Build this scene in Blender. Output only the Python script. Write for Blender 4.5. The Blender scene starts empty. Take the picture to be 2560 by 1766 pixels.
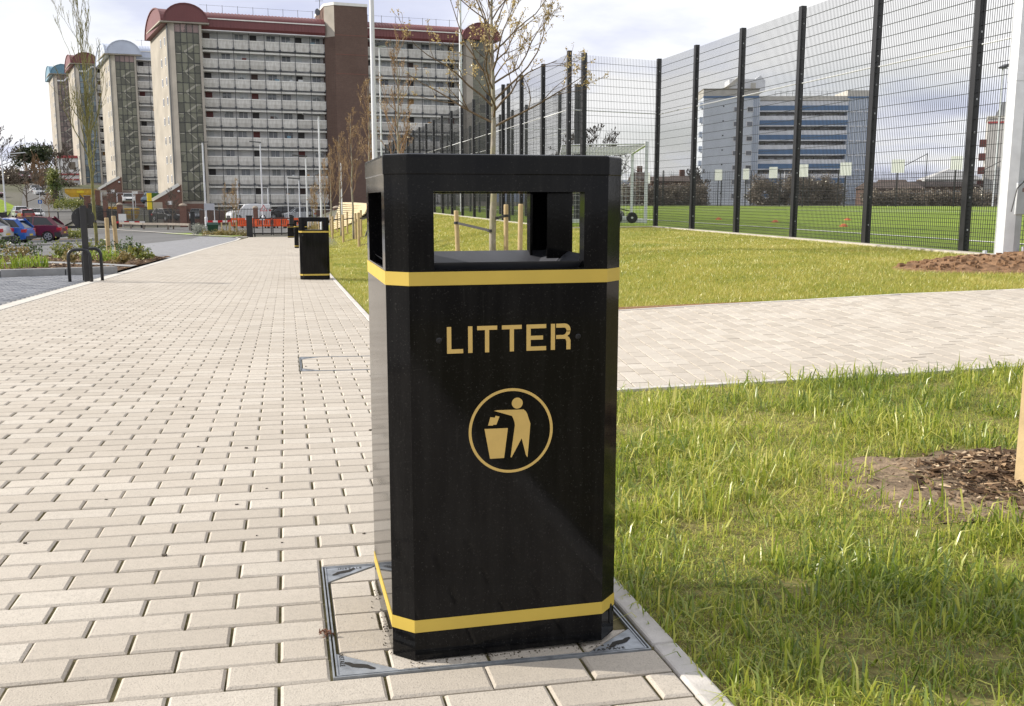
import bpy, math, random
import numpy as np
from mathutils import Vector, Matrix

S = bpy.context.scene
C = S.collection
R = random.Random(7)
rad = math.radians

# ------------------------------------------------------------------ camera, world, sun, exposure
cam_d = bpy.data.cameras.new("camera")
cam = bpy.data.objects.new("camera", cam_d)
C.objects.link(cam)
cam.location = (0.0, 0.0, 0.868)
cam.rotation_euler = (math.pi / 2 - 0.15624, 0.0, -0.22825)
cam_d.sensor_width = 36.0
cam_d.lens = 33.97
cam_d.clip_start = 0.05
cam_d.clip_end = 12000.0
S.camera = cam

SUN_AZ = Vector((-0.9455, 0.3256, 0.0)).normalized()
SUN_EL = rad(27.0)
world = bpy.data.worlds.new("World")
S.world = world
world.use_nodes = True
wn = world.node_tree.nodes
wl = world.node_tree.links
wn.clear()
w_out = wn.new("ShaderNodeOutputWorld")
w_bg = wn.new("ShaderNodeBackground")
w_sky = wn.new("ShaderNodeTexSky")
w_sky.sky_type = 'NISHITA'
w_sky.sun_disc = False
w_sky.sun_elevation = SUN_EL
w_sky.sun_rotation = math.atan2(SUN_AZ.x, SUN_AZ.y)
w_sky.air_density = 1.0
w_sky.dust_density = 1.5
w_tc = wn.new("ShaderNodeTexCoord")
w_sep = wn.new("ShaderNodeSeparateXYZ")
wl.new(w_tc.outputs["Generated"], w_sep.inputs[0])


def wmath(op, a, b=None, clamp=False):
    n = wn.new("ShaderNodeMath")
    n.operation = op
    n.use_clamp = clamp
    for i, v in enumerate((a, b)):
        if v is None:
            continue
        if isinstance(v, (int, float)):
            n.inputs[i].default_value = v
        else:
            wl.new(v, n.inputs[i])
    return n.outputs[0]


w_den = wmath('ADD', wmath('MAXIMUM', w_sep.outputs[2], 0.0), 0.16)
w_cx = wmath('DIVIDE', w_sep.outputs[0], w_den)
w_cy = wmath('DIVIDE', w_sep.outputs[1], w_den)
w_comb = wn.new("ShaderNodeCombineXYZ")
wl.new(w_cx, w_comb.inputs[0])
wl.new(w_cy, w_comb.inputs[1])


def wnoise(scale, detail, rough, off):
    m = wn.new("ShaderNodeMapping")
    m.inputs["Location"].default_value = off
    wl.new(w_comb.outputs[0], m.inputs[0])
    n = wn.new("ShaderNodeTexNoise")
    n.inputs["Scale"].default_value = scale
    n.inputs["Detail"].default_value = detail
    n.inputs["Roughness"].default_value = rough
    wl.new(m.outputs[0], n.inputs["Vector"])
    return n.outputs["Fac"]


def wramp(fac, stops):
    n = wn.new("ShaderNodeValToRGB")
    el = n.color_ramp.elements
    while len(el) < len(stops):
        el.new(0.5)
    for e, (p, c) in zip(el, stops):
        e.position = p
        e.color = (*c, 1)
    wl.new(fac, n.inputs[0])
    return n.outputs[0]


CL = 10.0   # cloud radiance before the 0.1 strength
w_shade = wramp(wnoise(0.75, 6.0, 0.55, (3.1, 1.7, 0.0)),
                [(0.28, (0.58, 0.62, 0.80)), (0.40, (0.72, 0.75, 0.90)), (0.48, (0.91, 0.93, 1.0)), (0.55, (1.0, 1.0, 1.0))])
w_scale = wn.new("ShaderNodeVectorMath")
w_scale.operation = 'SCALE'
wl.new(w_shade, w_scale.inputs[0])
w_scale.inputs["Scale"].default_value = CL
w_cover = wramp(wnoise(0.55, 5.0, 0.5, (8.0, 2.0, 0.0)), [(0.30, (0.70, 0.70, 0.70)), (0.46, (1.0, 1.0, 1.0))])
w_mix = wn.new("ShaderNodeMix")
w_mix.data_type = 'RGBA'
wl.new(w_cover, w_mix.inputs[0])
wl.new(w_sky.outputs[0], w_mix.inputs[6])
wl.new(w_scale.outputs[0], w_mix.inputs[7])
wl.new(w_mix.outputs[2], w_bg.inputs["Color"])
w_bg.inputs["Strength"].default_value = 0.094
wl.new(w_bg.outputs[0], w_out.inputs["Surface"])

sun_d = bpy.data.lights.new("sun", 'SUN')
sun_d.energy = 5.0
sun_d.angle = rad(0.55)
sun_d.color = (1.0, 0.93, 0.82)
sun = bpy.data.objects.new("sun", sun_d)
C.objects.link(sun)
sun_dir = Vector((-SUN_AZ.x * math.cos(SUN_EL), -SUN_AZ.y * math.cos(SUN_EL), -math.sin(SUN_EL)))
sun.rotation_euler = sun_dir.to_track_quat('-Z', 'Y').to_euler()
sun.location = (-30, 10, 30)

S.view_settings.view_transform = 'Standard'
S.view_settings.look = 'None'
S.view_settings.exposure = 0.22
S.view_settings.gamma = 1.0
S.view_settings.use_curve_mapping = False
S.cycles.max_bounces = 8
S.cycles.diffuse_bounces = 3
S.cycles.glossy_bounces = 4
S.cycles.transparent_max_bounces = 12
S.cycles.use_denoising = True

# ------------------------------------------------------------------ mesh helpers


class MB:
    """collects boxes, prisms, tubes and links them as ONE mesh object"""

    def __init__(s):
        s.v = []
        s.f = []

    def add(s, vs, fs):
        o = len(s.v)
        s.v.extend([tuple(map(float, p)) for p in vs])
        s.f.extend([tuple(i + o for i in f) for f in fs])

    def box(s, lo, hi):
        x0, y0, z0 = lo
        x1, y1, z1 = hi
        s.add([(x0, y0, z0), (x1, y0, z0), (x1, y1, z0), (x0, y1, z0), (x0, y0, z1), (x1, y0, z1), (x1, y1, z1), (x0, y1, z1)],
              [(0, 3, 2, 1), (4, 5, 6, 7), (0, 1, 5, 4), (1, 2, 6, 5), (2, 3, 7, 6), (3, 0, 4, 7)])

    def cbox(s, c, d, rz=0.0):
        ca, sa = math.cos(rz), math.sin(rz)
        vs = []
        for z in (-.5, .5):
            for x, y in ((-.5, -.5), (.5, -.5), (.5, .5), (-.5, .5)):
                X, Y = x * d[0], y * d[1]
                vs.append((c[0] + X * ca - Y * sa, c[1] + X * sa + Y * ca, c[2] + z * d[2]))
        s.add(vs, [(0, 3, 2, 1), (4, 5, 6, 7), (0, 1, 5, 4), (1, 2, 6, 5), (2, 3, 7, 6), (3, 0, 4, 7)])

    def bar(s, p0, p1, w, h, up=(0, 0, 1)):
        p0, p1 = Vector(p0), Vector(p1)
        d = (p1 - p0).normalized()
        u = Vector(up)
        sd = d.cross(u)
        if sd.length < 1e-4:
            sd = d.cross(Vector((1, 0, 0)))
        sd.normalize()
        u = sd.cross(d)
        vs = []
        for p in (p0, p1):
            for a, b in ((-1, -1), (1, -1), (1, 1), (-1, 1)):
                vs.append(p + sd * (a * w / 2) + u * (b * h / 2))
        s.add(vs, [(0, 1, 2, 3), (7, 6, 5, 4), (0, 4, 5, 1), (1, 5, 6, 2), (2, 6, 7, 3), (3, 7, 4, 0)])

    def tube(s, pts, rads, n=8, cap=True):
        pts = [Vector(p) for p in pts]
        if not hasattr(rads, '__len__'):
            rads = [rads] * len(pts)
        o = len(s.v)
        prev = None
        for i, p in enumerate(pts):
            d = (pts[min(i + 1, len(pts) - 1)] - pts[max(i - 1, 0)])
            if d.length < 1e-9:
                d = Vector((0, 0, 1))
            d.normalize()
            if prev is None:
                a = d.cross(Vector((0.31, 0.95, 0.05)))
                if a.length < 1e-3:
                    a = d.cross(Vector((1, 0, 0)))
            else:
                a = prev - d * prev.dot(d)
                if a.length < 1e-6:
                    a = d.cross(Vector((1, 0, 0)))
            a.normalize()
            prev = a
            b = d.cross(a)
            for k in range(n):
                t = 2 * math.pi * k / n
                s.v.append(tuple(p + (a * math.cos(t) + b * math.sin(t)) * rads[i]))
        for i in range(len(pts) - 1):
            for k in range(n):
                k2 = (k + 1) % n
                s.f.append((o + i * n + k, o + i * n + k2, o + (i + 1) * n + k2, o + (i + 1) * n + k))
        if cap:
            s.f.append(tuple(o + k for k in reversed(range(n))))
            e = o + (len(pts) - 1) * n
            s.f.append(tuple(e + k for k in range(n)))

    def lathe(s, prof, n=16, c=(0, 0, 0)):
        o = len(s.v)
        for r, z in prof:
            for k in range(n):
                t = 2 * math.pi * k / n
                s.v.append((c[0] + r * math.cos(t), c[1] + r * math.sin(t), c[2] + z))
        for i in range(len(prof) - 1):
            for k in range(n):
                k2 = (k + 1) % n
                s.f.append((o + i * n + k, o + i * n + k2, o + (i + 1) * n + k2, o + (i + 1) * n + k))
        s.f.append(tuple(o + k for k in reversed(range(n))))
        e = o + (len(prof) - 1) * n
        s.f.append(tuple(e + k for k in range(n)))

    def prism(s, poly, z0, z1, axis='z'):
        """poly of 2-D points extruded along an axis: z -> (x,y); y -> (x,z)"""
        n = len(poly)
        if axis == 'z':
            vs = [(x, y, z0) for x, y in poly] + [(x, y, z1) for x, y in poly]
        elif axis == 'y':
            vs = [(x, z0, y) for x, y in poly] + [(x, z1, y) for x, y in poly]
        else:
            vs = [(z0, x, y) for x, y in poly] + [(z1, x, y) for x, y in poly]
        fs = [tuple(reversed(range(n))), tuple(range(n, 2 * n))]
        for i in range(n):
            j = (i + 1) % n
            fs.append((i, j, n + j, n + i))
        s.add(vs, fs)

    def quad(s, a, b, c, d):
        s.add([a, b, c, d], [(0, 1, 2, 3)])

    def rings(s, rs, cap=True):
        n = len(rs[0])
        o = len(s.v)
        for r in rs:
            s.v.extend([tuple(map(float, p)) for p in r])
        for i in range(len(rs) - 1):
            for k in range(n):
                k2 = (k + 1) % n
                s.f.append((o + i * n + k, o + i * n + k2, o + (i + 1) * n + k2, o + (i + 1) * n + k))
        if cap:
            s.f.append(tuple(o + k for k in reversed(range(n))))
            e = o + (len(rs) - 1) * n
            s.f.append(tuple(e + k for k in range(n)))

    def mesh(s, name, mat=None, smooth=False):
        me = bpy.data.meshes.new(name)
        me.from_pydata(s.v, [], s.f)
        if mat:
            me.materials.append(mat)
        if smooth:
            me.polygons.foreach_set("use_smooth", [True] * len(me.polygons))
        me.update()
        return me

    def build(s, name, mat, parent=None, smooth=False, fix=True):
        me = s.mesh(name, mat, smooth)
        if fix:
            import bmesh
            bm = bmesh.new()
            bm.from_mesh(me)
            bmesh.ops.recalc_face_normals(bm, faces=bm.faces)
            bm.to_mesh(me)
            bm.free()
        if smooth == 'auto':
            pass
        return link(name, me, parent)


def link(name, me, parent=None, loc=None, rz=None):
    o = bpy.data.objects.new(name, me)
    C.objects.link(o)
    if parent is not None:
        o.parent = parent
    if loc is not None:
        o.location = loc
    if rz is not None:
        o.rotation_euler = (0, 0, rz)
    return o


def tag(o, label=None, cat=None, group=None, kind=None):
    if label:
        o["label"] = label
    if cat:
        o["category"] = cat
    if group:
        o["group"] = group
    if kind:
        o["kind"] = kind
    return o


def thing(name, label, cat, loc=(0, 0, 0), rz=0.0, group=None):
    o = bpy.data.objects.new(name, None)
    C.objects.link(o)
    o.empty_display_size = 0.2
    o.location = loc
    o.rotation_euler = (0, 0, rz)
    return tag(o, label, cat, group)


def struct(o, label=None):
    o["kind"] = "structure"
    if label:
        o["label"] = label
    return o


def copy_tree(o, parent=None):
    c = o.copy()
    C.objects.link(c)
    if parent is not None:
        c.parent = parent
    for ch in list(o.children):
        copy_tree(ch, c)
    return c


def dup(root, loc, rz, label, group=None):
    r = copy_tree(root)
    r.location = loc
    r.rotation_euler = (0, 0, rz)
    r["label"] = label
    if group:
        r["group"] = group
    return r


def bevel(o, w, seg=2, angle=35):
    m = o.modifiers.new("bevel", 'BEVEL')
    m.width = w
    m.segments = seg
    m.limit_method = 'ANGLE'
    m.angle_limit = rad(angle)
    return o


def np_mesh(name, verts, faces_n, nper, mat, flat=False):
    """fast mesh from numpy arrays, all faces with nper corners"""
    me = bpy.data.meshes.new(name)
    nv = len(verts)
    nf = len(faces_n)
    me.vertices.add(nv)
    me.vertices.foreach_set("co", np.asarray(verts, np.float32).ravel())
    me.loops.add(nf * nper)
    me.loops.foreach_set("vertex_index", np.asarray(faces_n, np.int32).ravel())
    me.polygons.add(nf)
    me.polygons.foreach_set("loop_start", np.arange(0, nf * nper, nper, dtype=np.int32))
    me.polygons.foreach_set("loop_total", np.full(nf, nper, np.int32))
    me.materials.append(mat)
    me.update(calc_edges=True)
    me.validate()
    if flat:
        me.shade_flat()
    return me


# ------------------------------------------------------------------ materials


class NT:
    def __init__(s, name):
        s.m = bpy.data.materials.new(name)
        s.m.use_nodes = True
        s.n = s.m.node_tree.nodes
        s.l = s.m.node_tree.links
        s.n.clear()
        s.out = s.n.new("ShaderNodeOutputMaterial")
        s.b = s.n.new("ShaderNodeBsdfPrincipled")
        s.l.new(s.b.outputs[0], s.out.inputs[0])
        s.tc = s.n.new("ShaderNodeTexCoord")
        s.obj = s.tc.outputs["Object"]
        s.geo = None

    def pos(s):
        if s.geo is None:
            s.geo = s.n.new("ShaderNodeNewGeometry")
        return s.geo.outputs["Position"]

    def island(s):
        s.pos()
        return s.geo.outputs["Random Per Island"]

    def objrand(s):
        return s.n.new("ShaderNodeObjectInfo").outputs["Random"]

    def mapping(s, vec, scale=(1, 1, 1), loc=(0, 0, 0), rot=(0, 0, 0)):
        m = s.n.new("ShaderNodeMapping")
        m.inputs["Scale"].default_value = scale
        m.inputs["Location"].default_value = loc
        m.inputs["Rotation"].default_value = rot
        s.l.new(vec, m.inputs[0])
        return m.outputs[0]

    def noise(s, vec, scale, detail=4.0, rough=0.55, out="Fac"):
        n = s.n.new("ShaderNodeTexNoise")
        n.inputs["Scale"].default_value = scale
        n.inputs["Detail"].default_value = detail
        n.inputs["Roughness"].default_value = rough
        s.l.new(vec, n.inputs["Vector"])
        return n.outputs[out]

    def voro(s, vec, scale, feature='F1', out="Distance"):
        n = s.n.new("ShaderNodeTexVoronoi")
        n.feature = feature
        n.inputs["Scale"].default_value = scale
        s.l.new(vec, n.inputs["Vector"])
        return n.outputs[out]

    def ramp(s, fac, stops, interp='LINEAR'):
        n = s.n.new("ShaderNodeValToRGB")
        n.color_ramp.interpolation = interp
        el = n.color_ramp.elements
        while len(el) < len(stops):
            el.new(0.5)
        for e, (p, c) in zip(el, stops):
            e.position = p
            e.color = (c, c, c, 1) if isinstance(c, (int, float)) else (*c, 1)
        s.l.new(fac, n.inputs[0])
        return n.outputs[0]

    def math(s, op, a, b=None, clamp=False):
        n = s.n.new("ShaderNodeMath")
        n.operation = op
        n.use_clamp = clamp
        for i, v in enumerate((a, b)):
            if v is None:
                continue
            if isinstance(v, (int, float)):
                n.inputs[i].default_value = v
            else:
                s.l.new(v, n.inputs[i])
        return n.outputs[0]

    def mix(s, fac, a, b, blend='MIX'):
        n = s.n.new("ShaderNodeMix")
        n.data_type = 'RGBA'
        n.blend_type = blend
        for i, v in ((0, fac), (6, a), (7, b)):
            if isinstance(v, (int, float)):
                n.inputs[i].default_value = v if i == 0 else (v, v, v, 1)
            elif isinstance(v, tuple):
                n.inputs[i].default_value = (*v, 1)
            else:
                s.l.new(v, n.inputs[i])
        return n.outputs[2]

    def bump(s, height, strength=0.3, dist=0.01):
        n = s.n.new("ShaderNodeBump")
        n.inputs["Strength"].default_value = strength
        n.inputs["Distance"].default_value = dist
        s.l.new(height, n.inputs["Height"])
        s.l.new(n.outputs[0], s.b.inputs["Normal"])

    def set(s, **kw):
        names = {"color": "Base Color", "rough": "Roughness", "metal": "Metallic", "spec": "Specular IOR Level",
                 "coat": "Coat Weight", "coat_rough": "Coat Roughness", "trans": "Transmission Weight", "ior": "IOR", "alpha": "Alpha"}
        for k, v in kw.items():
            inp = s.b.inputs[names[k]]
            if isinstance(v, tuple):
                inp.default_value = (*v, 1)
            elif isinstance(v, (int, float)):
                inp.default_value = v
            else:
                s.l.new(v, inp)
        return s


def simple(name, col, rough=0.6, var=0.15, scale=4.0, metal=0.0, bump=0.0, bscale=40.0, spec=0.5, coat=0.0, world=False):
    t = NT(name)
    vec = t.pos() if world else t.obj
    f = t.noise(vec, scale, 5.0, 0.6)
    lo = tuple(c * (1 - var) for c in col)
    hi = tuple(min(1.0, c * (1 + var)) for c in col)
    t.set(color=t.ramp(f, [(0.3, lo), (0.7, hi)]), rough=rough, metal=metal, spec=spec, coat=coat)
    if bump:
        t.bump(t.noise(vec, bscale, 4.0, 0.6), bump, 0.01)
    return t.m
# ------------------------------------------------------------------ terrain


def sstep(a, b, x):
    t = min(1.0, max(0.0, (x - a) / (b - a)))
    return t * t * (3 - 2 * t)


def zpath(x, y):
    yy = min(y, 76.0)
    if yy < 16:
        z = -.0248 * max(yy, -5.0)
    elif yy < 36:
        z = -.3968 - .02165 * (yy - 16)
    else:
        z = -.8298 - .02638 * (yy - 36)
    z -= .0175 * max(-4.0, min(1.2, x)) * (1 - sstep(12, 40, y))
    if x < -5:
        z -= .021 * min(25.0, -5 - x) * sstep(12, 40, y)
    return z


def zpitch(y):
    return .005 * min(max(y, 0.0), 110.0)


def zt(x, y):
    w = sstep(1.25, 7.0, x)
    z = zpath(x, y) * (1 - w) + zpitch(y) * w
    if y > 76:
        z += (1 - sstep(-34, -14, x)) * (sstep(120, 250, y) * 7.2)
    if y > 95 and x > -10:      # beyond the pitch the town lies lower
        z -= sstep(95, 200, y) * w * 2.5
    return z


def grid_sheet(name, inside, x0, x1, y0, y1, dx, dy, off, mat, label=None, kind="structure"):
    nx = max(1, int(round((x1 - x0) / dx)))
    ny = max(1, int(round((y1 - y0) / dy)))
    mb = MB()
    idx = {}

    def vid(i, j):
        if (i, j) not in idx:
            x = x0 + (x1 - x0) * i / nx
            y = y0 + (y1 - y0) * j / ny
            idx[(i, j)] = len(mb.v)
            mb.v.append((x, y, zt(x, y) + off))
        return idx[(i, j)]
    for i in range(nx):
        for j in range(ny):
            cx = x0 + (x1 - x0) * (i + .5) / nx
            cy = y0 + (y1 - y0) * (j + .5) / ny
            if inside is None or inside(cx, cy):
                mb.f.append((vid(i, j), vid(i + 1, j), vid(i + 1, j + 1), vid(i, j + 1)))
    o = mb.build(name, mat, fix=False)
    o["kind"] = kind
    if label:
        o["label"] = label
    return o


def poly_sheet(name, poly, off, mat, cell=1.0, label=None, parent=None, kind="structure"):
    """a polygon that follows the terrain: cut by a grid so its border stays exact"""
    import bmesh
    bm = bmesh.new()
    vs = [bm.verts.new((x, y, 0)) for x, y in poly]
    bm.faces.new(vs)
    xs = [p[0] for p in poly]
    ys = [p[1] for p in poly]
    x = math.floor(min(xs) / cell) * cell
    while x < max(xs):
        bmesh.ops.bisect_plane(bm, geom=bm.verts[:] + bm.edges[:] + bm.faces[:], plane_co=(x, 0, 0), plane_no=(1, 0, 0))
        x += cell
    y = math.floor(min(ys) / cell) * cell
    while y < max(ys):
        bmesh.ops.bisect_plane(bm, geom=bm.verts[:] + bm.edges[:] + bm.faces[:], plane_co=(0, y, 0), plane_no=(0, 1, 0))
        y += cell
    for v in bm.verts:
        v.co.z = zt(v.co.x, v.co.y) + off
    bmesh.ops.recalc_face_normals(bm, faces=bm.faces)
    if bm.faces and sum(f.normal.z for f in bm.faces) < 0:
        bmesh.ops.reverse_faces(bm, faces=bm.faces)
    me = bpy.data.meshes.new(name)
    bm.to_mesh(me)
    bm.free()
    me.materials.append(mat)
    o = link(name, me, parent)
    if parent is None:
        o["kind"] = kind
    if label:
        o["label"] = label
    return o


def in_poly(x, y, poly):
    r = False
    n = len(poly)
    j = n - 1
    for i in range(n):
        xi, yi = poly[i]
        xj, yj = poly[j]
        if (yi > y) != (yj > y) and x < (xj - xi) * (y - yi) / (yj - yi) + xi:
            r = not r
        j = i
    return r


# camera projection, used only to choose which pieces are large enough to be objects of their own
_cw, _sw = math.cos(.22825), math.sin(.22825)
_cp, _sp = math.cos(.15624), math.sin(.15624)


def view(x, y, z):
    z -= .868
    r = x * _cw - y * _sw
    f0 = x * _sw + y * _cw
    d = f0 * _cp - z * _sp
    u = f0 * _sp + z * _cp
    if d < .1:
        return None
    return 1280 + 2415.6 * r / d, 883 - 2415.6 * u / d, d


def in_view(x, y, z, m=0):
    q = view(x, y, z)
    return q is not None and -m < q[0] < 2560 + m and -m < q[1] < 1766 + m
# ------------------------------------------------------------------ ground materials


def brick_mat(name, c0, c1, c2, rough=0.85):
    t = NT(name)
    rnd = t.math('FRACT', t.math('ADD', t.island(), t.objrand()))
    base = t.ramp(rnd, [(0.0, c0), (0.45, c1), (0.85, c2), (1.0, c0)])
    p = t.pos()
    big = t.noise(p, 0.9, 4.0, 0.6)
    base = t.mix(t.ramp(big, [(0.35, 0.0), (0.75, 0.45)]), base, tuple(c * .78 for c in c1))
    gum = t.ramp(t.voro(p, 2.3), [(0.025, 1.0), (0.04, 0.0)])
    base = t.mix(t.math('MULTIPLY', gum, .45), base, tuple(c * .42 for c in c1))
    fine = t.noise(p, 260.0, 3.0, 0.7)
    base = t.mix(t.ramp(fine, [(0.34, 0.55), (0.50, 0.0)]), base, tuple(c * .50 for c in c1))
    med = t.noise(p, 45.0, 4.0, 0.7)
    base = t.mix(t.ramp(med, [(0.35, 0.22), (0.6, 0.0)]), base, tuple(c * .62 for c in c1))
    pits = t.voro(t.mapping(p, (1, 1.6, 1)), 95.0)
    pit = t.ramp(pits, [(0.07, 1.0), (0.15, 0.0)])
    sel = t.ramp(t.noise(p, 30.0, 2.0, 0.6), [(0.44, 0.0), (0.56, 1.0)])
    pit = t.math('MULTIPLY', pit, sel)
    base = t.mix(t.math('MULTIPLY', pit, 0.6), base, tuple(c * .35 for c in c1))
    t.set(color=base, rough=rough, spec=0.3)
    hgt = t.math('SUBTRACT', t.math('MULTIPLY', fine, 0.6), pit)
    t.bump(hgt, 0.6, 0.004)
    return t.m


M_brick = brick_mat("beige_block", (.475, .425, .36), (.545, .49, .42), (.595, .545, .475))
M_grey_block = brick_mat("grey_block", (.15, .16, .185), (.24, .25, .275), (.33, .335, .355))


def sand_mat():
    t = NT("jointing_sand")
    p = t.pos()
    n = t.noise(p, 14.0, 5.0, 0.65)
    c = t.ramp(n, [(0.3, (.045, .040, .018)), (0.5, (.11, .095, .042)), (0.7, (.21, .18, .10))])
    t.set(color=c, rough=0.95, spec=0.1)
    t.bump(t.noise(p, 180.0, 3.0, 0.7), 0.6, 0.004)
    return t.m


M_sand = sand_mat()
M_kerb = simple("edging_concrete", (.55, .52, .49), 0.85, 0.18, 9.0, bump=0.25, bscale=160, world=True)
M_kerb_white = simple("kerb_pale_concrete", (.56, .53, .48), 0.85, 0.10, 6.0, bump=0.15, bscale=120, world=True)
M_kerb_grey = simple("kerb_grey_concrete", (.27, .27, .27), 0.85, 0.15, 5.0, bump=0.2, bscale=120, world=True)


def asphalt_mat(name, col):
    t = NT(name)
    p = t.pos()
    f = t.noise(p, 60.0, 3.0, 0.7)
    b = t.noise(p, 0.25, 4.0, 0.6)
    c = t.mix(t.ramp(b, [(0.35, 0.0), (0.7, 1.0)]), tuple(v * .85 for v in col), tuple(v * 1.2 for v in col))
    st = t.noise(t.mapping(p, (.25, 1.4, 1), rot=(0, 0, .5)), .5, 3.0, 0.6)
    c = t.mix(t.ramp(st, [(0.5, 0.0), (0.7, 0.35)]), c, tuple(v * 1.5 for v in col))
    c = t.mix(t.math('MULTIPLY', f, 0.4), c, tuple(v * .6 for v in col))
    t.set(color=c, rough=0.9, spec=0.25)
    t.bump(f, 0.4, 0.006)
    return t.m


M_asphalt = asphalt_mat("asphalt", (.15, .15, .152))
M_road = asphalt_mat("road_asphalt", (.14, .138, .135))


def lawn_mat():
    t = NT("lawn_soil_and_grass")
    p = t.pos()
    a = t.noise(p, 0.7, 5.0, 0.65)
    b = t.noise(p, 9.0, 5.0, 0.7)
    f = t.noise(t.mapping(p, (1, 1, 1)), 70.0, 3.0, 0.7)
    c = t.ramp(a, [(0.3, (.19, .21, .028)), (0.5, (.31, .275, .048)), (0.68, (.38, .31, .085))])
    c = t.mix(t.ramp(b, [(0.45, 0.0), (0.62, 0.55)]), c, (.10, .135, .018))
    c = t.mix(t.ramp(b, [(0.30, 0.7), (0.40, 0.0)]), c, (.17, .12, .062))
    c = t.mix(t.ramp(t.noise(p, .35, 4.0, .7), [(0.30, 0.6), (0.42, 0.0)]), c, (.24, .19, .085))
    c = t.mix(t.ramp(f, [(0.35, 0.5), (0.5, 0.0)]), c, (.07, .085, .015))
    t.set(color=c, rough=0.95, spec=0.1)
    t.bump(t.math('ADD', f, t.math('MULTIPLY', b, 2.0)), 0.6, 0.02)
    return t.m


M_lawn = lawn_mat()
M_soil = simple("bare_soil", (.24, .145, .085), 0.95, 0.35, 14.0, bump=0.9, bscale=60, spec=0.1, world=True)
M_soil_pale = simple("dry_soil", (.235, .175, .12), 0.95, 0.4, 18.0, bump=1.0, bscale=70, spec=0.1, world=True)


def far_ground_mat():
    t = NT("far_ground")
    p = t.pos()
    a = t.noise(p, 0.02, 6.0, 0.6)
    c = t.ramp(a, [(0.35, (.11, .115, .07)), (0.5, (.145, .14, .115)), (0.65, (.16, .15, .135))])
    t.set(color=c, rough=0.95, spec=0.1)
    return t.m


def turf_mat():
    t = NT("artificial_turf")
    p = t.pos()
    f = t.noise(p, 90.0, 2.0, 0.7)
    b = t.noise(p, 0.35, 3.0, 0.6)
    c = t.ramp(b, [(0.35, (.20, .285, .035)), (0.65, (.26, .34, .05))])
    c = t.mix(t.ramp(t.noise(p, 1.3, 4.0, .65), [(.4, 0.0), (.7, .4)]), c, (.17, .22, .05))
    c = t.mix(t.math('MULTIPLY', f, 0.5), c, (.10, .17, .02))
    t.set(color=c, rough=0.9, spec=0.15)
    t.bump(f, 0.5, 0.01)
    return t.m


M_turf = turf_mat()
M_line = simple("line_paint", (.75, .75, .72), 0.8, 0.08, 3.0, world=True)

# ------------------------------------------------------------------ ground sheets
# one sheet to the horizon: fine cells near, coarse cells far


def ground():
    mb = MB()
    xs = [-2500, -1200, -600, -320, -180, -120] + list(range(-90, 121, 3)) + [150, 200, 320, 600, 1200, 2500]
    ys = [-60, -30, -10] + list(range(-6, 151, 3)) + [160, 170, 180, 190, 200, 210, 220, 235, 250, 270, 300, 350, 450, 700, 1200, 2500, 5000]
    for y in ys:
        for x in xs:
            z = zt(x, y) - .12
            if x < 1.2 and y < 50 and abs(x) < 60:
                z -= .03
            mb.v.append((x, y, z))
    nx = len(xs)
    for j in range(len(ys) - 1):
        for i in range(nx - 1):
            mb.f.append((j * nx + i, j * nx + i + 1, (j + 1) * nx + i + 1, (j + 1) * nx + i))
    o = mb.build("ground", far_ground_mat(), fix=False, smooth=True)
    struct(o, "open ground running out to the horizon")


ground()

FENCE_X = 10.45
# side path borders (lower edge near the bin, upper edge further off)
SIDE_LOW = [(.775, 4.93), (1.725, 4.896), (2.755, 4.822), (3.40, 4.745), (4.08, 4.656), (7.0, 4.20), (11.5, 3.4), (16, 2.4)]
SIDE_UP = [(16, 6.2), (10.4, 7.15), (6.87, 7.80), (5.59, 7.97), (4.64, 8.18), (3.88, 8.46), (3.06, 8.72), (.775, 9.38)]
SIDE = SIDE_LOW + SIDE_UP


def side_low(x):
    for (x0, y0), (x1, y1) in zip(SIDE_LOW, SIDE_LOW[1:]):
        if x0 <= x <= x1:
            return y0 + (y1 - y0) * (x - x0) / (x1 - x0)
    return 4.93


def side_up(x):
    q = SIDE_UP[::-1]
    for (x0, y0), (x1, y1) in zip(q, q[1:]):
        if x0 <= x <= x1:
            return y0 + (y1 - y0) * (x - x0) / (x1 - x0)
    return 9.38


lawn = grid_sheet("lawn", None, .72, 17.0, -3.0, 27.0, .5, .5, -.022, M_lawn, "yellowish spring lawn between the paths and the fence")
grid_sheet("lawn_bank", None, .72, 7.9, 27.0, 82.0, .6, 1.0, -.022, M_lawn, "grass bank falling from the fence to the path")
poly_sheet("pitch", [(10.46, 4), (10.46, 26.4), (7.56, 26.2), (7.56, 78), (26, 86), (66, 76), (80, 60), (80, 4)], -.006, M_turf, 4.0,
           "green artificial sports pitch behind the fence")

# near cells of the pitch edge are level enough for flat line markings


def strip(name, pts, w, off, mat, label=None, parent=None, cell=2.0):
    """a painted or laid strip along a polyline"""
    mb = MB()
    P = []
    for (x0, y0), (x1, y1) in zip(pts, pts[1:]):
        L = math.hypot(x1 - x0, y1 - y0)
        n = max(1, int(L / cell))
        for i in range(n):
            P.append((x0 + (x1 - x0) * i / n, y0 + (y1 - y0) * i / n))
    P.append(pts[-1])
    for i, (x, y) in enumerate(P):
        a = P[max(i - 1, 0)]
        b = P[min(i + 1, len(P) - 1)]
        d = math.hypot(b[0] - a[0], b[1] - a[1])
        nx, ny = -(b[1] - a[1]) / d, (b[0] - a[0]) / d
        for s in (-1, 1):
            X, Y = x + nx * w / 2 * s, y + ny * w / 2 * s
            mb.v.append((X, Y, zt(X, Y) + off))
    for i in range(len(P) - 1):
        mb.f.append((2 * i, 2 * i + 2, 2 * i + 3, 2 * i + 1))
    o = mb.build(name, mat, parent, fix=False)
    if parent is None:
        struct(o, label)
    return o


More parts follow.
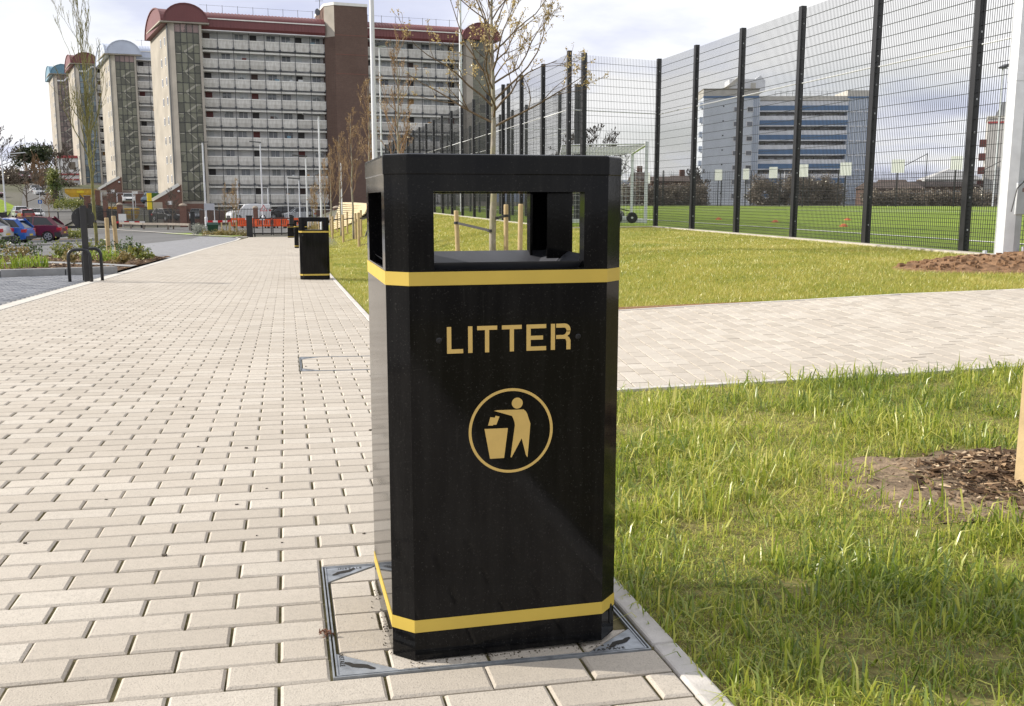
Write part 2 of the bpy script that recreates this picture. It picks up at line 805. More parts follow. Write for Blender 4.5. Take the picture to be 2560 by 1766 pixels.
strip("pitch_line", [(13.25, 6), (13.25, 76)], .24, .004, M_line, "white touchline along the near side of the pitch", cell=4)
strip("pitch_line", [(32.0, 51.4), (60.0, 37.5)], .28, .004, M_line, "short white line far out on the pitch", cell=4)
strip("pitch_line", [(13.25, 61), (52, 52)], .28, .004, M_line, "white line across the far end of the pitch", cell=4)

# car park, road, paved strip
CARPARK = [(-2.95, 26.7), (-3.9, 28.0), (-8, 30.6), (-14, 31.2), (-60, 33), (-70, 116), (-20.1, 115), (-12.6, 97.4), (-7.35, 84.2), (-4.07, 78.4), (-3.7, 76.9)]
poly_sheet("car_park", CARPARK, -.035, M_asphalt, 4.0, "grey asphalt car park with worn tyre marks")
GREY_STRIP = [(-2.95, 26.7), (-2.95, 62), (-3.2, 70.5), (-3.75, 76.6), (-6.7, 80.6), (-7.1, 70), (-7.4, 47.0), (-6.7, 36), (-4.6, 29.2)]


def fine_block_mat():
    t = NT("grey_block_paving_far")
    p = t.pos()
    b = t.n.new("ShaderNodeTexBrick")
    b.inputs["Scale"].default_value = 1.0
    b.inputs["Brick Width"].default_value = .2
    b.inputs["Row Height"].default_value = .1
    b.inputs["Mortar Size"].default_value = .006
    b.inputs["Color1"].default_value = (.22, .225, .245, 1)
    b.inputs["Color2"].default_value = (.31, .315, .335, 1)
    b.inputs["Mortar"].default_value = (.13, .12, .10, 1)
    t.l.new(p, b.inputs["Vector"])
    t.set(color=b.outputs["Color"], rough=.85, spec=.3)
    return t.m


M_far_block = fine_block_mat()
poly_sheet("paved_crossing", GREY_STRIP, -.016, M_far_block, 4.0, "grey block paved strip beside the path")
poly_sheet("road", [(-70, 84), (-16, 98.5), (-4, 88), (12, 88), (12, 104), (-8, 112), (-30, 124), (-70, 130)], -.02, M_road, 4.0, "asphalt road beyond the gate")
poly_sheet("hill_road", [(-26, 122), (-34, 122), (-37, 152), (-44, 183), (-51, 214), (-58, 250), (-52, 250), (-44.5, 214), (-37.5, 183), (-29, 150)], .05, M_road, 6.0, "asphalt road climbing the hill past parked cars")
M_bright_grass = simple("bright_grass", (.19, .26, .035), .95, .3, .8, world=True, spec=.1)
poly_sheet("grass_slope", [(-62, 138), (-38.0, 148), (-42.0, 170), (-48.5, 186), (-75, 190)], .05, M_bright_grass, 5.0, "bright green grass slope beyond the car park")
poly_sheet("verge", [(-22, 116.0), (-12.7, 98.0), (-7.5, 84.8), (-4.2, 79.0), (-3.4, 82), (-7, 92), (-12, 103), (-21, 121)], -.04, M_bright_grass, 3.0, "narrow grass verge behind the white kerb")
strip("kerb", [(-32, 119), (-20.1, 115.2), (-12.6, 97.6), (-7.35, 84.4), (-4.07, 78.7), (-2.85, 77.2)], .35, .03, M_kerb_white, "pale kerb curving round the far side of the car park", cell=1.5)

# bay markings
for i, (a, b) in enumerate([((-13.5, 66.5), (-9.2, 65.2)), ((-14.2, 61.2), (-9.4, 59.8)), ((-22.0, 56.5), (-10.0, 53.0)), ((-13.2, 72.0), (-9.0, 70.6))]):
    strip("bay_line", [a, b], .16, -.022, M_line, "worn white bay line on the car park", cell=1.5)

# ------------------------------------------------------------------ block paving


def block_mesh(l, w, ch=.0055, d=.03):
    hl, hw = l / 2, w / 2
    v = []
    for ex, z in ((ch, 0.0), (0.0, -ch * .75), (0.0, -d)):
        for sx, sy in ((-1, -1), (1, -1), (1, 1), (-1, 1)):
            v.append((sx * (hl - ex), sy * (hw - ex), z))
    f = [(0, 1, 2, 3)]
    for r in range(2):
        for k in range(4):
            k2 = (k + 1) % 4
            f.append((r * 4 + k, (r + 1) * 4 + k, (r + 1) * 4 + k2, r * 4 + k2))
    f = [f[0]] + [tuple(q) for q in f[1:]]
    return np.array(v), f


BLOCK_F = block_mesh(.2, .1)[1]


def lay_blocks(parent, blocks, mat, nsingle=300, gap=(.0055, .0052), ch=.0055):
    """blocks: (x, y, length, width, rz). The nsingle that show largest become objects, the rest one stuff part"""
    rr = random.Random(3)
    scored = []
    for b in blocks:
        z = zt(b[0], b[1])
        q = view(b[0], b[1], z)
        ok = q is not None and -20 < q[0] < 2580 and -20 < q[1] < 1790
        if ok and 1030 < q[0] < 1500 and q[1] < 1590 and b[1] > 1.95 and parent.name.startswith("main"):
            ok = False      # hidden behind the bin
        scored.append((q[2] if ok else 1e6 + abs(b[1]), b))
    scored.sort(key=lambda t: t[0])
    meshes = {}
    big_v = []
    big_f = []
    nf = 0
    for k, (d, b) in enumerate(scored):
        x, y, l, w, rz = b
        e = .05
        sx = (zt(x + e, y) - zt(x - e, y)) / (2 * e)
        sy = (zt(x, y + e) - zt(x, y - e)) / (2 * e)
        tx = math.atan(sy) + rr.gauss(0, .0035)
        ty = -math.atan(sx) + rr.gauss(0, .0035)
        z = zt(x, y) + rr.gauss(0, .0008)
        rz2 = rz + rr.gauss(0, .003)
        jx, jy = rr.gauss(0, .0008), rr.gauss(0, .0008)
        l2 = round(l, 3)
        w2 = round(w, 3)
        ml = l2 - gap[0]
        mw = w2 - gap[1]
        if k < nsingle and d < 1e5:
            key = (l2, w2)
            if key not in meshes:
                v, f = block_mesh(ml, mw, ch)
                me = bpy.data.meshes.new("paving_block")
                me.from_pydata([tuple(p) for p in v], [], f)
                me.materials.append(mat)
                meshes[key] = me
            o = bpy.data.objects.new("paving_block", meshes[key])
            C.objects.link(o)
            o.parent = parent
            o.location = (x + jx, y + jy, z)
            # world tilt, then the laying direction
            m = Matrix.Rotation(tx, 3, 'X') @ Matrix.Rotation(ty, 3, 'Y') @ Matrix.Rotation(rz2, 3, 'Z')
            o.rotation_euler = m.to_euler()
        else:
            v, f = block_mesh(ml, mw, ch)
            m = np.array(Matrix.Rotation(tx, 3, 'X') @ Matrix.Rotation(ty, 3, 'Y') @ Matrix.Rotation(rz2, 3, 'Z'))
            big_v.append(v @ m.T + np.array([x + jx, y + jy, z]))
            big_f.append(np.array(f) + nf)
            nf += 12
    if big_v:
        me = np_mesh("paving_blocks", np.concatenate(big_v), np.concatenate(big_f), 4, mat, True)
        o = link("paving_blocks", me, parent)
        o["kind"] = "stuff"


PX0, PX1 = -2.80, .722
Y0 = 1.7286
COVERS = [(.056, .716, 1.7796, 2.416), (.054, .66, 5.88, 6.528)]
main_path = poly_sheet("main_path", [(PX0 - .03, -2.2), (.73, -2.2), (.73, 77), (-2.9, 77), (-3.0, 70), (PX0 - .03, 60)], -.0065, M_sand, 1.0,
                       "broad beige block paved path running downhill to the gate")
blocks = []
for r in range(-36, 752):
    y = Y0 + .1 * r
    xs = []
    x = -.0434 + (.1 if r % 2 else 0.0) - .2 * 40
    while x < PX1:
        a, b = x, x + .2
        x += .2
        if b <= PX0 + .01 or a >= PX1 - .01:
            continue
        a2, b2 = max(a, PX0), min(b, PX1)
        segs = [(a2, b2)]
        for cx0, cx1, cy0, cy1 in COVERS:
            if cy0 - .043 < y < cy1 + .043:
                ns = []
                for s in segs:
                    if s[1] <= cx0 + .004 or s[0] >= cx1 - .004:
                        ns.append(s)
                    else:
                        if s[0] < cx0 - .02:
                            ns.append((s[0], cx0))
                        if s[1] > cx1 + .02:
                            ns.append((cx1, s[1]))
                segs = ns
        for s in segs:
            if s[1] - s[0] > .025:
                blocks.append(((s[0] + s[1]) / 2, y, s[1] - s[0], .1, 0.0))
for cx0, cx1, cy0, cy1 in COVERS:
    r_top = math.floor((cy1 - (Y0 - .05)) / .1) * .1 + Y0 + .05
    if r_top - cy1 > .03:
        x = cx0
        while x < cx1 - .03:
            L_ = min(.2, cx1 - x)
            blocks.append((x + L_ / 2, (cy1 + r_top) / 2, L_, r_top - cy1, 0.0))
            x += L_
lay_blocks(main_path, blocks, M_brick)

# side path: courses run away from the camera, blocks turned through a right angle
side_path = poly_sheet("side_path", SIDE, -.0065, M_sand, 1.0, "beige block paved side path leading right towards the pitch")
blocks = []
cut = []
ang = rad(-9.5)
ca, sa = math.cos(ang), math.sin(ang)


def clip_half(P, p0, n):
    """keep the part of a polygon on the side of p0 that n points to"""
    Q = []
    f = [((p[0] - p0[0]) * n[0] + (p[1] - p0[1]) * n[1]) for p in P]
    for i in range(len(P)):
        j = (i + 1) % len(P)
        if f[i] >= 0:
            Q.append(P[i])
        if f[i] * f[j] < 0:
            s = f[i] / (f[i] - f[j])
            Q.append((P[i][0] + (P[j][0] - P[i][0]) * s, P[i][1] + (P[j][1] - P[i][1]) * s))
    return Q


for r in range(-8, 128):
    for k in range(-16, 26):
        u = .1 * r
        v = .2 * k + (.1 if r % 2 else 0)
        x, y = 1.0 + u * ca - v * sa, 6.9 + u * sa + v * ca
        if not (.7 < x < 12.2) or not (side_low(x) - .2 < y < side_up(x) + .2):
            continue
        P = [(x + a * ca - b * sa, y + a * sa + b * ca) for a, b in ((-.05, -.1), (.05, -.1), (.05, .1), (-.05, .1))]
        inside = all(px > .775 and side_low(px) < py < side_up(px) for px, py in P)
        if inside:
            blocks.append((x, y, .1, .2, ang))
        else:
            P = clip_half(P, (.777, 0), (1, 0))
            e = .2
            if P:
                P = clip_half(P, (x, side_low(x) + .002), (-(side_low(x + e) - side_low(x - e)), 2 * e))
            if P:
                P = clip_half(P, (x, side_up(x) - .002), ((side_up(x + e) - side_up(x - e)), -2 * e))
            if len(P) > 2:
                ar = abs(sum(P[i][0] * P[(i + 1) % len(P)][1] - P[(i + 1) % len(P)][0] * P[i][1] for i in range(len(P)))) / 2
                if ar > .0015:
                    cut.append(P)
lay_blocks(side_path, blocks, M_brick, 300, (.0035, .0085), .0025)


def cut_blocks(parent, polys, mat):
    mb = MB()
    for P in polys:
        cx = sum(p[0] for p in P) / len(P)
        cy = sum(p[1] for p in P) / len(P)
        k = lambda p, d: (cx + (p[0] - cx) * (1 - d / max(d * 1.5, math.hypot(p[0] - cx, p[1] - cy))), cy + (p[1] - cy) * (1 - d / max(d * 1.5, math.hypot(p[0] - cx, p[1] - cy))))
        A = [k(p, .003) for p in P]
        B = [k(p, .007) for p in P]
        z = zt(cx, cy)
        mb.rings([[(p[0], p[1], zt(*p) - .03) for p in A], [(p[0], p[1], zt(*p) - .004) for p in A], [(p[0], p[1], zt(*p)) for p in B]])
    o = mb.build("cut_blocks", mat, parent)
    o["kind"] = "stuff"


cut_blocks(side_path, cut, M_brick)

# grey bay on the left
BAY = [(-2.96, -2.0), (-2.96, 18.1), (-3.65, 17.62), (-4.57, 17.15), (-9, 16.6), (-9, -2.0)]
M_sand_grey = simple("pale_joint_sand", (.36, .35, .33), .95, .25, 14, world=True)
bay = poly_sheet("parking_bay", BAY, -.007, M_sand_grey, 1.0, "grey block paved bay left of the path")
blocks = []
for r in range(50, 185):
    y = .1 * r
    x = -9 + (.1 if r % 2 else 0)
    while x < -2.98:
        x += .2
        if in_poly(x - .08, y, BAY) and in_poly(x + .08, y, BAY):
            blocks.append((x, y, .2, .1, 0.0))
lay_blocks(bay, blocks, M_grey_block, 300, (.018, .009))


def kerb_run(name, pts, w, h, mat, label, piece=.9, gap=.006, sink=.12):
    """kerb stones laid end to end along a polyline; each one a part"""
    root = strip(name, pts, w * .9, -.03, M_sand, label, cell=1.0)
    acc = []
    for (x0, y0), (x1, y1) in zip(pts, pts[1:]):
        L = math.hypot(x1 - x0, y1 - y0)
        n = max(1, int(round(L / piece)))
        for i in range(n):
            t0, t1 = i / n, (i + 1) / n
            acc.append(((x0 + (x1 - x0) * t0, y0 + (y1 - y0) * t0), (x0 + (x1 - x0) * t1, y0 + (y1 - y0) * t1)))
    for a, b in acc:
        L = math.hypot(b[0] - a[0], b[1] - a[1])
        d = ((b[0] - a[0]) / L, (b[1] - a[1]) / L)
        mb = MB()
        p0 = Vector((a[0] + d[0] * gap / 2, a[1] + d[1] * gap / 2, zt(*a) + h / 2 - sink / 2))
        p1 = Vector((b[0] - d[0] * gap / 2, b[1] - d[1] * gap / 2, zt(*b) + h / 2 - sink / 2))
        mb.bar(p0, p1, w, h + sink)
        bevel(mb.build("kerb_stone", mat, root), .006, 2)
    return root


kerb_run("path_edging", [(.7485, .6), (.7485, 30)], .051, .004, M_kerb, "narrow concrete edging between path and lawn", piece=.6)
strip("path_edging_far", [(.7485, 30), (.7485, 77)], .06, .004, M_kerb, "far run of the concrete path edging", cell=2)
kerb_run("path_kerb", [(-2.88, 6), (-2.88, 40)], .15, .003, M_kerb_white, "flush white kerb along the left side of the path", piece=.9)
strip("path_kerb_far", [(-2.88, 40), (-2.9, 60), (-3.12, 70), (-3.7, 76.8)], .15, .006, M_kerb_white, "far run of the white path kerb", cell=2)
kerb_run("bed_kerb", [(-12, 15.9), (-4.57, 17.22), (-3.7, 17.72), (-2.98, 18.35)], .15, .12, M_kerb_grey, "raised grey kerb in front of the planting bed", piece=.95)
_ke = MB()
for (x0, y0), (x1, y1) in zip(SIDE_LOW, SIDE_LOW[1:-1]):
    _ke.bar((x0, y0 - .03, zt(x0, y0) - .03), (x1, y1 - .03, zt(x1, y1) - .03), .05, .066)
struct(_ke.build("side_edging", M_kerb), "concrete edging along the near side of the side path")
_ke = MB()
_up = SIDE_UP[::-1]
for (x0, y0), (x1, y1) in zip(_up, _up[1:-1]):
    _ke.bar((x0, y0 + .03, zt(x0, y0) - .03), (x1, y1 + .03, zt(x1, y1) - .03), .05, .066)
struct(_ke.build("side_edging", M_kerb), "concrete edging along the far side of the side path")

# planting bed, soil patches
M_bark = simple("bark_mulch", (.105, .068, .045), .95, .6, 16.0, bump=1.0, bscale=45, spec=.1, world=True)
BED = [(-13, 16.2), (-4.6, 17.4), (-3.7, 17.9), (-2.98, 18.5), (-2.97, 26.6), (-3.95, 27.9), (-8, 30.5), (-14, 31.1)]
poly_sheet("planting_bed", BED, .03, M_bark, 1.0, "bark mulched planting bed between car park and path")
poly_sheet("bed_strip", [(-9.5, 22.9), (-5.2, 23.6), (-2.98, 20.9), (-2.98, 20.2), (-5.2, 22.7), (-9.5, 22.0)], .04, M_kerb_grey, 1.0, "flat grey strip crossing the planting bed")
poly_sheet("car_park_island", [(-20, 84.0), (-15.6, 82.5), (-14.6, 79.3), (-15.6, 77.9), (-19.0, 79.0)], .06, M_bark, 1.0, "small planted island behind the parked cars")
kerb_run("island_kerb", [(-19.2, 78.7), (-15.5, 77.6), (-14.3, 79.2), (-15.4, 82.8)], .2, .14, M_kerb_grey, "grey kerb round the small planted island", piece=1.0)


M_thatch = simple('grass_thatch', (.20, .175, .07), .95, .5, 30.0, bump=.8, bscale=80, spec=.1, world=True)
poly_sheet('lawn_near', [(.775, -3), (11.5, -3)] + [(x, y - .05) for x, y in SIDE_LOW[::-1] if x <= 11.5 and x > .8] + [(.775, 4.88)], -.014, M_thatch, .5, 'rough thatchy lawn in front of the side path')


def blob_poly(cx, cy, rx, ry, seed, n=40, rough=.18):
    q = random.Random(seed)
    ph = [q.uniform(0, 6.28) for _ in range(5)]
    P = []
    for i in range(n):
        t = 2 * math.pi * i / n
        k = 1 + rough * (math.sin(2 * t + ph[0]) * .4 + math.sin(3 * t + ph[1]) * .3 + math.sin(5 * t + ph[2]) * .35 + math.sin(9 * t + ph[3]) * .25)
        P.append((cx + rx * k * math.cos(t), cy + ry * k * math.sin(t)))
    return P


MULCH = blob_poly(2.38, 2.74, .62, .52, 4, 60, .3)
poly_sheet("tree_pit_soil", MULCH, -.004, M_soil_pale, .02, "dry bare soil round the timber stake")
from mathutils import noise as _mn


def soil_z(x, y):
    d_ = math.hypot((x - 2.40) / .66, (y - 2.74) / .55)
    e_ = min(1.0, max(0.0, (1.12 - d_) / .3))
    return zt(x, y) - .022 + e_ * (.020 + .010 * _mn.noise(Vector((x * 9, y * 9, 2))) + .007 * _mn.noise(Vector((x * 32, y * 32, 5))) + .02 * max(0, 1 - d_ * 1.3))


for v in bpy.data.objects["tree_pit_soil"].data.vertices:
    v.co.z = soil_z(v.co.x, v.co.y)
SOIL_STRIP = [(.85, 9.42), (3.0, 8.80), (3.9, 8.52), (4.5, 8.28), (4.45, 8.40), (3.9, 8.72), (3.1, 9.12), (1.9, 9.55), (.85, 9.9)]
poly_sheet("soil_strip", SOIL_STRIP, -.008, M_soil, .25, "strip of bare brown soil along the far edge of the side path")
# the heap at the mast
_q = random.Random(5)


def heap():
    mb = MB()
    n, m = 60, 40
    x0, x1, y0, y1 = 6.9, 12.2, 9.0, 12.4
    from mathutils import noise as mn
    for j in range(m + 1):
        for i in range(n + 1):
            x = x0 + (x1 - x0) * i / n
            y = y0 + (y1 - y0) * j / m
            u = (x - 9.7) / 2.5
            v = (y - 10.55 - .32 * (x - 9.0) * .35) / 1.1
            k = max(0.0, 1 - u * u - v * v)
            h = .16 * k ** .8 + (.05 * mn.noise(Vector((x * 5, y * 5, 0))) + .04 * mn.noise(Vector((x * 14, y * 14, 3)))) * min(1.0, k * 3)
            mb.v.append((x, y, zt(x, y) - .05 + (h + .03 if k > 0 else 0)))
    for j in range(m):
        for i in range(n):
            a = j * (n + 1) + i
            mb.f.append((a, a + 1, a + n + 2, a + n + 1))
    o = mb.build("soil_heap", M_soil, fix=False)
    tag(o, "low heap of bare reddish brown soil in front of the floodlight mast base", "soil heap", kind="stuff")


heap()
# ------------------------------------------------------------------ grass


def blade_mat(name, stops, trans=.35):
    t = NT(name)
    rnd = t.island()
    p = t.pos()
    big = t.noise(p, 0.8, 3.0, 0.6)
    k = t.math('ADD', t.math('MULTIPLY', rnd, .75), t.math('MULTIPLY', t.math('SUBTRACT', big, .5), 1.1), clamp=True)
    c = t.ramp(k, stops)
    d = t.n.new("ShaderNodeBsdfDiffuse")
    tr = t.n.new("ShaderNodeBsdfTranslucent")
    g = t.n.new("ShaderNodeBsdfGlossy")
    g.inputs["Roughness"].default_value = .38
    g.inputs["Color"].default_value = (.9, .9, .8, 1)
    t.l.new(c, d.inputs[0])
    t.l.new(c, tr.inputs[0])
    m1 = t.n.new("ShaderNodeMixShader")
    m1.inputs[0].default_value = trans
    t.l.new(d.outputs[0], m1.inputs[1])
    t.l.new(tr.outputs[0], m1.inputs[2])
    m2 = t.n.new("ShaderNodeMixShader")
    m2.inputs[0].default_value = .07
    t.l.new(m1.outputs[0], m2.inputs[1])
    t.l.new(g.outputs[0], m2.inputs[2])
    t.l.new(m2.outputs[0], t.out.inputs[0])
    return t.m


M_blade = blade_mat("grass_blade", [(0.0, (.12, .20, .022)), (0.18, (.30, .39, .045)), (0.42, (.50, .53, .08)), (0.64, (.66, .62, .15)), (0.84, (.78, .68, .29)), (1.0, (.86, .79, .52))], .45)
M_blade_g = blade_mat("tall_grass_blade", [(0.0, (.13, .20, .025)), (0.28, (.29, .37, .045)), (0.52, (.48, .51, .08)), (0.76, (.66, .62, .17)), (1.0, (.84, .76, .44))], .5)
M_mown = blade_mat("mown_grass_blade", [(0.0, (.20, .26, .035)), (0.3, (.38, .40, .065)), (0.6, (.54, .48, .12)), (1.0, (.68, .58, .25))])


def zt_np(x, y):
    return np.array([zt(a, b) for a, b in zip(x, y)])


def blades(name, x, y, h, w, mat, label, seed, lean=.45, curve=.5, base=-.02, seg2=True, parent=None):
    g = np.random.default_rng(seed)
    n = len(x)
    z = zt_np(x, y) + base
    az = g.uniform(0, 2 * np.pi, n)
    ld = g.uniform(0, 2 * np.pi, n)
    lm = np.abs(g.normal(0, lean, n))
    dx, dy = np.cos(az) * w / 2, np.sin(az) * w / 2
    lx, ly = np.cos(ld) * lm * h, np.sin(ld) * lm * h
    P0 = np.stack([x - dx, y - dy, z], 1)
    P1 = np.stack([x + dx, y + dy, z], 1)
    if seg2:
        mx, my, mz = x + lx * .35, y + ly * .35, z + h * .6
        Q0 = np.stack([mx - dx * .8, my - dy * .8, mz], 1)
        Q1 = np.stack([mx + dx * .8, my + dy * .8, mz], 1)
        tz = z + h * (1 - curve * np.minimum(lm, 1.2))
        T = np.stack([x + lx, y + ly, np.maximum(tz, z + h * .15)], 1)
        V = np.stack([P0, P1, Q0, Q1, T], 1).reshape(-1, 3)
        b = (np.arange(n) * 5)[:, None]
        F = np.stack([b + np.array([0, 1, 3]), b + np.array([0, 3, 2]), b + np.array([2, 3, 4])], 1).reshape(-1, 3)
    else:
        T = np.stack([x + lx, y + ly, z + h], 1)
        V = np.stack([P0, P1, T], 1).reshape(-1, 3)
        F = np.arange(n * 3).reshape(-1, 3)
    me = np_mesh(name, V, F, 3, mat)
    o = link(name, me, parent)
    tag(o, label, None, kind="stuff")
    return o


def near_grass():
    from mathutils import noise as mn
    g = np.random.default_rng(11)

    def field(n, kind):
        x = g.uniform(.76, 4.6, n)
        y = g.uniform(.9, 4.95, n)
        keep, hh = [], []
        for i in range(n):
            X, Y = x[i], y[i]
            if Y > side_low(X) - .04:
                continue
            q = view(X, Y, -.05)
            if q is None or q[0] < 1340 or q[0] > 2660 or q[1] > 1860:
                continue
            md = math.hypot((X - 2.40) / .62, (Y - 2.74) / .52) + .22 * mn.noise(Vector((X * 5, Y * 5, 9)))
            if md < 1.10 and g.random() > max(.010, (md - .74) / .36):
                continue
            if g.random() > min(1.0, 2.3 / Y) ** 1.1:
                continue
            c = mn.noise(Vector((X * 2.2, Y * 2.2, 1)))
            c2 = mn.noise(Vector((X * 6.5, Y * 6.5, 4)))
            edge = min(1.0, (X - .755) / .08)
            if kind == 0:      # short dense mat
                if c2 < -.42 and g.random() < .7:
                    continue
                h = .011 * math.exp(g.normal(0, .4)) * (.6 + .4 * edge)
            else:              # longer blades standing in clumps
                if g.random() > .5 + 1.1 * c2 + .7 * c:
                    continue
                tall = .45 + .55 * min(1, max(0, (Y - 1.5) / 1.6))
                h = (.018 + .022 * tall * max(.1, 1 + c + .8 * c2)) * math.exp(g.normal(0, .38)) * (.75 + .25 * edge)
            keep.append(i)
            hh.append(min(.10, max(.006, h)))
        k = np.array(keep)
        return x[k], y[k], np.array(hh)
    x, y, h = field(480000, 0)
    w = np.clip(.0016 + .05 * h + g.normal(0, .0005, len(x)), .001, .004)
    blades("lawn_mat", x, y, h * 1.6, w, M_blade, "short dense turf in front of the side path", 12, lean=1.5, curve=.75)
    x, y, h = field(125000, 1)
    w = np.clip(.0018 + .055 * h + g.normal(0, .0007, len(x)), .0012, .0068)
    blades("lawn_grass", x, y, h * 1.5, w, M_blade_g, "longer rough grass in front of the side path", 14, lean=1.0, curve=.6)
    cx = g.uniform(.90, 3.9, 230)
    cy = g.uniform(1.3, 4.75, 230)
    X, Y = [], []
    for a, b in zip(cx, cy):
        if in_poly(a, b, MULCH) or b > side_low(a) - .06:
            continue
        for _ in range(5):
            X.append(a + g.normal(0, .014))
            Y.append(b + g.normal(0, .014))
    X, Y = np.array(X), np.array(Y)
    blades("tall_grass", X, Y, g.uniform(.04, .11, len(X)), g.uniform(.005, .009, len(X)), M_blade_g, "scattered broad grass blades on the near lawn", 13, lean=1.0, curve=.7)


near_grass()


def mown():
    g = np.random.default_rng(21)
    n = 620000
    # density falls with distance
    y = 7.0 + (g.random(n) ** 1.5) * 20
    x = g.uniform(.78, 12.3, n)
    ok = np.zeros(n, bool)
    for i in range(n):
        X, Y = x[i], y[i]
        if X > FENCE_X - .12:
            continue
        if Y < side_up(X) + .06:
            continue
        q = view(X, Y, 0)
        if q is None or q[0] < 830 or q[0] > 2600:
            continue
        if 8.95 < Y < 12.4 and ((X - 9.7) / 2.5) ** 2 + ((Y - 10.55 - .112 * (X - 9)) / 1.1) ** 2 < .93:
            continue
        if in_poly(X, Y, SOIL_STRIP) and g.random() > .05:
            continue
        ok[i] = True
    x, y = x[ok], y[ok]
    h = np.clip(g.normal(.030, .010, len(x)), .01, .07)
    blades("mown_grass", x, y, h, np.full(len(x), .0055) * np.clip(y / 11, .8, 2), M_mown, "short mown grass in front of the fence", 22, lean=.8, seg2=False)
    n = 120000
    y = 27 + (g.random(n) ** 1.6) * 50
    x = g.uniform(.80, 7.4, n)
    blades("bank_grass", x, y, np.clip(g.normal(.04, .012, n), .015, .08), np.full(n, .016), M_mown, "short grass on the bank beside the path", 23, lean=.8, seg2=False)


mown()


def chips():
    g = random.Random(31)
    mb = MB()
    mats = []
    for i in range(7500):
        t = g.uniform(0, 6.28)
        r = abs(g.gauss(0, .72))
        x, y = 2.52 + .50 * r * math.cos(t) * 1.0, 2.72 + .42 * r * math.sin(t)
        if not in_poly(x, y, MULCH) and g.random() > .22:
            continue
        big = g.random() < .12 and r < 1.0
        L = g.uniform(.022, .055) if big else g.uniform(.004, .022)
        W = L * g.uniform(.12, .38)
        T = max(.002, W * g.uniform(.2, .45))
        d = math.hypot((x - 2.5) / .5, (y - 2.72) / .4)
        z = soil_z(x, y) - .004 + T / 2 + max(0, .03 * (1 - d)) + .03 * max(0, 1 - d) * g.random()
        a = g.uniform(0, 3.14)
        pt = g.uniform(-.35, .35)
        dv = Vector((math.cos(a) * math.cos(pt), math.sin(a) * math.cos(pt), math.sin(pt)))
        c = Vector((x, y, z + abs(math.sin(pt)) * L / 2))
        mb.bar(c - dv * L / 2, c + dv * L / 2, W, T, up=(g.uniform(-.7, .7), g.uniform(-.7, .7), 1))
        k8 = len(mb.v) - 8
        for q in range(8):
            vx, vy, vz = mb.v[k8 + q]
            s8 = .18 * L
            mb.v[k8 + q] = (vx + g.uniform(-s8, s8), vy + g.uniform(-s8, s8), vz + g.uniform(-T * .4, T * .4))
    t = NT("wood_chip")
    k = t.island()
    c = t.ramp(k, [(0.0, (.045, .028, .018)), (0.4, (.11, .068, .04)), (0.66, (.22, .14, .08)), (0.86, (.42, .29, .175)), (1.0, (.66, .53, .37))])
    c = t.mix(t.math('MULTIPLY', t.noise(t.pos(), 120, 3), .35), c, (.07, .045, .03))
    t.set(color=c, rough=.85, spec=.2)
    o = mb.build("wood_chips", t.m, fix=False)
    tag(o, "brown bark and wood chips round the timber stake on the near lawn", "wood chips", kind="stuff")
    mb = MB()
    for i in range(3600):
        x, y = g.uniform(-9.5, -2.98), g.uniform(16.8, 30)
        if not in_poly(x, y, BED) or (y < 23.8 and y > 20 and abs(y - (22.6 if x < -5.2 else 20.55 + (-2.98 - x) * 1.16)) < .5):
            continue
        L = g.uniform(.03, .10)
        a = g.uniform(0, 3.14)
        dv = Vector((math.cos(a), math.sin(a), g.uniform(-.4, .4)))
        c = Vector((x, y, zt(x, y) + .04))
        mb.bar(c - dv * L / 2, c + dv * L / 2, L * .4, L * .2)
    o = mb.build("bark_chips", t.m, fix=False)
    tag(o, "bark chips spread over the planting bed left of the path", "bark chips", kind="stuff")
    # crumbs of soil on the heap
    mb = MB()
    for i in range(900):
        x, y = g.uniform(7.2, 11.6), g.uniform(9.4, 12.0)
        if ((x - 9.7) / 2.5) ** 2 + ((y - 10.55 - .112 * (x - 9)) / 1.1) ** 2 > .9:
            continue
        k = max(0.0, 1 - ((x - 9.7) / 2.5) ** 2 - ((y - 10.55 - .112 * (x - 9)) / 1.1) ** 2)
        s = g.uniform(.02, .06)
        mb.cbox((x, y, zt(x, y) - .02 + .16 * k ** .8 + s * .2), (s, s * .8, s * .6), g.uniform(0, 3))
    o = mb.build("soil_crumbs", M_soil, fix=False)
    tag(o, "crumbs of soil lying on the brown heap", "soil", kind="stuff")


chips()
# ------------------------------------------------------------------ litter bins and inspection covers


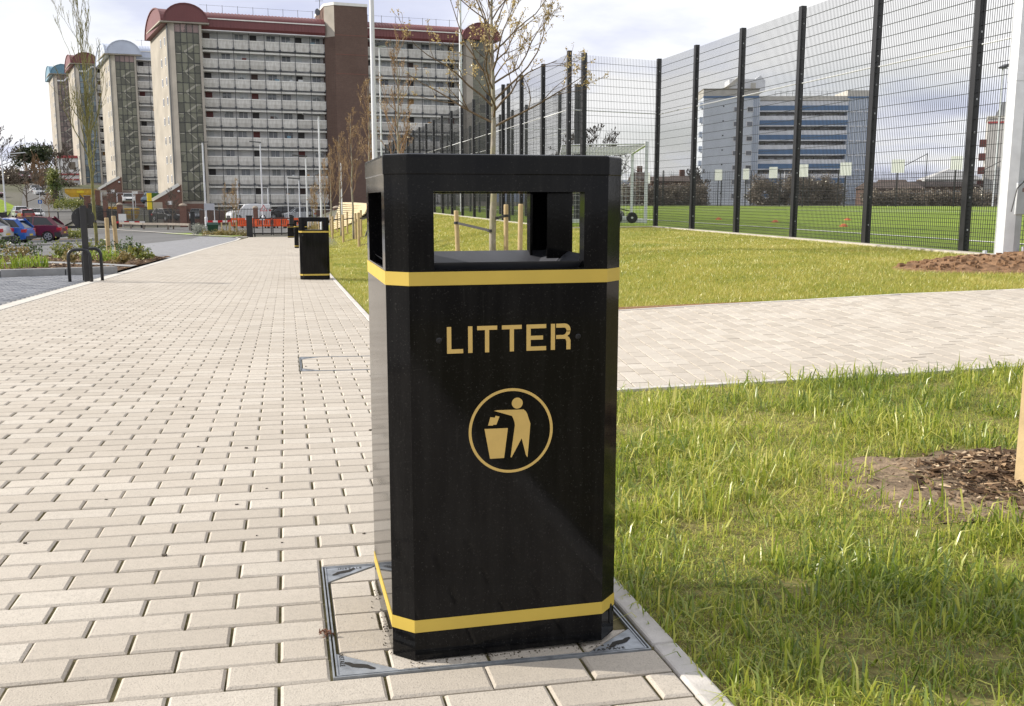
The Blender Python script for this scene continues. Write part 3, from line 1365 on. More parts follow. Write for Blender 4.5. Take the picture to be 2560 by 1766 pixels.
def bin_black():
    t = NT("bin_black_paint")
    p = t.obj
    d = t.noise(p, 260.0, 2.0, 0.8)
    spots = t.ramp(t.voro(p, 70.0), [(0.02, 1.0), (0.05, 0.0)])
    sel = t.ramp(t.noise(p, 3.0, 3.0), [(0.5, 0.0), (0.62, 1.0)])
    dust = t.math('MULTIPLY', t.ramp(d, [(0.62, 0.0), (0.72, 1.0)]), .10)
    k = t.math('ADD', t.math('MULTIPLY', t.math('MULTIPLY', spots, sel), .14), dust, clamp=True)
    t.set(color=t.mix(k, (.0045, .0045, .005), (.20, .19, .18)), spec=.15)
    t.set(rough=t.ramp(t.noise(p, 5.0, 4.0, .65), [(0.3, .05), (0.7, .11)]))
    st = t.noise(t.mapping(p, (9, 9, .8)), 3.0, 4.0, .6)
    sc = t.ramp(t.noise(t.mapping(p, (40, 40, 3), rot=(.3, .5, .2)), 1.5, 3.0, .7), [(.66, 0.0), (.74, 1.0)])
    k = t.math('ADD', k, t.math('ADD', t.math('MULTIPLY', t.ramp(st, [(.45, 0.0), (.75, 1.0)]), .022), t.math('MULTIPLY', sc, .018)), clamp=True)
    t.set(color=t.mix(k, (.0045, .0045, .005), (.30, .29, .27)))
    t.bump(t.noise(p, 160.0, 2.0, .5), .02, .002)
    return t.m


M_bin = bin_black()
M_bin_in = simple("bin_liner_grey", (.11, .115, .135), .3, .2, 12.0)
M_gold = simple("bin_gold_band", (.52, .375, .06), .5, .06, 8.0)
M_gold2 = simple("bin_gold_letter", (.56, .385, .115), .5, .06, 30.0)
M_screw = simple("screw_head", (.03, .03, .032), .35, .2, 100.0, metal=.6)

BW, BD, BC = .2375, .225, .040      # half width, half depth, corner cut
FX, FY = BW - BC, BD - BC           # half flats


def octo(e=0.0):
    k = e * .4142
    return [(-FX - k, -BD - e), (FX + k, -BD - e), (BW + e, -FY - k), (BW + e, FY + k), (FX + k, BD + e), (-FX - k, BD + e), (-BW - e, FY + k), (-BW - e, -FY - k)]


def octo_ring(mb, e0, e1, z0, z1):
    a, b = octo(e0), octo(e1)
    rs = [[(x, y, z0) for x, y in b], [(x, y, z0) for x, y in a], [(x, y, z1) for x, y in a], [(x, y, z1) for x, y in b]]
    n = 8
    o = len(mb.v)
    for r in rs:
        mb.v.extend(r)
    for i in range(4):
        j = (i + 1) % 4
        for k in range(n):
            k2 = (k + 1) % n
            mb.f.append((o + i * n + k, o + i * n + k2, o + j * n + k2, o + j * n + k))


AP0, AP1 = .787, .934
TH = .006


def panel_pieces(half, ap):
    """wall panel in local (u, z): solid below, two jambs, header"""
    return [(-half, half, 0.0, AP0), (-half, -ap, AP0, AP1), (ap, half, AP0, AP1), (-half, half, AP1, .968)]


def make_bin(label, lettering, door):
    t = thing("litter_bin", label, "litter bin", group="black litter bins along the path")
    # front and rear panel, side panels
    for nm, s in (("front_panel", -1), ("rear_panel", 1)):
        mb = MB()
        for u0, u1, z0, z1 in panel_pieces(FX, .149):
            y = s * BD
            mb.box((u0, min(y, y - s * TH), z0), (u1, max(y, y - s * TH), z1))
        # flange lips round the aperture
        yi0, yi1 = sorted((s * (BD - TH), s * (BD - .030)))
        mb.box((-.155, yi0, AP0 - .003), (-.149, yi1, AP1)); mb.box((.149, yi0, AP0 - .003), (.155, yi1, AP1))
        mb.box((-.149, yi0, AP1), (.149, yi1, AP1 + .006))
        mb.build(nm, M_bin, t)
    for nm, s in (("side_panel", -1), ("side_panel", 1)):
        mb = MB()
        for u0, u1, z0, z1 in panel_pieces(FY, .140):
            x = s * BW
            mb.box((min(x, x - s * TH), u0, z0), (max(x, x - s * TH), u1, z1))
        xi0, xi1 = sorted((s * (BW - TH), s * (BW - .062)))
        mb.box((xi0, .140, AP0 - .003), (xi1, .146, AP1))
        xj0, xj1 = sorted((s * (BW - TH), s * (BW - .012)))
        mb.box((xj0, -.146, AP0 - .003), (xj1, -.140, AP1))
        mb.box((xi0, -.140, AP1), (xi1, .140, AP1 + .006))
        mb.build(nm, M_bin, t)
    for sx in (-1, 1):
        for sy in (-1, 1):
            a = (sx * FX, sy * BD)
            b = (sx * BW, sy * FY)
            k = TH * .4142
            a2 = (sx * (FX - k), sy * (BD - TH))
            b2 = (sx * (BW - TH), sy * (FY - k))
            poly = [a, b, b2, a2]
            if sx * sy > 0:
                poly = poly[::-1]
            mb = MB()
            mb.prism(poly, 0.0, .968)
            o = mb.build("corner_post", M_bin, t)
            if sx > 0 and sy < 0 and lettering:
                # drain slot low on the corner
                m2 = MB()
                cx, cy = (a[0] + b[0]) / 2, (a[1] + b[1]) / 2
                nx, ny = .7071, -.7071
                ux, uy = .7071, .7071
                ring = []
                for e in (.0006, .0016):
                    pass
                pts = []
                for i in range(16):
                    th = 2 * math.pi * i / 16
                    u, w = .0065 * math.cos(th), .013 * math.sin(th) + (.010 if math.sin(th) > 0 else -.010)
                    pts.append((cx + 0.012 * ux + u * ux + nx * .0012, cy + .012 * uy + u * uy + ny * .0012, .045 + w))
                m2.v = pts
                m2.f = [tuple(range(16))]
                m2.build("drain_slot", simple("slot_dark", (.004, .004, .004), .9, 0), o)
    # cap
    mb = MB()
    ec = .0018
    o8 = lambda e, z: [(x, y, z) for x, y in octo(e)]
    mb.rings([o8(ec, .966), o8(ec, 1.000), o8(ec - .002, 1.0032), o8(ec - .007, 1.0045)])
    bevel(mb.build("cap", M_bin, t), .0025, 2, 25)
    # gold bands, a hair proud of the panels
    for z0, z1 in ((.060, .086), (.7575, .7835)):
        mb = MB()
        octo_ring(mb, -.001, .0011, z0, z1)
        mb.build("gold_band", M_gold, t)
    # hopper and liner
    mb = MB()
    oo = [(x * .985, y * .98) for x, y in octo(-.007)]
    ii = [(x * .72, y * .62) for x, y in octo(-.007)]
    zt_, zi = .800, .752
    mb.rings([[(x, y, zt_) for x, y in oo], [(x, y, zi) for x, y in ii], [(x, y, .05) for x, y in ii]], cap=False)
    mb.build("liner", M_bin_in, t)
    mb = MB()
    mb.rings([[(x, y, .012) for x, y in octo(-.01)], [(x, y, .03) for x, y in octo(-.01)]])
    mb.build("base_plate", M_bin, t)
    if door:
        mb = MB()
        mb.box((-.1945, -BD - .0012, .02), (-.1900, -BD + .001, .74))
        mb.build("door_gap", simple("gap_dark", (.004, .004, .004), .9, 0), t)
        for z in (.03, .70):
            mb = MB()
            mb.box((-.198, -BD - .006, z), (-.176, -BD - .0002, z + .03))
            mb.build("hinge", M_screw, t)
    if lettering:
        fy = -BD - .0010
        y1 = -BD - .0001

        def flat(name, polys):
            mb = MB()
            for P in polys:
                mb.prism([((u) / 1000 - FX, z / 1000) for u, z in P], fy, y1, 'y')
            mb.build(name, M_gold2, t)

        def rect(u0, u1, z0, z1):
            return [(u0, z0), (u1, z0), (u1, z1), (u0, z1)]
        B, T_ = 625.0, 677.0
        flat("letter_l", [rect(71.3, 79.8, B, T_), rect(79.8, 103, B, 633.2)])
        flat("letter_i", [rect(112.9, 121.4, B, T_)])
        flat("letter_t", [rect(130.8, 170.7, 669, T_), rect(146.3, 154.6, B, 669)])
        flat("letter_t", [rect(180.2, 220, 669, T_), rect(196, 204.3, B, 669)])
        flat("letter_e", [rect(229.8, 238.3, B, T_), rect(238.3, 269.9, 669, T_), rect(238.3, 263.5, 646.5, 654.5), rect(238.3, 269.9, B, 633.2)])
        arc = []
        # R: a stencil stem and a broken bowl
        out = [(290.4, T_)] + [(308 + 12.0 * math.sin(a), 665 + 12.0 * math.cos(a)) for a in [0, .35, .7, 1.05, 1.4]] + [(320.0, 662.6)]
        inn = [(312.0, 662.6)] + [(306.5 + 5.4 * math.sin(a), 663.6 + 5.4 * math.cos(a)) for a in [1.4, .9, .45, 0]] + [(290.4, 669.0)]
        low_o = [(319.6, 661.0), (318.2, 656.0), (313.5, 652.0), (317.6, 649.0), (320.2, 643.5), (320.2, B), (311.8, B), (311.8, 641.5), (309.6, 646.0), (305.0, 646.6), (290.4, 646.6), (290.4, 654.3), (305.5, 654.3), (309.5, 656.0), (311.6, 661.0)]
        flat("letter_r", [rect(279.6, 288.0, B, T_), (out + inn)[::-1], low_o[::-1]])
        # tidy figure in a ring
        cu, cz = 198.6, 465.4
        mb = MB()
        n = 72
        for k in range(n):
            a0, a1 = 2 * math.pi * k / n, 2 * math.pi * (k + 1) / n
            q = []
            for r, a in ((86.0, a0), (86.0, a1), (80.4, a1), (80.4, a0)):
                q.append(((cu + r * math.sin(a)) / 1000 - FX, (cz + r * math.cos(a)) / 1000))
            mb.add([(x, fy, z) for x, z in q], [(0, 1, 2, 3)])
        mb.build("emblem_ring", M_gold2, t)
        head = [(211.2 + 11.1 * math.cos(a), 520.7 + 11.1 * math.sin(a)) for a in [2 * math.pi * i / 28 for i in range(28)]]
        body = [(164.0, 507.4), (171.1, 508.3), (224.4, 507.2), (228.5, 503.5), (231.4, 498.5), (238.1, 477.3), (236.4, 455), (232.4, 408.8), (229.2, 413.4), (220.3, 448.8), (199.7, 410.9), (197.6, 411.1), (206.4, 475.8), (205.6, 482.0), (203.2, 489.5), (200.4, 495.3)]
        paper = [(156.5, 495.1), (165.2, 493.4), (167.2, 497.3), (174.9, 495.4), (168.5, 479.2), (162.9, 479.5), (160.8, 477.9), (151.9, 478.4)]
        bucket = [(144.5, 471.7), (192.0, 471.0), (184.2, 410.4), (155.5, 410.5)]
        flat("emblem_figure", [head, body[::-1]])
        flat("emblem_paper", [paper[::-1]])
        flat("emblem_basket", [bucket[::-1]])
        for u, z in ((55.7, 651.3), (335.8, 650)):
            mb = MB()
            c = (u / 1000 - FX, 0, z / 1000)
            pr = []
            for r, yy in ((.0060, -.0002), (.0055, -.0016), (.0038, -.0030), (.0030, -.0018), (.0005, -.0018)):
                pr.append([(c[0] + r * math.cos(a), -BD + yy, c[2] + r * math.sin(a)) for a in [2 * math.pi * i / 18 for i in range(18)]])
            mb.rings(pr)
            mb.build("screw", M_screw, t)
    return t


BIN_RZ = .009


def bin_at(t, fx, fy, rz=BIN_RZ):
    """place by the front left corner of the front flat"""
    c, s = math.cos(rz), math.sin(rz)
    x = fx + FX * c - BD * s
    y = fy + FX * s + BD * c
    t.location = (x, y, zt(fx, fy) + .001)
    t.rotation_euler = (-.012, 0.006, rz)
    return t


bin1 = bin_at(make_bin("nearest black litter bin, marked LITTER with a gold tidy figure emblem", True, False), .224, 1.826)
bin1.rotation_euler = (0, 0, BIN_RZ)
bin1.location.z = zt(.224, 1.826)
bin2 = bin_at(make_bin("plain black litter bin with gold bands standing second along the path edge", False, True), .245, 16.12)
bin3 = copy_tree(bin2)
bin3["label"] = "small looking black litter bin with gold bands half hidden behind the second one"
bin_at(bin3, .33, 36.3)
bin4 = copy_tree(bin2)
bin4["label"] = "farthest black litter bin, close to the gate at the path's end"
bin_at(bin4, .16, 72.5)

# ------------------------------------------------------------------ recessed covers
M_galv = simple("galvanised_steel", (.30, .32, .345), .5, .35, 22.0, metal=.45, bump=.05, bscale=200)
M_dark = simple("dark_recess", (.02, .018, .016), .95, .2, 30.0)


def cover(x0, x1, y0, y1, label, letters, seed):
    cx, cy = (x0 + x1) / 2, (y0 + y1) / 2
    t = thing("inspection_cover", label, "cover", (cx, cy, zt(cx, cy)), 0)
    sx = (zt(cx + .1, cy) - zt(cx - .1, cy)) / .2
    sy = (zt(cx, cy + .1) - zt(cx, cy - .1)) / .2
    t.rotation_euler = (math.atan(sy), -math.atan(sx), 0)
    a, b = (x1 - x0) / 2, (y1 - y0) / 2
    # two thin rims: frame and tray, with a dark slot between
    for nm, e, w, h in (("outer_frame", 0.0, .0032, .0012), ("inner_tray", .0072, .0032, .001)):
        mb = MB()
        A, B_ = a - e, b - e
        mb.box((-A, -B_, -.05), (A, -B_ + w, h))
        mb.box((-A, B_ - w, -.05), (A, B_, h))
        mb.box((-A, -B_ + w, -.05), (-A + w, B_ - w, h))
        mb.box((A - w, -B_ + w, -.05), (A, B_ - w, h))
        mb.build(nm, M_galv, t)
    # bed of the tray
    mb = MB()
    mb.box((-a + .011, -b + .011, -.05), (a - .011, b - .011, -.012))
    mb.build("tray_bed", M_sand, t)
    A, B_ = a - .0108, b - .0108
    L, H = .122, .098
    L2 = .145
    for qx in (-1, 1):
        for qy in (-1, 1):
            P = [(qx * A, qy * B_), (qx * (A - L), qy * B_), (qx * A, qy * (B_ - H))]
            if qx * qy < 0:
                P = P[::-1]
            mb = MB()
            mb.prism(P, -.03, -.0005)
            pl = mb.build("corner_plate", M_galv, t)
            # lifting slot, an S shaped hole
            c = Vector((qx * (A - .043), qy * (B_ - .034), 0.0004))
            pts = []
            ang = rad(35) * (1 if qx * qy < 0 else -1) * .6
            prof = [(-.034, -.010), (-.024, -.011), (-.014, -.006), (.000, -.008), (.014, -.007), (.024, -.001), (.034, .004), (.034, .010), (.024, .011), (.014, .007), (.000, .009), (-.014, .008), (-.024, .001), (-.034, -.004)]
            m2 = MB()
            for u, v in prof:
                v = v * (1 if qx * qy < 0 else -1)
                pts.append((c.x + u * math.cos(ang) - v * math.sin(ang), c.y + u * math.sin(ang) + v * math.cos(ang), c.z))
            m2.v = pts
            m2.f = [tuple(range(len(pts))) if qx * qy < 0 else tuple(reversed(range(len(pts))))]
            m2.build("lifting_slot", M_dark, pl)
            txt = letters.get((qx, qy))
            if txt:
                cu = bpy.data.curves.new("lettering", 'FONT')
                cu.body = txt[0]
                cu.size = .0135
                cu.extrude = .0002
                cu.space_character = 1.25
                cu.materials.append(M_dark)
                tmp = bpy.data.objects.new("lettering_source", cu)
                C.objects.link(tmp)
                dg = bpy.context.evaluated_depsgraph_get()
                me = bpy.data.meshes.new_from_object(tmp.evaluated_get(dg))
                bpy.data.objects.remove(tmp)
                to = link("lettering", me, pl)
                to.location = txt[1]
                to.rotation_euler = (0, 0, txt[2])
    # paving blocks set in the tray
    rr = random.Random(seed)
    n = int(round((2 * b - .03) / .1))
    ph = (2 * b - .028) / n
    for r in range(n):
        y = -b + .014 + ph * (r + .5)
        x = -a + .014 + (-.1 if r % 2 == 0 else 0)
        while x < a - .03:
            u0, u1 = max(x, -a + .014), min(x + .2, a - .014)
            x += .2
            if u1 - u0 < .03:
                continue
            P = [(u0 + .003, y - ph / 2 + .002), (u1 - .003, y - ph / 2 + .002), (u1 - .003, y + ph / 2 - .002), (u0 + .003, y + ph / 2 - .002)]
            # clip against the corner plates
            for qx in (-1, 1):
                for qy in (-1, 1):
                    # keep points with  (A-|x|)/L + (B-|y|)/H > 1.06
                    f = lambda p: ((A - qx * p[0]) / L + (B_ - qy * p[1]) / H) - 1.07
                    Q = []
                    for i in range(len(P)):
                        p, q = P[i], P[(i + 1) % len(P)]
                        fp, fq = f(p), f(q)
                        if fp >= 0:
                            Q.append(p)
                        if fp * fq < 0:
                            s = fp / (fp - fq)
                            Q.append((p[0] + (q[0] - p[0]) * s, p[1] + (q[1] - p[1]) * s))
                    P = Q
                    if len(P) < 3:
                        break
                if len(P) < 3:
                    break
            if len(P) < 3:
                continue
            ar = abs(sum(P[i][0] * P[(i + 1) % len(P)][1] - P[(i + 1) % len(P)][0] * P[i][1] for i in range(len(P)))) / 2
            if ar < .0008:
                continue
            mb = MB()
            gx = sum(p[0] for p in P) / len(P)
            gy = sum(p[1] for p in P) / len(P)
            ins = [(gx + (p[0] - gx) * (1 - .004 / max(.004, math.hypot(p[0] - gx, p[1] - gy))), gy + (p[1] - gy) * (1 - .004 / max(.004, math.hypot(p[0] - gx, p[1] - gy)))) for p in P]
            zz = rr.gauss(-.001, .0006)
            mb.rings([[(p[0], p[1], -.03) for p in P], [(p[0], p[1], zz - .004) for p in P], [(p[0], p[1], zz) for p in ins]])
            mb.build("paving_block", M_brick, t)
    return t


x0, x1, y0, y1 = COVERS[0]
A_, B2_ = (x1 - x0) / 2 - .0125, (y1 - y0) / 2 - .0125
cover(x0 + .003, x1 - .003, y0 + .003, y1 - .003, "paved inspection cover with galvanised frame and corner plates under the nearest litter bin",
      {(1, -1): ("FAB PAVE", (A_ - .112, -B2_ + .004, .0002), 0.0), (-1, -1): ("INSTALE", (-A_ + .006, -B2_ + .100, .0002), -math.pi / 2),
       (-1, 1): ("INSTALE", (-A_ + .03, B2_ - .017, .0002), 0.0)}, 5)
x0, x1, y0, y1 = COVERS[1]
cover(x0 + .003, x1 - .003, y0 + .003, y1 - .003, "paved inspection cover with thin steel rim farther up the path behind the bin", {}, 6)

# grit and husks gathered against the foot of the near bin
mb = MB()
_g = random.Random(12)
_c, _s = math.cos(BIN_RZ), math.sin(BIN_RZ)
for i in range(130):
    k = _g.random()
    if k < .7:
        lx, ly = _g.uniform(-FX - .02, FX + .02), -BD - abs(_g.gauss(.004, .012))
    else:
        lx, ly = -BW - abs(_g.gauss(.004, .012)), _g.uniform(-FY, FY)
    X, Y = bin1.location.x + lx * _c - ly * _s, bin1.location.y + lx * _s + ly * _c
    s = _g.uniform(.0008, .0024)
    mb.cbox((X, Y, zt(X, Y) + s * .3), (s * 1.5, s, s * .8), _g.uniform(0, 3))
tag(mb.build("grit", simple("foot_grit", (.10, .085, .06), .95, .5, 90), fix=False), "fine grit gathered along the foot of the nearest bin", "grit", kind="stuff")

# leaf scrap caught on the frame of the near cover
mb = MB()
_g = random.Random(2)
for i in range(16):
    p = Vector((.052 + _g.gauss(0, .007), 1.985 + _g.gauss(0, .007), zt(.05, 1.98) + .003 + abs(_g.gauss(0, .004))))
    d = Vector((_g.gauss(0, 1), _g.gauss(0, 1), _g.gauss(0, .6))).normalized() * _g.uniform(.006, .014)
    mb.bar(p - d / 2, p + d / 2, .004, .0012)
tag(mb.build("dead_leaf", simple("dead_leaf", (.16, .07, .04), .9, .4, 200), fix=False), "crumpled brown dead leaf on the cover frame left of the bin", "leaf")
# ------------------------------------------------------------------ tall mesh fence and pitch equipment
M_fblack = simple("fence_black", (.012, .012, .014), .38, .2, 3.0)
M_fgrey = simple("fence_grey", (.05, .052, .055), .45, .2, 3.0)  # lighter grey than the near fence
M_white_p = simple("white_powder_coat", (.78, .80, .83), .4, .06, 2.0)
M_rail = simple("white_net_rail", (.80, .82, .85), .45, .05, 2.0)
M_galv_clip = simple("galvanised_clip", (.42, .43, .45), .45, .2, 50, metal=.4)
_fr = random.Random(44)
FH = 4.62


def mesh_panel_mesh(L, mat, H=FH, coarse=.2, fine_top=1.3, step=.05, r=.0040):
    mb = MB()
    zs = [.05 + .0667 * i for i in range(int(fine_top / .0667))]
    z = zs[-1] + coarse if zs else .05
    while z < H:
        zs.append(z)
        z += coarse
    for z in zs:
        for s in (-1, 1):
            mb.bar((.03, s * .006, z), (L - .03, s * .006, z), r * 1.7, r * 1.7)
    x = .05
    while x < L - .03:
        mb.bar((x, 0, .03), (x, 0, H + .02), r * 1.5, r * 1.5, up=(1, 0, 0))
        x += step
    me = mb.mesh("mesh_panel", mat)
    return me


def post_mesh(mat, H=FH + .08, sink=.3):
    mb = MB()
    mb.box((-.06, -.055, -sink), (.06, .055, H))
    for i in range(9):
        z = .35 + i * .5
        mb.box((-.012, -.066, z - .014), (.012, -.0551, z + .014))
        mb.box((-.0665, -.012, z - .014), (-.0601, .012, z + .014))
    me = mb.mesh("fence_post", mat)
    me.materials.append(M_galv_clip)
    for p_ in me.polygons:
        if p_.index >= 6:
            p_.material_index = 1
    return me


def bolt_mesh():
    mb = MB()
    for i in range(9):
        z = .3 + i * .5
        mb.lathe([(.012, z - .006), (.012, z + .006)], 6, (0, 0, 0))
    return mb


def fence(label, pts, mat, extra=True, H=FH, skip0=False, r=.0040):
    x0, y0 = pts[0]
    root = thing("mesh_fence", label, "fence", (x0, y0, zpitch(y0)))
    pm = post_mesh(mat, H + .08)
    panels = {}
    rail = None
    for i, (x, y) in enumerate(pts):
        o = None if (skip0 and i in (0, len(pts) - 1)) else link("fence_post", pm, root, (x - x0, y - y0, zpitch(y) - zpitch(y0)))
        q = pts[min(i + 1, len(pts) - 1)]
        p = pts[max(i - 1, 0)]
        if o:
            o.rotation_euler = (0, 0, math.atan2(q[1] - p[1], q[0] - p[0]))
        if i + 1 < len(pts):
            nx, ny = pts[i + 1]
            L = math.hypot(nx - x, ny - y)
            k = round(L, 2)
            if k not in panels:
                panels[k] = (mesh_panel_mesh(L, mat, H, r=r), None)
                m2 = MB()
                m2.tube([(.04, -.02, 3.18), (L - .04, -.02, 3.18)], .014, 6)
                panels[k] = (panels[k][0], m2.mesh("net_rail", M_rail))
            a = math.atan2(ny - y, nx - x)
            pa = link("mesh_panel", panels[k][0], root, (x - x0, y - y0, zpitch(y) - zpitch(y0)))
            pa.rotation_euler = (_fr.gauss(0, .0022), -math.atan2(zpitch(ny) - zpitch(y), L) + _fr.gauss(0, .001), a + _fr.gauss(0, .003))
            if extra:
                ra = link("net_rail", panels[k][1], root, (x - x0, y - y0, zpitch(y) - zpitch(y0)))
                ra.rotation_euler = (0, 0, a)
    return root


FA = [(FENCE_X, y) for y in (3.0, 5.6, 8.17, 10.77, 13.37, 16.05, 18.72, 21.40, 24.0, 26.6)]
fence("tall black mesh fence along the near side of the pitch, right of the bin", FA, M_fblack)
FJ = [(FENCE_X - .02, 26.58), (8.05, 26.0), (7.62, 25.86)]
fence("short return of black mesh fence facing the camera between the two long fence runs", FJ, M_fblack, skip0=True)
FB = [(7.55, 25.72 + 2.72 * i) for i in range(19)]
fence("long black mesh fence running away above the grass bank left of the goal", FB, M_fblack, r=.0024)
FR = [(10.15, 33.2 + 2.6 * i) for i in range(13)]
fence("grey mesh fence on the far side of the goal recess", FR, M_fgrey, r=.0024)
fence("end panel of grey mesh closing the goal recess", [(10.02, 33.2), (7.68, 33.6)], M_fgrey, r=.0028)

M_plinth = simple("fence_plinth_concrete", (.50, .46, .40), .85, .12, 4.0, bump=.2, world=True)
mb = MB()
for (x0, y0), (x1, y1) in (((FENCE_X - .17, 3), (FENCE_X - .17, 26.45)),):
    n = 12
    for i in range(n):
        ya, yb = y0 + (y1 - y0) * i / n, y0 + (y1 - y0) * (i + 1) / n
        mb.bar((x0, ya + .004, zpitch(ya) - .06), (x0, yb - .004, zpitch(yb) - .06), .22, .16)
for i in range(24):
    ya, yb = 25.8 + 2.1 * i, 25.8 + 2.1 * (i + 1)
    mb.bar((7.38, ya + .004, zpitch(ya) - .06), (7.38, yb - .004, zpitch(yb) - .06), .22, .16)
mb.bar((7.5, 25.62, zpitch(25.7) - .06), (FENCE_X - .3, 26.22, zpitch(26.2) - .06), .2, .16)
struct(mb.build("fence_plinth", M_plinth), "pale concrete strip along the foot of the mesh fence")

# ------------------------------------------------------------------ portable goal
def net_mat():
    return simple("net_cord", (.75, .75, .76), .8, .05, 5.0)


M_net = net_mat()
M_rubber = simple("tyre_rubber", (.014, .014, .015), .7, .2, 20.0)


def goal(loc, rz, w, h, d, label, wheels=True, cell=.14, topf=.42):
    t = thing("football_goal", label, "goal", loc, rz)
    r = .05
    hw = w / 2
    td = d * topf       # depth at the top
    for sx, nm in ((-1, "upright"), (1, "upright")):
        mb = MB()
        mb.box((sx * hw - r, -r, 0), (sx * hw + r, r, h))
        mb.build(nm, M_white_p, t)
    mb = MB(); mb.box((-hw + r, -r, h - .1), (hw - r, r, h)); mb.build("crossbar", M_white_p, t)
    for sx in (-1, 1):
        mb = MB()
        mb.bar((sx * hw, r, .07), (sx * hw, d, .07), .09, .11); mb.build("base_rail", M_white_p, t)
        mb = MB()
        mb.tube([(sx * hw, r, h - .06), (sx * hw, td, h - .10), (sx * hw, d - .04, .12)], .026, 8); mb.build("back_stay", M_white_p, t)
    mb = MB(); mb.bar((-hw + .05, d, .07), (hw - .05, d, .07), .09, .09); mb.build("rear_rail", M_white_p, t)
    mb = MB()
    c = .0075
    nx = int(w / cell)
    path = [(0.05, h - .08), (td, h - .10), (d - .04, .14)]
    # back and top net
    seg = []
    for (y0, z0), (y1, z1) in zip(path, path[1:]):
        L = math.hypot(y1 - y0, z1 - z0)
        n = max(1, int(L / cell))
        for i in range(n):
            f = i / n
            sag = .06 * math.sin(math.pi * f)
            seg.append((y0 + (y1 - y0) * f, z0 + (z1 - z0) * f - sag))
    seg.append(path[-1])
    for i in range(nx + 1):
        x = -hw + w * i / nx
        for (a, b), (e, f) in zip(seg, seg[1:]):
            mb.bar((x, a, b), (x, e, f), c, c)
    for (a, b) in seg:
        mb.bar((-hw, a, b), (hw, a, b), c, c)
    for sx in (-1, 1):
        for i, (a, b) in enumerate(seg):
            mb.bar((sx * hw, a, b), (sx * hw, a, .14), c, c)
        z = .14
        while z < h - .1:
            ymax = td + (d - td) * (h - .1 - z) / (h - .24)
            mb.bar((sx * hw, .05, z), (sx * hw, ymax, z), c, c)
            z += cell
    mb.build("net", M_net, t, fix=False)
    if wheels:
        for sx in (-1, 1):
            for y in (.42, .88):
                mb = MB()
                cx = sx * (hw + .12)
                pr = []
                for rr, xx in ((.06, -.05), (.14, -.055), (.17, -.03), (.17, .03), (.14, .055), (.06, .05)):
                    pr.append([(cx + xx, y + rr * math.cos(a), .17 + rr * math.sin(a)) for a in [2 * math.pi * i / 18 for i in range(18)]])
                mb.rings(pr)
                wh = mb.build("wheel", M_rubber, t)
                mb = MB()
                mb.tube([(cx - sx * .08, y, .17), (cx + sx * .065, y, .17)], .035, 8)
                mb.build("hub", M_white_p, wh)
                mb = MB()
                mb.bar((cx - sx * .02, y + .1, .38), (cx + sx * .02, y + .42, .45), .03, .03)
                mb.build("lever", M_rubber, wh)
    return t


goal((11.58, 31.1, zpitch(31.1) + .03), rad(74.2), 5.8, 2.46, 3.0, "large white portable football goal with net and black wheels behind the fence", topf=.86)
goal((54.2, 60.5, zpitch(60.5) + .02), rad(-13), 3.4, 1.32, 1.1, "small white goal at the far edge of the pitch", wheels=False, cell=.2)

M_cone_o = simple("cone_orange", (.55, .14, .04), .55, .1, 5)
M_cone_r = simple("cone_red", (.60, .03, .025), .55, .1, 5)
cones = [(15.77, 33.76, 0, "flat orange training cone farthest left on the pitch"), (16.07, 29.98, 0, "flat orange training cone between the third and fourth fence post"),
         (15.80, 25.4, 0, "flat orange training cone nearer of the two beside the tower block"), (20.14, 32.15, 0, "flat orange training cone farther of the two beside the tower block"),
         (16.11, 20.59, 1, "flat red training cone nearest to the floodlight mast"), (25.5, 32.5, 1, "flat red training cone far out behind the red one by the mast"),
         (13.6, 16.2, 1, "flat red training cone close behind the fence plinth")]
for x, y, k, lab in cones:
    mb = MB()
    mb.lathe([(.13, 0.0), (.125, .01), (.05, .075), (.035, .08)], 14)
    o = mb.build("training_cone", (M_cone_o, M_cone_r)[k], smooth=False)
    o.location = (x, y, zpitch(y) + .005)
    tag(o, lab, "training cone", "training cones on the pitch")

# far ball stop fence with white boards
M_thin = simple("far_fence_black", (.016, .016, .018), .5, .1, 3)
ffa, ffb = Vector((20.0, 84.2, 0)), Vector((68.0, 73.6, 0))
ffd = (ffb - ffa)
ffl = ffd.length
ffn = 19
root = thing("far_fence", "low dark mesh fence along the far end of the pitch", "fence", (ffa.x, ffa.y, zpitch(ffa.y)), math.atan2(ffd.y, ffd.x))
pm = MB(); pm.box((-.035, -.035, -.2), (.035, .035, 3.1)); pmm = pm.mesh("fence_post", M_thin)
pm = MB(); pm.box((-.035, -.035, -.2), (.035, .035, 4.6)); pmt = pm.mesh("fence_post", M_thin)
L = ffl / ffn
pn = MB()
z = .1
while z < 3.05:
    pn.bar((0, 0, z), (L, 0, z), .012, .012)
    z += .2
x = .1
while x < L:
    pn.bar((x, 0, 0), (x, 0, 3.05), .012, .012, up=(1, 0, 0))
    x += .2
pnm = pn.mesh("mesh_panel", M_thin)
for i in range(ffn + 1):
    link("fence_post", pmt if i in (3, 14, 17) else pmm, root, (L * i, 0, 0))
    if i < ffn:
        link("mesh_panel", pnm, root, (L * i, 0, 0))
mb = MB()
for i, s in ((3, 1), (3, -1), (17, -1), (14, -1)):
    mb.bar((L * i, 0, 4.55), (L * i + s * 3.0, 0, 2.95), .05, .05)
mb.build("brace", M_thin, root)
ffdir = ffd.normalized()
M_board = simple("white_board", (.88, .88, .88), .5, .04, 3)
bl = [(1618, 446, .45, .95, 88), (1795, 438, .62, .95, 85.0), (1864, 436, .55, .95, 84), (1932, 432, .68, .95, 83.5), (2008, 427, .75, 1.05, 82.5), (2113, 423, .92, 1.08, 81.5), (2243, 416, 1.0, 1.1, 80.2), (2389, 408, .9, 1.1, 79)]
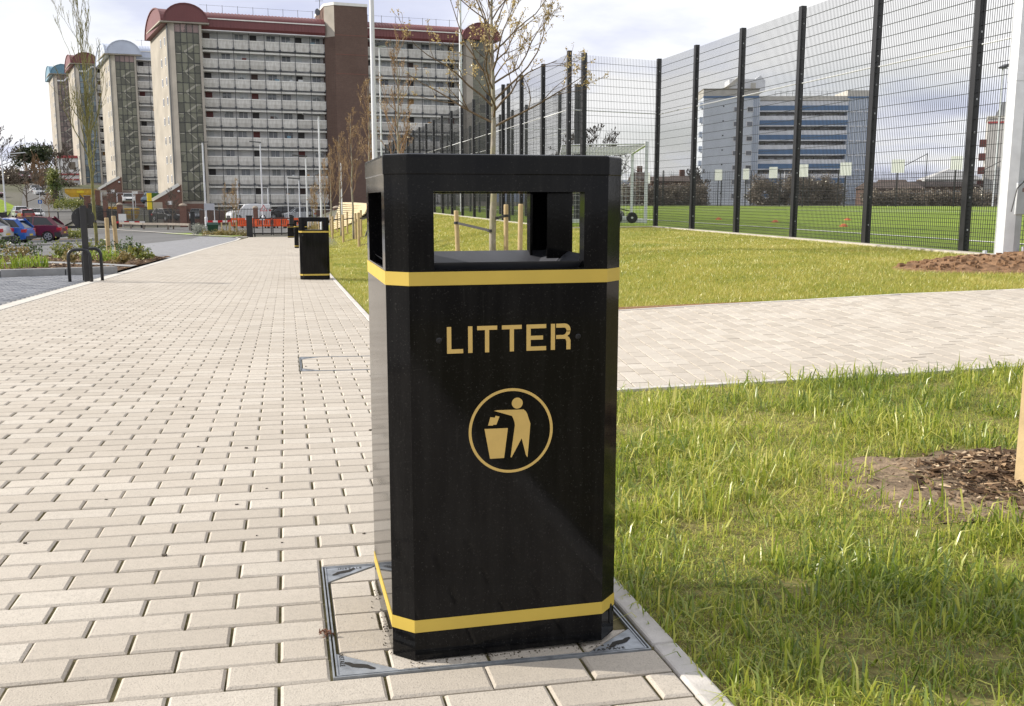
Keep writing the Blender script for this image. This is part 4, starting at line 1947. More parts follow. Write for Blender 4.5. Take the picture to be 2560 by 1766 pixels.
names = ["white board leftmost on the far fence, seen edge on beside a fence post", "white board in front of the pale end wall of the blue banded block", "white board just right of a dark post in front of the blue banded block",
         "white board below the blue balconies near the middle of the block", "white board just right of the thick post before the blue balconies", "white board in front of the ribbed blue stair tower",
         "large white board against the open sky right of the tower block", "white board tucked behind the thick post nearest the mast"]


def pix(px, py, d):
    """world point seen at depth d; distances only used while laying out the far scenery"""
    a = (px - 1280) / 2415.6
    b = (883 - py) / 2415.6
    fw = Vector((_sw * _cp, _cw * _cp, -_sp))
    rt = Vector((_cw, -_sw, 0))
    up = rt.cross(fw)
    return Vector((0, 0, .868)) + d * (fw + rt * a + up * b)


def foot(px, py, dmin=8.0, dmax=320.0):
    """where the sight line through a photo point meets the ground"""
    d = dmin
    while d < dmax:
        p = pix(px, py, d)
        if p.z < zt(p.x, p.y):
            return p, d
        d *= 1.004
    return pix(px, py, dmax * .5), dmax * .5


for (px, py, w, h, d), lab in zip(bl, names):
    p = pix(px, py, d)
    t = thing("notice_board", lab, "board", (p.x, p.y - .1, p.z), math.atan2(ffd.y, ffd.x) - rad(20), "white boards along the far fence")
    mb = MB(); mb.box((-w / 2, -.02, -h / 2), (w / 2, .02, h / 2)); mb.build("panel", M_board, t)
    g = zpitch(p.y) - p.z
    mb = MB(); mb.box((-.035, .022, g), (.035, .09, h / 2 - .05)); mb.build("pole", M_thin, t)

# ------------------------------------------------------------------ masts and lamp columns
M_galv_pole = simple("galvanised_pole", (.55, .57, .60), .42, .15, 3.0, metal=.35)
M_grey_pole = simple("grey_pole", (.62, .64, .67), .45, .08, 3.0, metal=.1)
M_lamp_dark = simple("lamp_head_dark", (.05, .052, .055), .4, .1, 4)


def mast_foot(x, y, label, r=.165, H=9.0):
    t = thing("floodlight_mast", label, "mast", (x, y, zt(x, y)), rad(8))
    mb = MB()
    mb.tube([(0, 0, .02), (0, 0, H)], [r, r * .80], 8)
    mb.build("column", M_galv_pole, t)
    mb = MB(); mb.box((-.30, -.30, -.02), (.30, .30, .022)); bevel(mb.build("base_plate", M_galv_pole, t), .005)
    for a in range(4):
        th = rad(45 + 90 * a)
        bx, by = .36 * math.cos(th) * 1.05, .36 * math.sin(th) * 1.05
        mb = MB()
        mb.lathe([(.05, .022), (.05, .05), (.03, .05), (.03, .11), (.015, .115)], 8, (bx * .72, by * .72, 0))
        mb.build("anchor_bolt", M_galv_pole, t)
    # hatch with hood
    mb = MB()
    mb.box((-.075, -r - .012, .62), (.105, -r + .02, 1.05))
    h = mb.build("hatch", M_galv_pole, t)
    bevel(h, .006)
    mb = MB()
    mb.tube([(-.13, -r + .02, .66), (-.09, -r - .012, .98), (.06, -r - .016, 1.10), (.13, -r + .0, 1.08), (.145, -r + .03, .75)], .008, 5)
    mb.build("hatch_seal", M_lamp_dark, t)
    mb = MB(); mb.box((.01, -r - .016, .93), (.065, -r - .0125, .985)); mb.build("plate_sticker", simple("sticker", (.25, .17, .16), .5, .3, 60), t)
    for z in (.02, 1.78):
        mb = MB()
        mb.prism([(.055, z), (.17, z), (.17, z + .11), (.12, z + .16), (.055, z + .16)], -r - .05, -r - .03, 'y')
        mb.build("lug", M_white_p, t)
    mb = MB(); mb.tube([(0, 0, 2.42), (0, 0, 2.52)], [r * .975, r * .975], 8); mb.build("clamp", M_galv_pole, t)
    return t


mast_foot(9.86, 11.72, "thick galvanised floodlight mast with hatch and base plate rising from the soil heap")


def pole(name, x, y, H, r0, r1, label, cat, group=None, head=None, z=None, base=True):
    z = zt(x, y) if z is None else z
    t = thing(name, label, cat, (x, y, z), 0, group)
    mb = MB()
    if base:
        mb.tube([(0, 0, -.3), (0, 0, 1.05), (0, 0, 1.16), (0, 0, H)], [r0 * 1.55, r0 * 1.55, r0, r1], 10)
    else:
        mb.tube([(0, 0, -.3), (0, 0, H)], [r0, r1], 10)
    mb.build("column", M_grey_pole, t, smooth=False)
    if head == "flat":
        mb = MB()
        mb.bar((-.08, 0, H - .02), (.55, -.1, H + .03), .26, .07)
        mb.build("lamp_head", M_lamp_dark, t)
    elif head == "left":
        mb = MB()
        mb.bar((.1, 0, H + .02), (-1.1, -.1, H + .10), .30, .10)
        mb.build("lamp_head", M_lamp_dark, t)
    elif head == "flood":
        for s in (-1, 1):
            mb = MB()
            mb.bar((s * .12 - .3, -.2, H - .1), (s * .12 + .5, .0, H + .22), .5, .16)
            mb.build("flood_lamp", M_lamp_dark, t)
        mb = MB(); mb.bar((-.4, 0, H - .12), (.5, 0, H - .12), .08, .08); mb.build("bracket", M_grey_pole, t)
    elif head == "arm":
        mb = MB()
        mb.tube([(0, 0, H - .05), (.8, 0, H + .05), (1.9, -.1, H + .18)], .035, 6)
        mb.build("arm", M_grey_pole, t)
        mb = MB(); mb.bar((1.3, 0, H + .10), (2.6, -.1, H + .22), .25, .09); mb.build("lamp_head", M_grey_pole, t)
        mb = MB(); mb.bar((.2, 0, H - .3), (1.6, 0, H - .12), .05, .05); mb.build("strut", M_grey_pole, t)
    return t


def pole_px(name, px, py_top, d, label, cat, group=None, head=None, w=6.0, base=True):
    """column seen at px with its top at py_top, d metres off"""
    p = pix(px, py_top, d)
    r = w / 2415.6 * d / 2
    z = zt(p.x, p.y)
    return pole(name, p.x, p.y, p.z - z, r, r * .75, label, cat, group, head, base=base)


LG = "grey lamp columns along the path and road"
pole("lamp_post", 1.51, 16.75, 6.0, .046, .036, "tall pale lamp column standing in the grass just left of the bin's cap", "lamp post", LG, "flat")
p = pix(1152, 250, 54)
pole("floodlight_mast", p.x, p.y, 12.0, .10, .07, "slim galvanised floodlight mast behind the bank fence, left of the budding tree", "mast", "floodlight masts round the pitch", base=False)
pole_px("floodlight_mast", 948, 112, 75, "floodlight mast with twin lamps seen before the right wing of the flats", "mast", "floodlight masts round the pitch", "flood", 4.5, False)
pole_px("lamp_post", 506, 356, 100, "lamp column with small flat head in front of the glazed stair tower", "lamp post", LG, "flat", 5.0)
pole_px("lamp_post", 650, 357, 104, "lamp column carrying the triangular warning sign before the flats", "lamp post", LG, "left", 4.0)
pole_px("lamp_post", 796, 290, 70, "taller lamp column with wide dark head in front of the brick lift tower", "lamp post", LG, "left", 5.6)
pole_px("lamp_post", 764, 392, 80, "lamp column with pale foot behind the second bin", "lamp post", LG, "left", 4.6)
pole_px("lamp_post", 747, 448, 96, "short lamp column with dark head left of the column with the pale foot", "lamp post", LG, "left", 3.4)
pole_px("lamp_post", 669, 468, 118, "small lamp column behind the warning sign", "lamp post", LG, "left", 3.0)
pole_px("lamp_post", 718, 442, 108, "thin bare pole right of the warning sign", "lamp post", LG, None, 2.4, False)
pole_px("lamp_post", 592, 441, 108, "thin bare pole above the white van", "lamp post", LG, None, 2.0, False)
pole_px("lamp_post", 3, 386, 112, "lamp column with double arm at the left edge of the view", "lamp post", LG, "arm", 4.2)
pole_px("antenna_mast", 61, 338, 260, "dark slender mast far off above the trees on the left", "mast", None, None, 1.6, False)
pole_px("floodlight_mast", 2508, 168, 90, "white floodlight mast across the pitch beside the right hand tower block", "mast", "floodlight masts round the pitch", "flood", 4.5, False)
pole_px("lamp_post", 1962, 427, 120, "pale street lamp in front of the blue balconies", "lamp post", LG, "left", 2.6, False)
pole_px("lamp_post", 852, 408, 58, "short dark headed pole glimpsed above the left corner of the bin", "lamp post", LG, None, 4.0, False)
# ------------------------------------------------------------------ buildings
M_conc = simple("block_concrete", (.40, .365, .315), .9, .16, .35, bump=.1, bscale=8, spec=.2)
_t = NT("balcony_panel")
_k = _t.objrand()
_c = _t.ramp(_k, [(0, (.52, .505, .47)), (.5, (.62, .605, .57)), (1, (.69, .675, .64))])
_s = _t.noise(_t.mapping(_t.obj, (3, 1, .4)), 1.5, 5.0, .65)
_c = _t.mix(_t.ramp(_s, [(.42, 0.0), (.7, .55)]), _c, (.33, .31, .28))
_t.set(color=_c, rough=.85, spec=.2)
M_conc2 = _t.m
M_slab = simple("balcony_slab_edge", (.76, .75, .71), .8, .1, .9)
M_grey_wall = simple("gallery_wall", (.70, .70, .71), .9, .12, .7)
M_red_roof = simple("red_metal_roof", (.16, .047, .048), .5, .08, .5)
M_blue_roof = simple("pale_blue_metal_roof", (.50, .55, .66), .4, .08, .5)
M_teal_roof = simple("teal_metal_roof", (.14, .27, .36), .45, .08, .5)
M_rail_dark = simple("dark_rail", (.06, .065, .075), .5, .1, 3)
M_frame_w = simple("white_window_frame", (.72, .72, .72), .5, .05, 3)


def brick_wall_mat(name, c1, c2, mortar, vertical=True):
    t = NT(name)
    b = t.n.new("ShaderNodeTexBrick")
    b.inputs["Scale"].default_value = 1.0
    b.inputs["Brick Width"].default_value = .225
    b.inputs["Row Height"].default_value = .075
    b.inputs["Mortar Size"].default_value = .007
    b.inputs["Color1"].default_value = (*c1, 1)
    b.inputs["Color2"].default_value = (*c2, 1)
    b.inputs["Mortar"].default_value = (*mortar, 1)
    sep = t.n.new("ShaderNodeSeparateXYZ")
    t.l.new(t.obj, sep.inputs[0])
    cb = t.n.new("ShaderNodeCombineXYZ")
    t.l.new(t.math('ADD', sep.outputs[0], sep.outputs[1]), cb.inputs[0])
    t.l.new(sep.outputs[2], cb.inputs[1])
    t.l.new(cb.outputs[0], b.inputs["Vector"])
    n = t.noise(t.obj, .35, 5.0, .65)
    c = t.mix(t.ramp(n, [(0.35, 0.0), (0.7, .4)]), b.outputs["Color"], tuple(v * .6 for v in c1))
    t.set(color=c, rough=.9, spec=.2)
    return t.m


M_brown_brick = brick_wall_mat("brown_brick", (.135, .085, .070), (.165, .105, .085), (.16, .13, .11))
M_red_brick = brick_wall_mat("red_brick", (.15, .070, .055), (.20, .10, .075), (.24, .20, .17))


def glass_mat(name, col, rough=.08):
    t = NT(name)
    n = t.noise(t.obj, .6, 3.0)
    k = t.objrand()
    t.set(color=t.ramp(t.math('FRACT', t.math('ADD', n, k)), [(0.2, tuple(c * .6 for c in col)), (0.8, tuple(c * 1.4 for c in col))]), rough=rough, spec=.6)
    return t.m


M_win = glass_mat("window_glass", (.14, .15, .17))
M_win_l = glass_mat("window_glass_curtained", (.36, .38, .40), .25)
M_green_glass = glass_mat("stair_glass_olive", (.125, .125, .085), .15)
M_brown_glass = glass_mat("stair_glass_brown", (.16, .115, .10), .15)
M_blue_glass = glass_mat("stair_glass_blue", (.12, .16, .19), .15)
M_top_glass = glass_mat("stair_glass_top", (.24, .16, .15), .15)
M_stair = simple("stair_flight", (.36, .345, .29), .8, .1, 2)
M_mull = simple("dark_mullion", (.03, .032, .032), .4, .1, 3)
M_door = {k: simple("door_" + k, c, .5, .08, 2) for k, c in (("dark", (.025, .022, .025)), ("red", (.13, .02, .02)), ("white", (.60, .62, .64)), ("brown", (.06, .03, .025)), ("orange", (.42, .23, .08)), ("green", (.05, .14, .08)))}


def half_barrel(r, h, n=14, power=1.0):
    return [(-r * math.cos(math.pi * i / n), h * math.sin(math.pi * i / n) ** power) for i in range(n + 1)]


def flats(label, origin, rz, left_bays, right_bays, roof_mat, glass, full=True, storeys=10, dz=0.0, stepped=False, group="blocks of flats with barrel roofs"):
    """slab block: end stair tower, deck access galleries, brick lift tower, barrel roof.
    local frame: x along the front, y away from the camera, z above the datum"""
    t = thing("apartment_block", label, "block of flats", (origin[0], origin[1], dz), rz, group)
    g = random.Random(int(abs(origin[0]) * 13))
    SH = 2.595
    TOP = 22.48                    # top rail of the highest gallery
    nb = storeys - 1
    BW_ = 2.06
    xl0 = .95
    xl1 = xl0 + left_bays * BW_
    D = 10.6
    base = -2.6
    # main bodies
    mb = MB()
    mb.box((xl0, 1.5, base), (xl1, D, 23.9))
    xr0 = xl1 + 5.75
    xr1 = xr0 + right_bays * BW_
    if right_bays:
        mb.box((xr0, 1.5, base), (xr1, D, 23.9))
    mb.build("wall", M_grey_wall, t)
    # stair tower at the left end, splayed flank
    mb = MB()
    P = [(-3.35, -1.0), (-2.50, -1.55), (-2.50, -1.2), (.62, -1.2), (.62, -1.55), (.95, -1.55), (.95, 1.4), (.95, D), (-5.7, D), (-3.40, -.7)]
    mb.prism(P, base, 24.05)
    mb.build("stair_tower", M_conc, t)
    # dark strip painted in for the deep shadow joint beside the flank pier
    mb = MB(); mb.prism([(-3.52, -.62), (-3.37, -1.04), (-3.30, -1.02), (-3.44, -.60)], base, 24.0); mb.build("joint", M_mull, t)
    # glazing of the stair tower
    gz0 = .5 if full else -1.0
    gw = (.62 + 2.50) / 4
    z = 24.05
    rows = []
    k = 0
    while z > gz0 + .4:
        h = 1.10 if k == 0 else 1.2975
        rows.append((z - h, z, k))
        z -= h
        k += 1
    gp = MB()
    for zz0, zz1, k in rows:
        for c in range(4):
            m = M_top_glass if k == 0 and not stepped else glass
            mb = MB(); mb.box((-2.50 + gw * c + .04, -1.26, zz0 + .04), (-2.50 + gw * (c + 1) - .04, -1.22, zz1 - .04))
            mb.build("glass_pane", m, t)
    mb = MB()
    for c in range(5):
        mb.box((-2.50 + gw * c - .035, -1.34, z), (-2.50 + gw * c + .035, -1.215, 24.05))
    for zz0, zz1, k in rows:
        mb.box((-2.46, -1.31, zz0 - .035), (.58, -1.216, zz0 + .035))
    mb.build("mullions", M_mull, t, fix=False)
    # stair flights read through the panes: pale stringers set just in front of the shaft wall
    for i in range(nb):
        zl = 22.3 - SH * i - 1.9
        if zl < gz0:
            continue
        mb = MB()
        mb.bar((-1.35, -1.29, zl + .05), (.05, -1.29, zl + 1.05), .03, .26)
        mb.box((.05, -1.30, zl + .95), (.5, -1.275, zl + 1.08))
        mb.box((-2.42, -1.30, zl - .25), (-1.8, -1.275, zl - .12))
        mb.build("stair_flight", M_stair, t, fix=False)
        mb = MB(); mb.bar((-1.35, -1.28, zl + .02), (-.3, -1.28, zl - .95), .02, .12)
        mb.build("stair_flight", M_stair, t, fix=False)
    # flank windows
    wm = MB(); wm.box((-.30, -.03, -.55), (.30, .03, .55)); wmm = wm.mesh("window", M_frame_w)
    pm_ = MB(); pm_.box((-.23, -.045, -.45), (.23, -.031, .45)); pmm_ = pm_.mesh("pane", M_win)
    fd = Vector((-5.7 + 3.40, D + .7)).normalized()
    fa = math.atan2(-fd.y, -fd.x)
    for i in range(storeys):
        z = 22.0 - SH * i
        for s in (1.6, 4.2):
            o = link("window", wmm, t, (-3.40 + fd.x * s - .02, -.7 + fd.y * s, z), fa)
            link("pane", pmm_, o)
    # galleries
    cells = []
    for i in range(nb):
        z1 = TOP - SH * i
        for (a, b, n) in ((xl0, xl1, left_bays), (xr0, xr1, right_bays)):
            if n:
                cells.append((z1, a, b, n))
    pan = MB()
    # canted balcony panel: leans out towards the top rail
    pan.prism([(-.06, -1.18), (.06, -1.18), (.22, -.78), (.10, -.10), (-.03, -.10), (-.14, -.62)], .03, BW_ - .03, 'x')
    pmesh = pan.mesh("balcony_panel", M_conc2)
    for z1, a, b, n in cells:
        for k in range(n):
            o = link("balcony_panel", pmesh, t, (a + BW_ * k, .02, z1))
    mb = MB()
    for z1, a, b, n in cells:
        mb.box((a, -.06, z1 - .105), (b, .16, z1 + .045))
    mb.build("top_rail", M_slab, t, fix=False)
    mb = MB()
    for z1, a, b, n in cells:
        mb.box((a, .02, z1 - 1.66), (b, 1.5, z1 - 1.42))
    mb.build("gallery_slab", M_slab, t, fix=False)
    mb = MB()
    for z1, a, b, n in cells:
        for k in range(n + 1):
            x = a + BW_ * k
            mb.bar((x, -.10, z1 + .1), (x, -.20, z1 - 1.0), .07, .07)
            mb.box((x - .13, -.24, z1 - 1.28), (x + .13, .05, z1 - 1.02))
        mb.box((a, -.14, z1 - 1.24), (b, -.08, z1 - 1.19))
        mb.box((a, -.14, z1 - 1.36), (b, -.10, z1 - 1.33))
    for (a, b, n) in ((xl0, xl1, left_bays), (xr0, xr1, right_bays)):
        for k in range(n + 1 if n else 0):
            x = a + BW_ * k
            mb.box((x - .03, -.03, base + 3.0), (x + .03, .03, 23.8))
    mb.build("railing", M_rail_dark, t, fix=False)
    # windows and doors on the gallery wall
    w2 = MB(); w2.box((-.62, -.05, -.55), (.62, .0, .55)); w2m = w2.mesh("window", M_frame_w)
    q = {}
    for nm, m in (("a", M_win), ("b", M_win_l), ("c", M_frame_w)):
        p2 = MB()
        p2.box((-.57, -.07, -.50), (-.03, -.051, .50)); p2.box((.03, -.07, -.50), (.57, -.051, .50))
        q[nm] = p2.mesh("pane", m)
    dm = {}
    for kname, m in M_door.items():
        d2 = MB(); d2.box((-.45, -.06, -1.0), (.45, .0, 1.0)); dm[kname] = d2.mesh("door", m)
    for i in range(storeys):
        z1 = TOP - SH * i
        zf = z1 - 1.42 if i < nb else z1 - 1.42
        for (a, b, n) in ((xl0, xl1, left_bays), (xr0, xr1, right_bays)):
            for k in range(n):
                xc = a + BW_ * (k + .5)
                if k % 3 == 0 and (i < nb or k):
                    kind = g.choice(["dark", "dark", "white", "brown", "red", "dark", "white"])
                    if g.random() < .03:
                        kind = "orange"
                    link("door", dm[kind], t, (xc - .35, 1.5, zf + 1.0 + .45))
                else:
                    o = link("window", w2m, t, (xc + g.uniform(-.25, .25), 1.5, zf + 1.95))
                    link("pane", q[g.choice("aabbbc")], o)
    # things kept on the galleries: drying clothes, boxes, blinds
    cols = [M_door["white"], M_door["red"], M_door["brown"], M_win_l, M_teal_roof, M_door["orange"], M_frame_w]
    for z1, a, b, n in cells:
        for k in range(n):
            if g.random() < .22:
                x = a + BW_ * (k + g.uniform(.2, .8))
                hh_ = g.uniform(.12, .5)
                mb = MB(); mb.box((x - g.uniform(.1, .35), .5, z1 - .9), (x + g.uniform(.1, .35), .75, z1 + hh_)); mb.build("balcony_clutter", g.choice(cols), t)
    # roof: steep front fascia, then the vault
    def vault(x0, x1, nm):
        mb = MB()
        prof = [(-.75, 23.55), (-1.05, 23.9), (-1.0, 24.9), (-.85, 25.0)]
        for i in range(9):
            a = math.pi * (.06 + .44 * i / 8)
            prof.append((6.0 - 6.9 * math.cos(a), 25.0 + 1.55 * math.sin(a)))
        prof += [(12.0, 25.0), (12.0, 23.55)]
        mb.prism(prof, x0, x1, 'x')
        o = mb.build(nm, roof_mat, t)
        mb = MB()
        x = x0 + .2
        while x < x1:
            pr = [(y - .02, z + .03) for y, z in prof[1:-2]]
            for (ya, za), (yb, zb) in zip(pr, pr[1:]):
                mb.bar((x, ya, za), (x, yb, zb), .05, .06)
            x += .45
        mb.build("roof_seams", roof_mat, o, fix=False)
        mb = MB(); mb.box((x0, -1.14, 24.88), (x1, -.98, 25.02)); mb.build("gutter", M_slab, t)
        mb = MB()
        x = x0 + 1
        while x < x1:
            mb.bar((x, 3.0, 26.4), (x, 3.0, 27.5), .05, .05)
            x += 2.05
        mb.bar((x0, 3.0, 27.4), (x1, 3.0, 27.4), .025, .025)
        mb.build("roof_rail", M_rail_dark, t, fix=False)
    vault(xl0, xl1, "roof")
    if right_bays:
        vault(xr0, xr1, "roof")
    mb = MB(); mb.box((xl0, -.9, 23.45), (xl1, 1.5, 23.56))
    if right_bays:
        mb.box((xr0, -.9, 23.45), (xr1, 1.5, 23.56))
    mb.build("soffit", M_grey_wall, t)
    # barrel over the stair tower facing the camera, and the one facing the flank
    def barrel(cx, r, h, y0, y1, z0, nm="roof_barrel"):
        mb = MB()
        mb.prism([(cx + x, z0 + z) for x, z in half_barrel(r, h)], y0, y1, 'y')
        o = mb.build(nm, roof_mat, t)
        mb = MB()
        x = -r + .3
        while x < r - .2:
            top = h * math.sqrt(max(0, 1 - (x / r) ** 2))
            mb.box((cx + x - .02, y0 - .05, z0), (cx + x + .02, y0, z0 + top - .05))
            x += .36
        mb.build("gable_ribs", roof_mat, o, fix=False)
        mb = MB()
        pr = half_barrel(r + .05, h + .05)
        for (xa, za), (xb, zb) in zip(pr, pr[1:]):
            mb.bar((cx + xa, y0 - .06, z0 + za), (cx + xb, y0 - .06, z0 + zb), .12, .12, up=(0, 1, 0))
        mb.build("verge_trim", roof_mat, o, fix=False)
    barrel(-1.0, 2.75, 2.25, -2.0, 6.0, 24.25)
    # flank barrel, its gable in the plane of the splayed end
    mb = MB()
    n = 14
    ends = []
    c0 = Vector((-3.75, -1.1, 0))
    fdir = Vector((-2.3, 11.3, 0)).normalized()
    Lf = 11.5
    hb = half_barrel(Lf / 2, 2.9, n)
    r0 = [c0 + fdir * (Lf / 2 + x) + Vector((-.25, 0, 24.0 - .06 * (Lf / 2 + x) + z)) for x, z in hb]
    r1 = [p + Vector((5.2, .9, 0)) for p in r0]
    mb.rings([[tuple(p) for p in r0], [tuple(p) for p in r1]])
    mb.build("roof_barrel", roof_mat, t)
    mb = MB()
    for a, b in zip(r0, r0[1:]):
        mb.bar(a + Vector((-.05, 0, 0)), b + Vector((-.05, 0, 0)), .14, .14)
    mb.build("verge_trim", roof_mat, t, fix=False)
    mb = MB(); mb.prism([(-4.25, -1.9), (1.95, -1.95), (1.95, 1.0), (-6.4, 11)], 24.06, 24.24); mb.build("soffit", M_conc, t)
    mb = MB(); mb.tube([(-1.6, 1.6, 26.2), (-1.6, 1.6, 26.95)], .22, 8); mb.tube([(-1.6, 1.6, 26.95), (-1.6, 1.6, 27.05)], .36, 8); mb.build("flue", roof_mat, t)
    if stepped:
        mb = MB()
        mb.box((-2.55, -1.45, 22.4), (-.9, -1.36, 22.75)); mb.bar((-.9, -1.40, 22.6), (.1, -1.40, 23.6), .08, .3); mb.box((.1, -1.45, 23.45), (1.0, -1.36, 23.8))
        mb.build("parapet_trim", M_frame_w, t, fix=False)
    # wing wall with sloping concrete coping at the foot
    if full:
        mb = MB()
        mb.prism([(-6.35, base), (-2.62, base), (-2.62, 3.05), (-3.0, 2.75), (-6.35, .75)], -2.35, -1.6, 'y')
        mb.build("wing_wall", M_red_brick, t)
        mb = MB(); mb.bar((-6.45, -2.05, .95), (-2.95, -2.05, 3.05), .95, .42); mb.build("coping", M_slab, t)
        mb = MB(); mb.box((-6.38, -2.36, base), (-5.15, -1.58, .7)); mb.build("wing_pier", M_conc, t)
        mb = MB(); mb.box((-4.45, -2.40, .35), (-3.85, -2.36, .85)); mb.build("notice", M_frame_w, t)
        mb = MB(); mb.lathe([(.02, 0), (.16, .05), (.18, .16), (.1, .28)], 10, (-3.0, -2.45, 2.0)); mb.build("bulkhead_lamp", M_frame_w, t)
        mb = MB(); mb.box((-2.62, -1.62, base), (xl0, -1.30, gz0 - .02)); mb.build("brick_base", M_red_brick, t)
    # lift tower
    if full:
        mb = MB()
        sx0 = xl1
        mb.prism([(sx0 + 1.15, -2.0), (sx0 + 5.75, -2.0), (sx0 + 5.75, 8.0), (sx0 - .0, 8.0), (sx0 - .0, -.4), (sx0 + .02, -.4)], base, 27.55)
        mb.build("lift_tower", M_brown_brick, t)
        mb = MB()
        mb.prism([(sx0 + 1.1, -2.08), (sx0 + 5.8, -2.08), (sx0 + 5.8, 8.1), (sx0 - .1, 8.1), (sx0 - .1, -.45)], 27.56, 27.95)
        mb.build("tower_coping", M_slab, t)
        mb = MB(); mb.prism([(sx0 - .04, -.42), (sx0 + 1.12, -2.03), (sx0 + 1.14, -1.99), (sx0 + .0, -.38)], 23.4, 27.5); mb.build("render_panel", M_conc, t)
        mb = MB()
        for z in (23.6, 21.0, 18.4):
            mb.box((sx0 + 1.2, -2.012, z), (sx0 + 5.7, -2.0, z + .07))
        mb.build("brick_course", simple("course_red", (.20, .09, .07), .9, .1, 2), t)
        mb = MB()
        ax, ay = sx0 - .3, 1.5
        mb.bar((ax, ay, 26.2), (ax, ay, 30.2), .07, .07)
        for z in (28.6, 29.2, 29.8):
            mb.bar((ax - .6, ay, z), (ax + .5, ay, z + .1), .04, .04)
        mb.build("aerial", M_rail_dark, t, fix=False)
        mb = MB()
        ds = []
        for rr_, yy in ((.05, .1), (.35, .02), (.5, -.12)):
            ds.append([(ax - .35 + rr_ * .7 * math.cos(a), ay + yy, 27.1 + rr_ * math.sin(a)) for a in [2 * math.pi * i / 12 for i in range(12)]])
        mb.rings(ds); mb.build("satellite_dish", simple("dish_grey", (.12, .13, .15), .5, .1, 2), t)
    if right_bays:
        # far stair tower
        e0 = xr1
        mb = MB(); mb.prism([(e0 + .0, -1.9), (e0 + 1.0, -1.9), (e0 + 1.0, -1.5), (e0 + 4.3, -1.5), (e0 + 4.3, 8), (e0, 8)], base, 24.05); mb.build("stair_tower", M_conc, t)
        z = 24.05
        while z > 1:
            h = 1.2975
            for c in range(3):
                mb = MB(); mb.box((e0 + 1.05 + 1.08 * c, -1.56, z - h + .05), (e0 + 1.05 + 1.08 * c + .98, -1.52, z - .05)); mb.build("glass_pane", glass, t)
            z -= h
        barrel(e0 + 2.2, 2.9, 2.3, -2.4, 6, 24.0)
    return t


flats("long red roofed block of flats with brick lift tower, nearest on the left", (-11.123, 141.125), .1086, 8, 7, M_red_roof, M_green_glass)
flats("block of flats with pale blue barrel roof behind the long red roofed one", (-25.75, 187.86), .1086, 6, 0, M_blue_roof, M_green_glass, True, 10, 2.0)
flats("third block of flats from the front, red barrel roof and bluish stair glass", (-40.98, 238.17), .1086, 6, 0, M_red_roof, M_blue_glass, False, 10, 6.6, True)
flats("farthest block of flats at the left, with a teal barrel roof", (-52.41, 272.0), .1086, 3, 0, M_teal_roof, M_brown_glass, False, 10, 8.2, True)

# low white building
M_white_wall = simple("white_render", (.66, .66, .66), .85, .07, .5)
M_red_trim = simple("red_trim", (.35, .06, .06), .6, .1, 1)
p0, p1 = pix(150, 470, 222), pix(300, 470, 222)
dv = (p1 - p0)
zb = 2.2
t = thing("community_hall", "low white building with red eaves bands in front of the rear tower blocks", "building", (p0.x, p0.y, zb), math.atan2(dv.y, dv.x))
L = dv.length
mb = MB(); mb.box((0, 0, -1), (L, 9, 8.6)); mb.build("wall", M_white_wall, t)
for z in (8.3, 4.5, 3.3):
    mb = MB(); mb.box((-.1, -.25, z), (L + .1, -.02, z + .35)); mb.build("red_band", M_red_trim, t)
mb = MB(); mb.box((-.2, -.3, 8.65), (L + .2, 9.2, 8.85)); mb.build("roof", M_red_trim, t)
wm = MB(); wm.box((-.7, -.06, -.85), (.7, .02, .85)); w_ = wm.mesh("window", simple("bronze_window", (.15, .12, .09), .3, .1, 2))
link("window", w_, t, (3.2, 0, 6.6))
wm = MB(); wm.box((-.5, -.06, -.6), (.5, .02, .6)); w2_ = wm.mesh("window", M_win)
for x in (5.6, 7.6, 9.4, 11.4):
    link("window", w2_, t, (x, 0, 1.7))
mb = MB()
for k in range(22):
    mb.box((-.10 - .18 * (k % 2), -.2, 3.2 + .24 * k), (.25, .02, 3.2 + .24 * k + .22))
mb.build("quoins", M_frame_w, t, fix=False)


def house(px0, px1, py_eave, py_ridge, d, wallm, roofm, label, depth=8, nwin=2, chim=True, gable_left=False, zb=None):
    a, b = pix(px0, py_eave, d), pix(px1, py_eave, d)
    r = pix(px0, py_ridge, d)
    dv = b - a
    L = dv.length
    gz = min(zt(a.x, a.y), a.z - 2.5) - .5 if zb is None else zb
    t = thing("house", label, "house", (a.x, a.y, gz), math.atan2(dv.y, dv.x))
    H = a.z - gz
    HR = r.z - gz
    mb = MB(); mb.box((0, 0, 0), (L, depth, H)); mb.build("wall", wallm, t)
    mb = MB()
    if gable_left:
        mb.prism([(-.3, H - .1), (L / 2, HR), (L + .3, H - .1)], -.3, depth + .3, 'y')
    else:
        mb.prism([(-.4, H - .1), (depth / 2, HR), (depth + .4, H - .1)], -.3, L + .3, 'x')
    rf = mb.build("roof", roofm, t)
    if chim:
        mb = MB(); mb.box((L * .3, depth / 2 - .4, HR - .9), (L * .3 + .8, depth / 2 + .4, HR + 1.0)); mb.build("chimney", M_red_brick, rf)
    for i in range(nwin):
        x = L * (i + .5) / nwin
        for z in ([H - 1.4, H - 4.0] if H > 5 else [H - 1.4]):
            mb = MB(); mb.box((x - .6, -.06, z - .55), (x + .6, -.005, z + .55)); o = mb.build("window", M_frame_w, t)
            mb = MB(); mb.box((x - .5, -.075, z - .45), (x + .5, -.062, z + .45)); mb.build("pane", M_win, o)
    return t


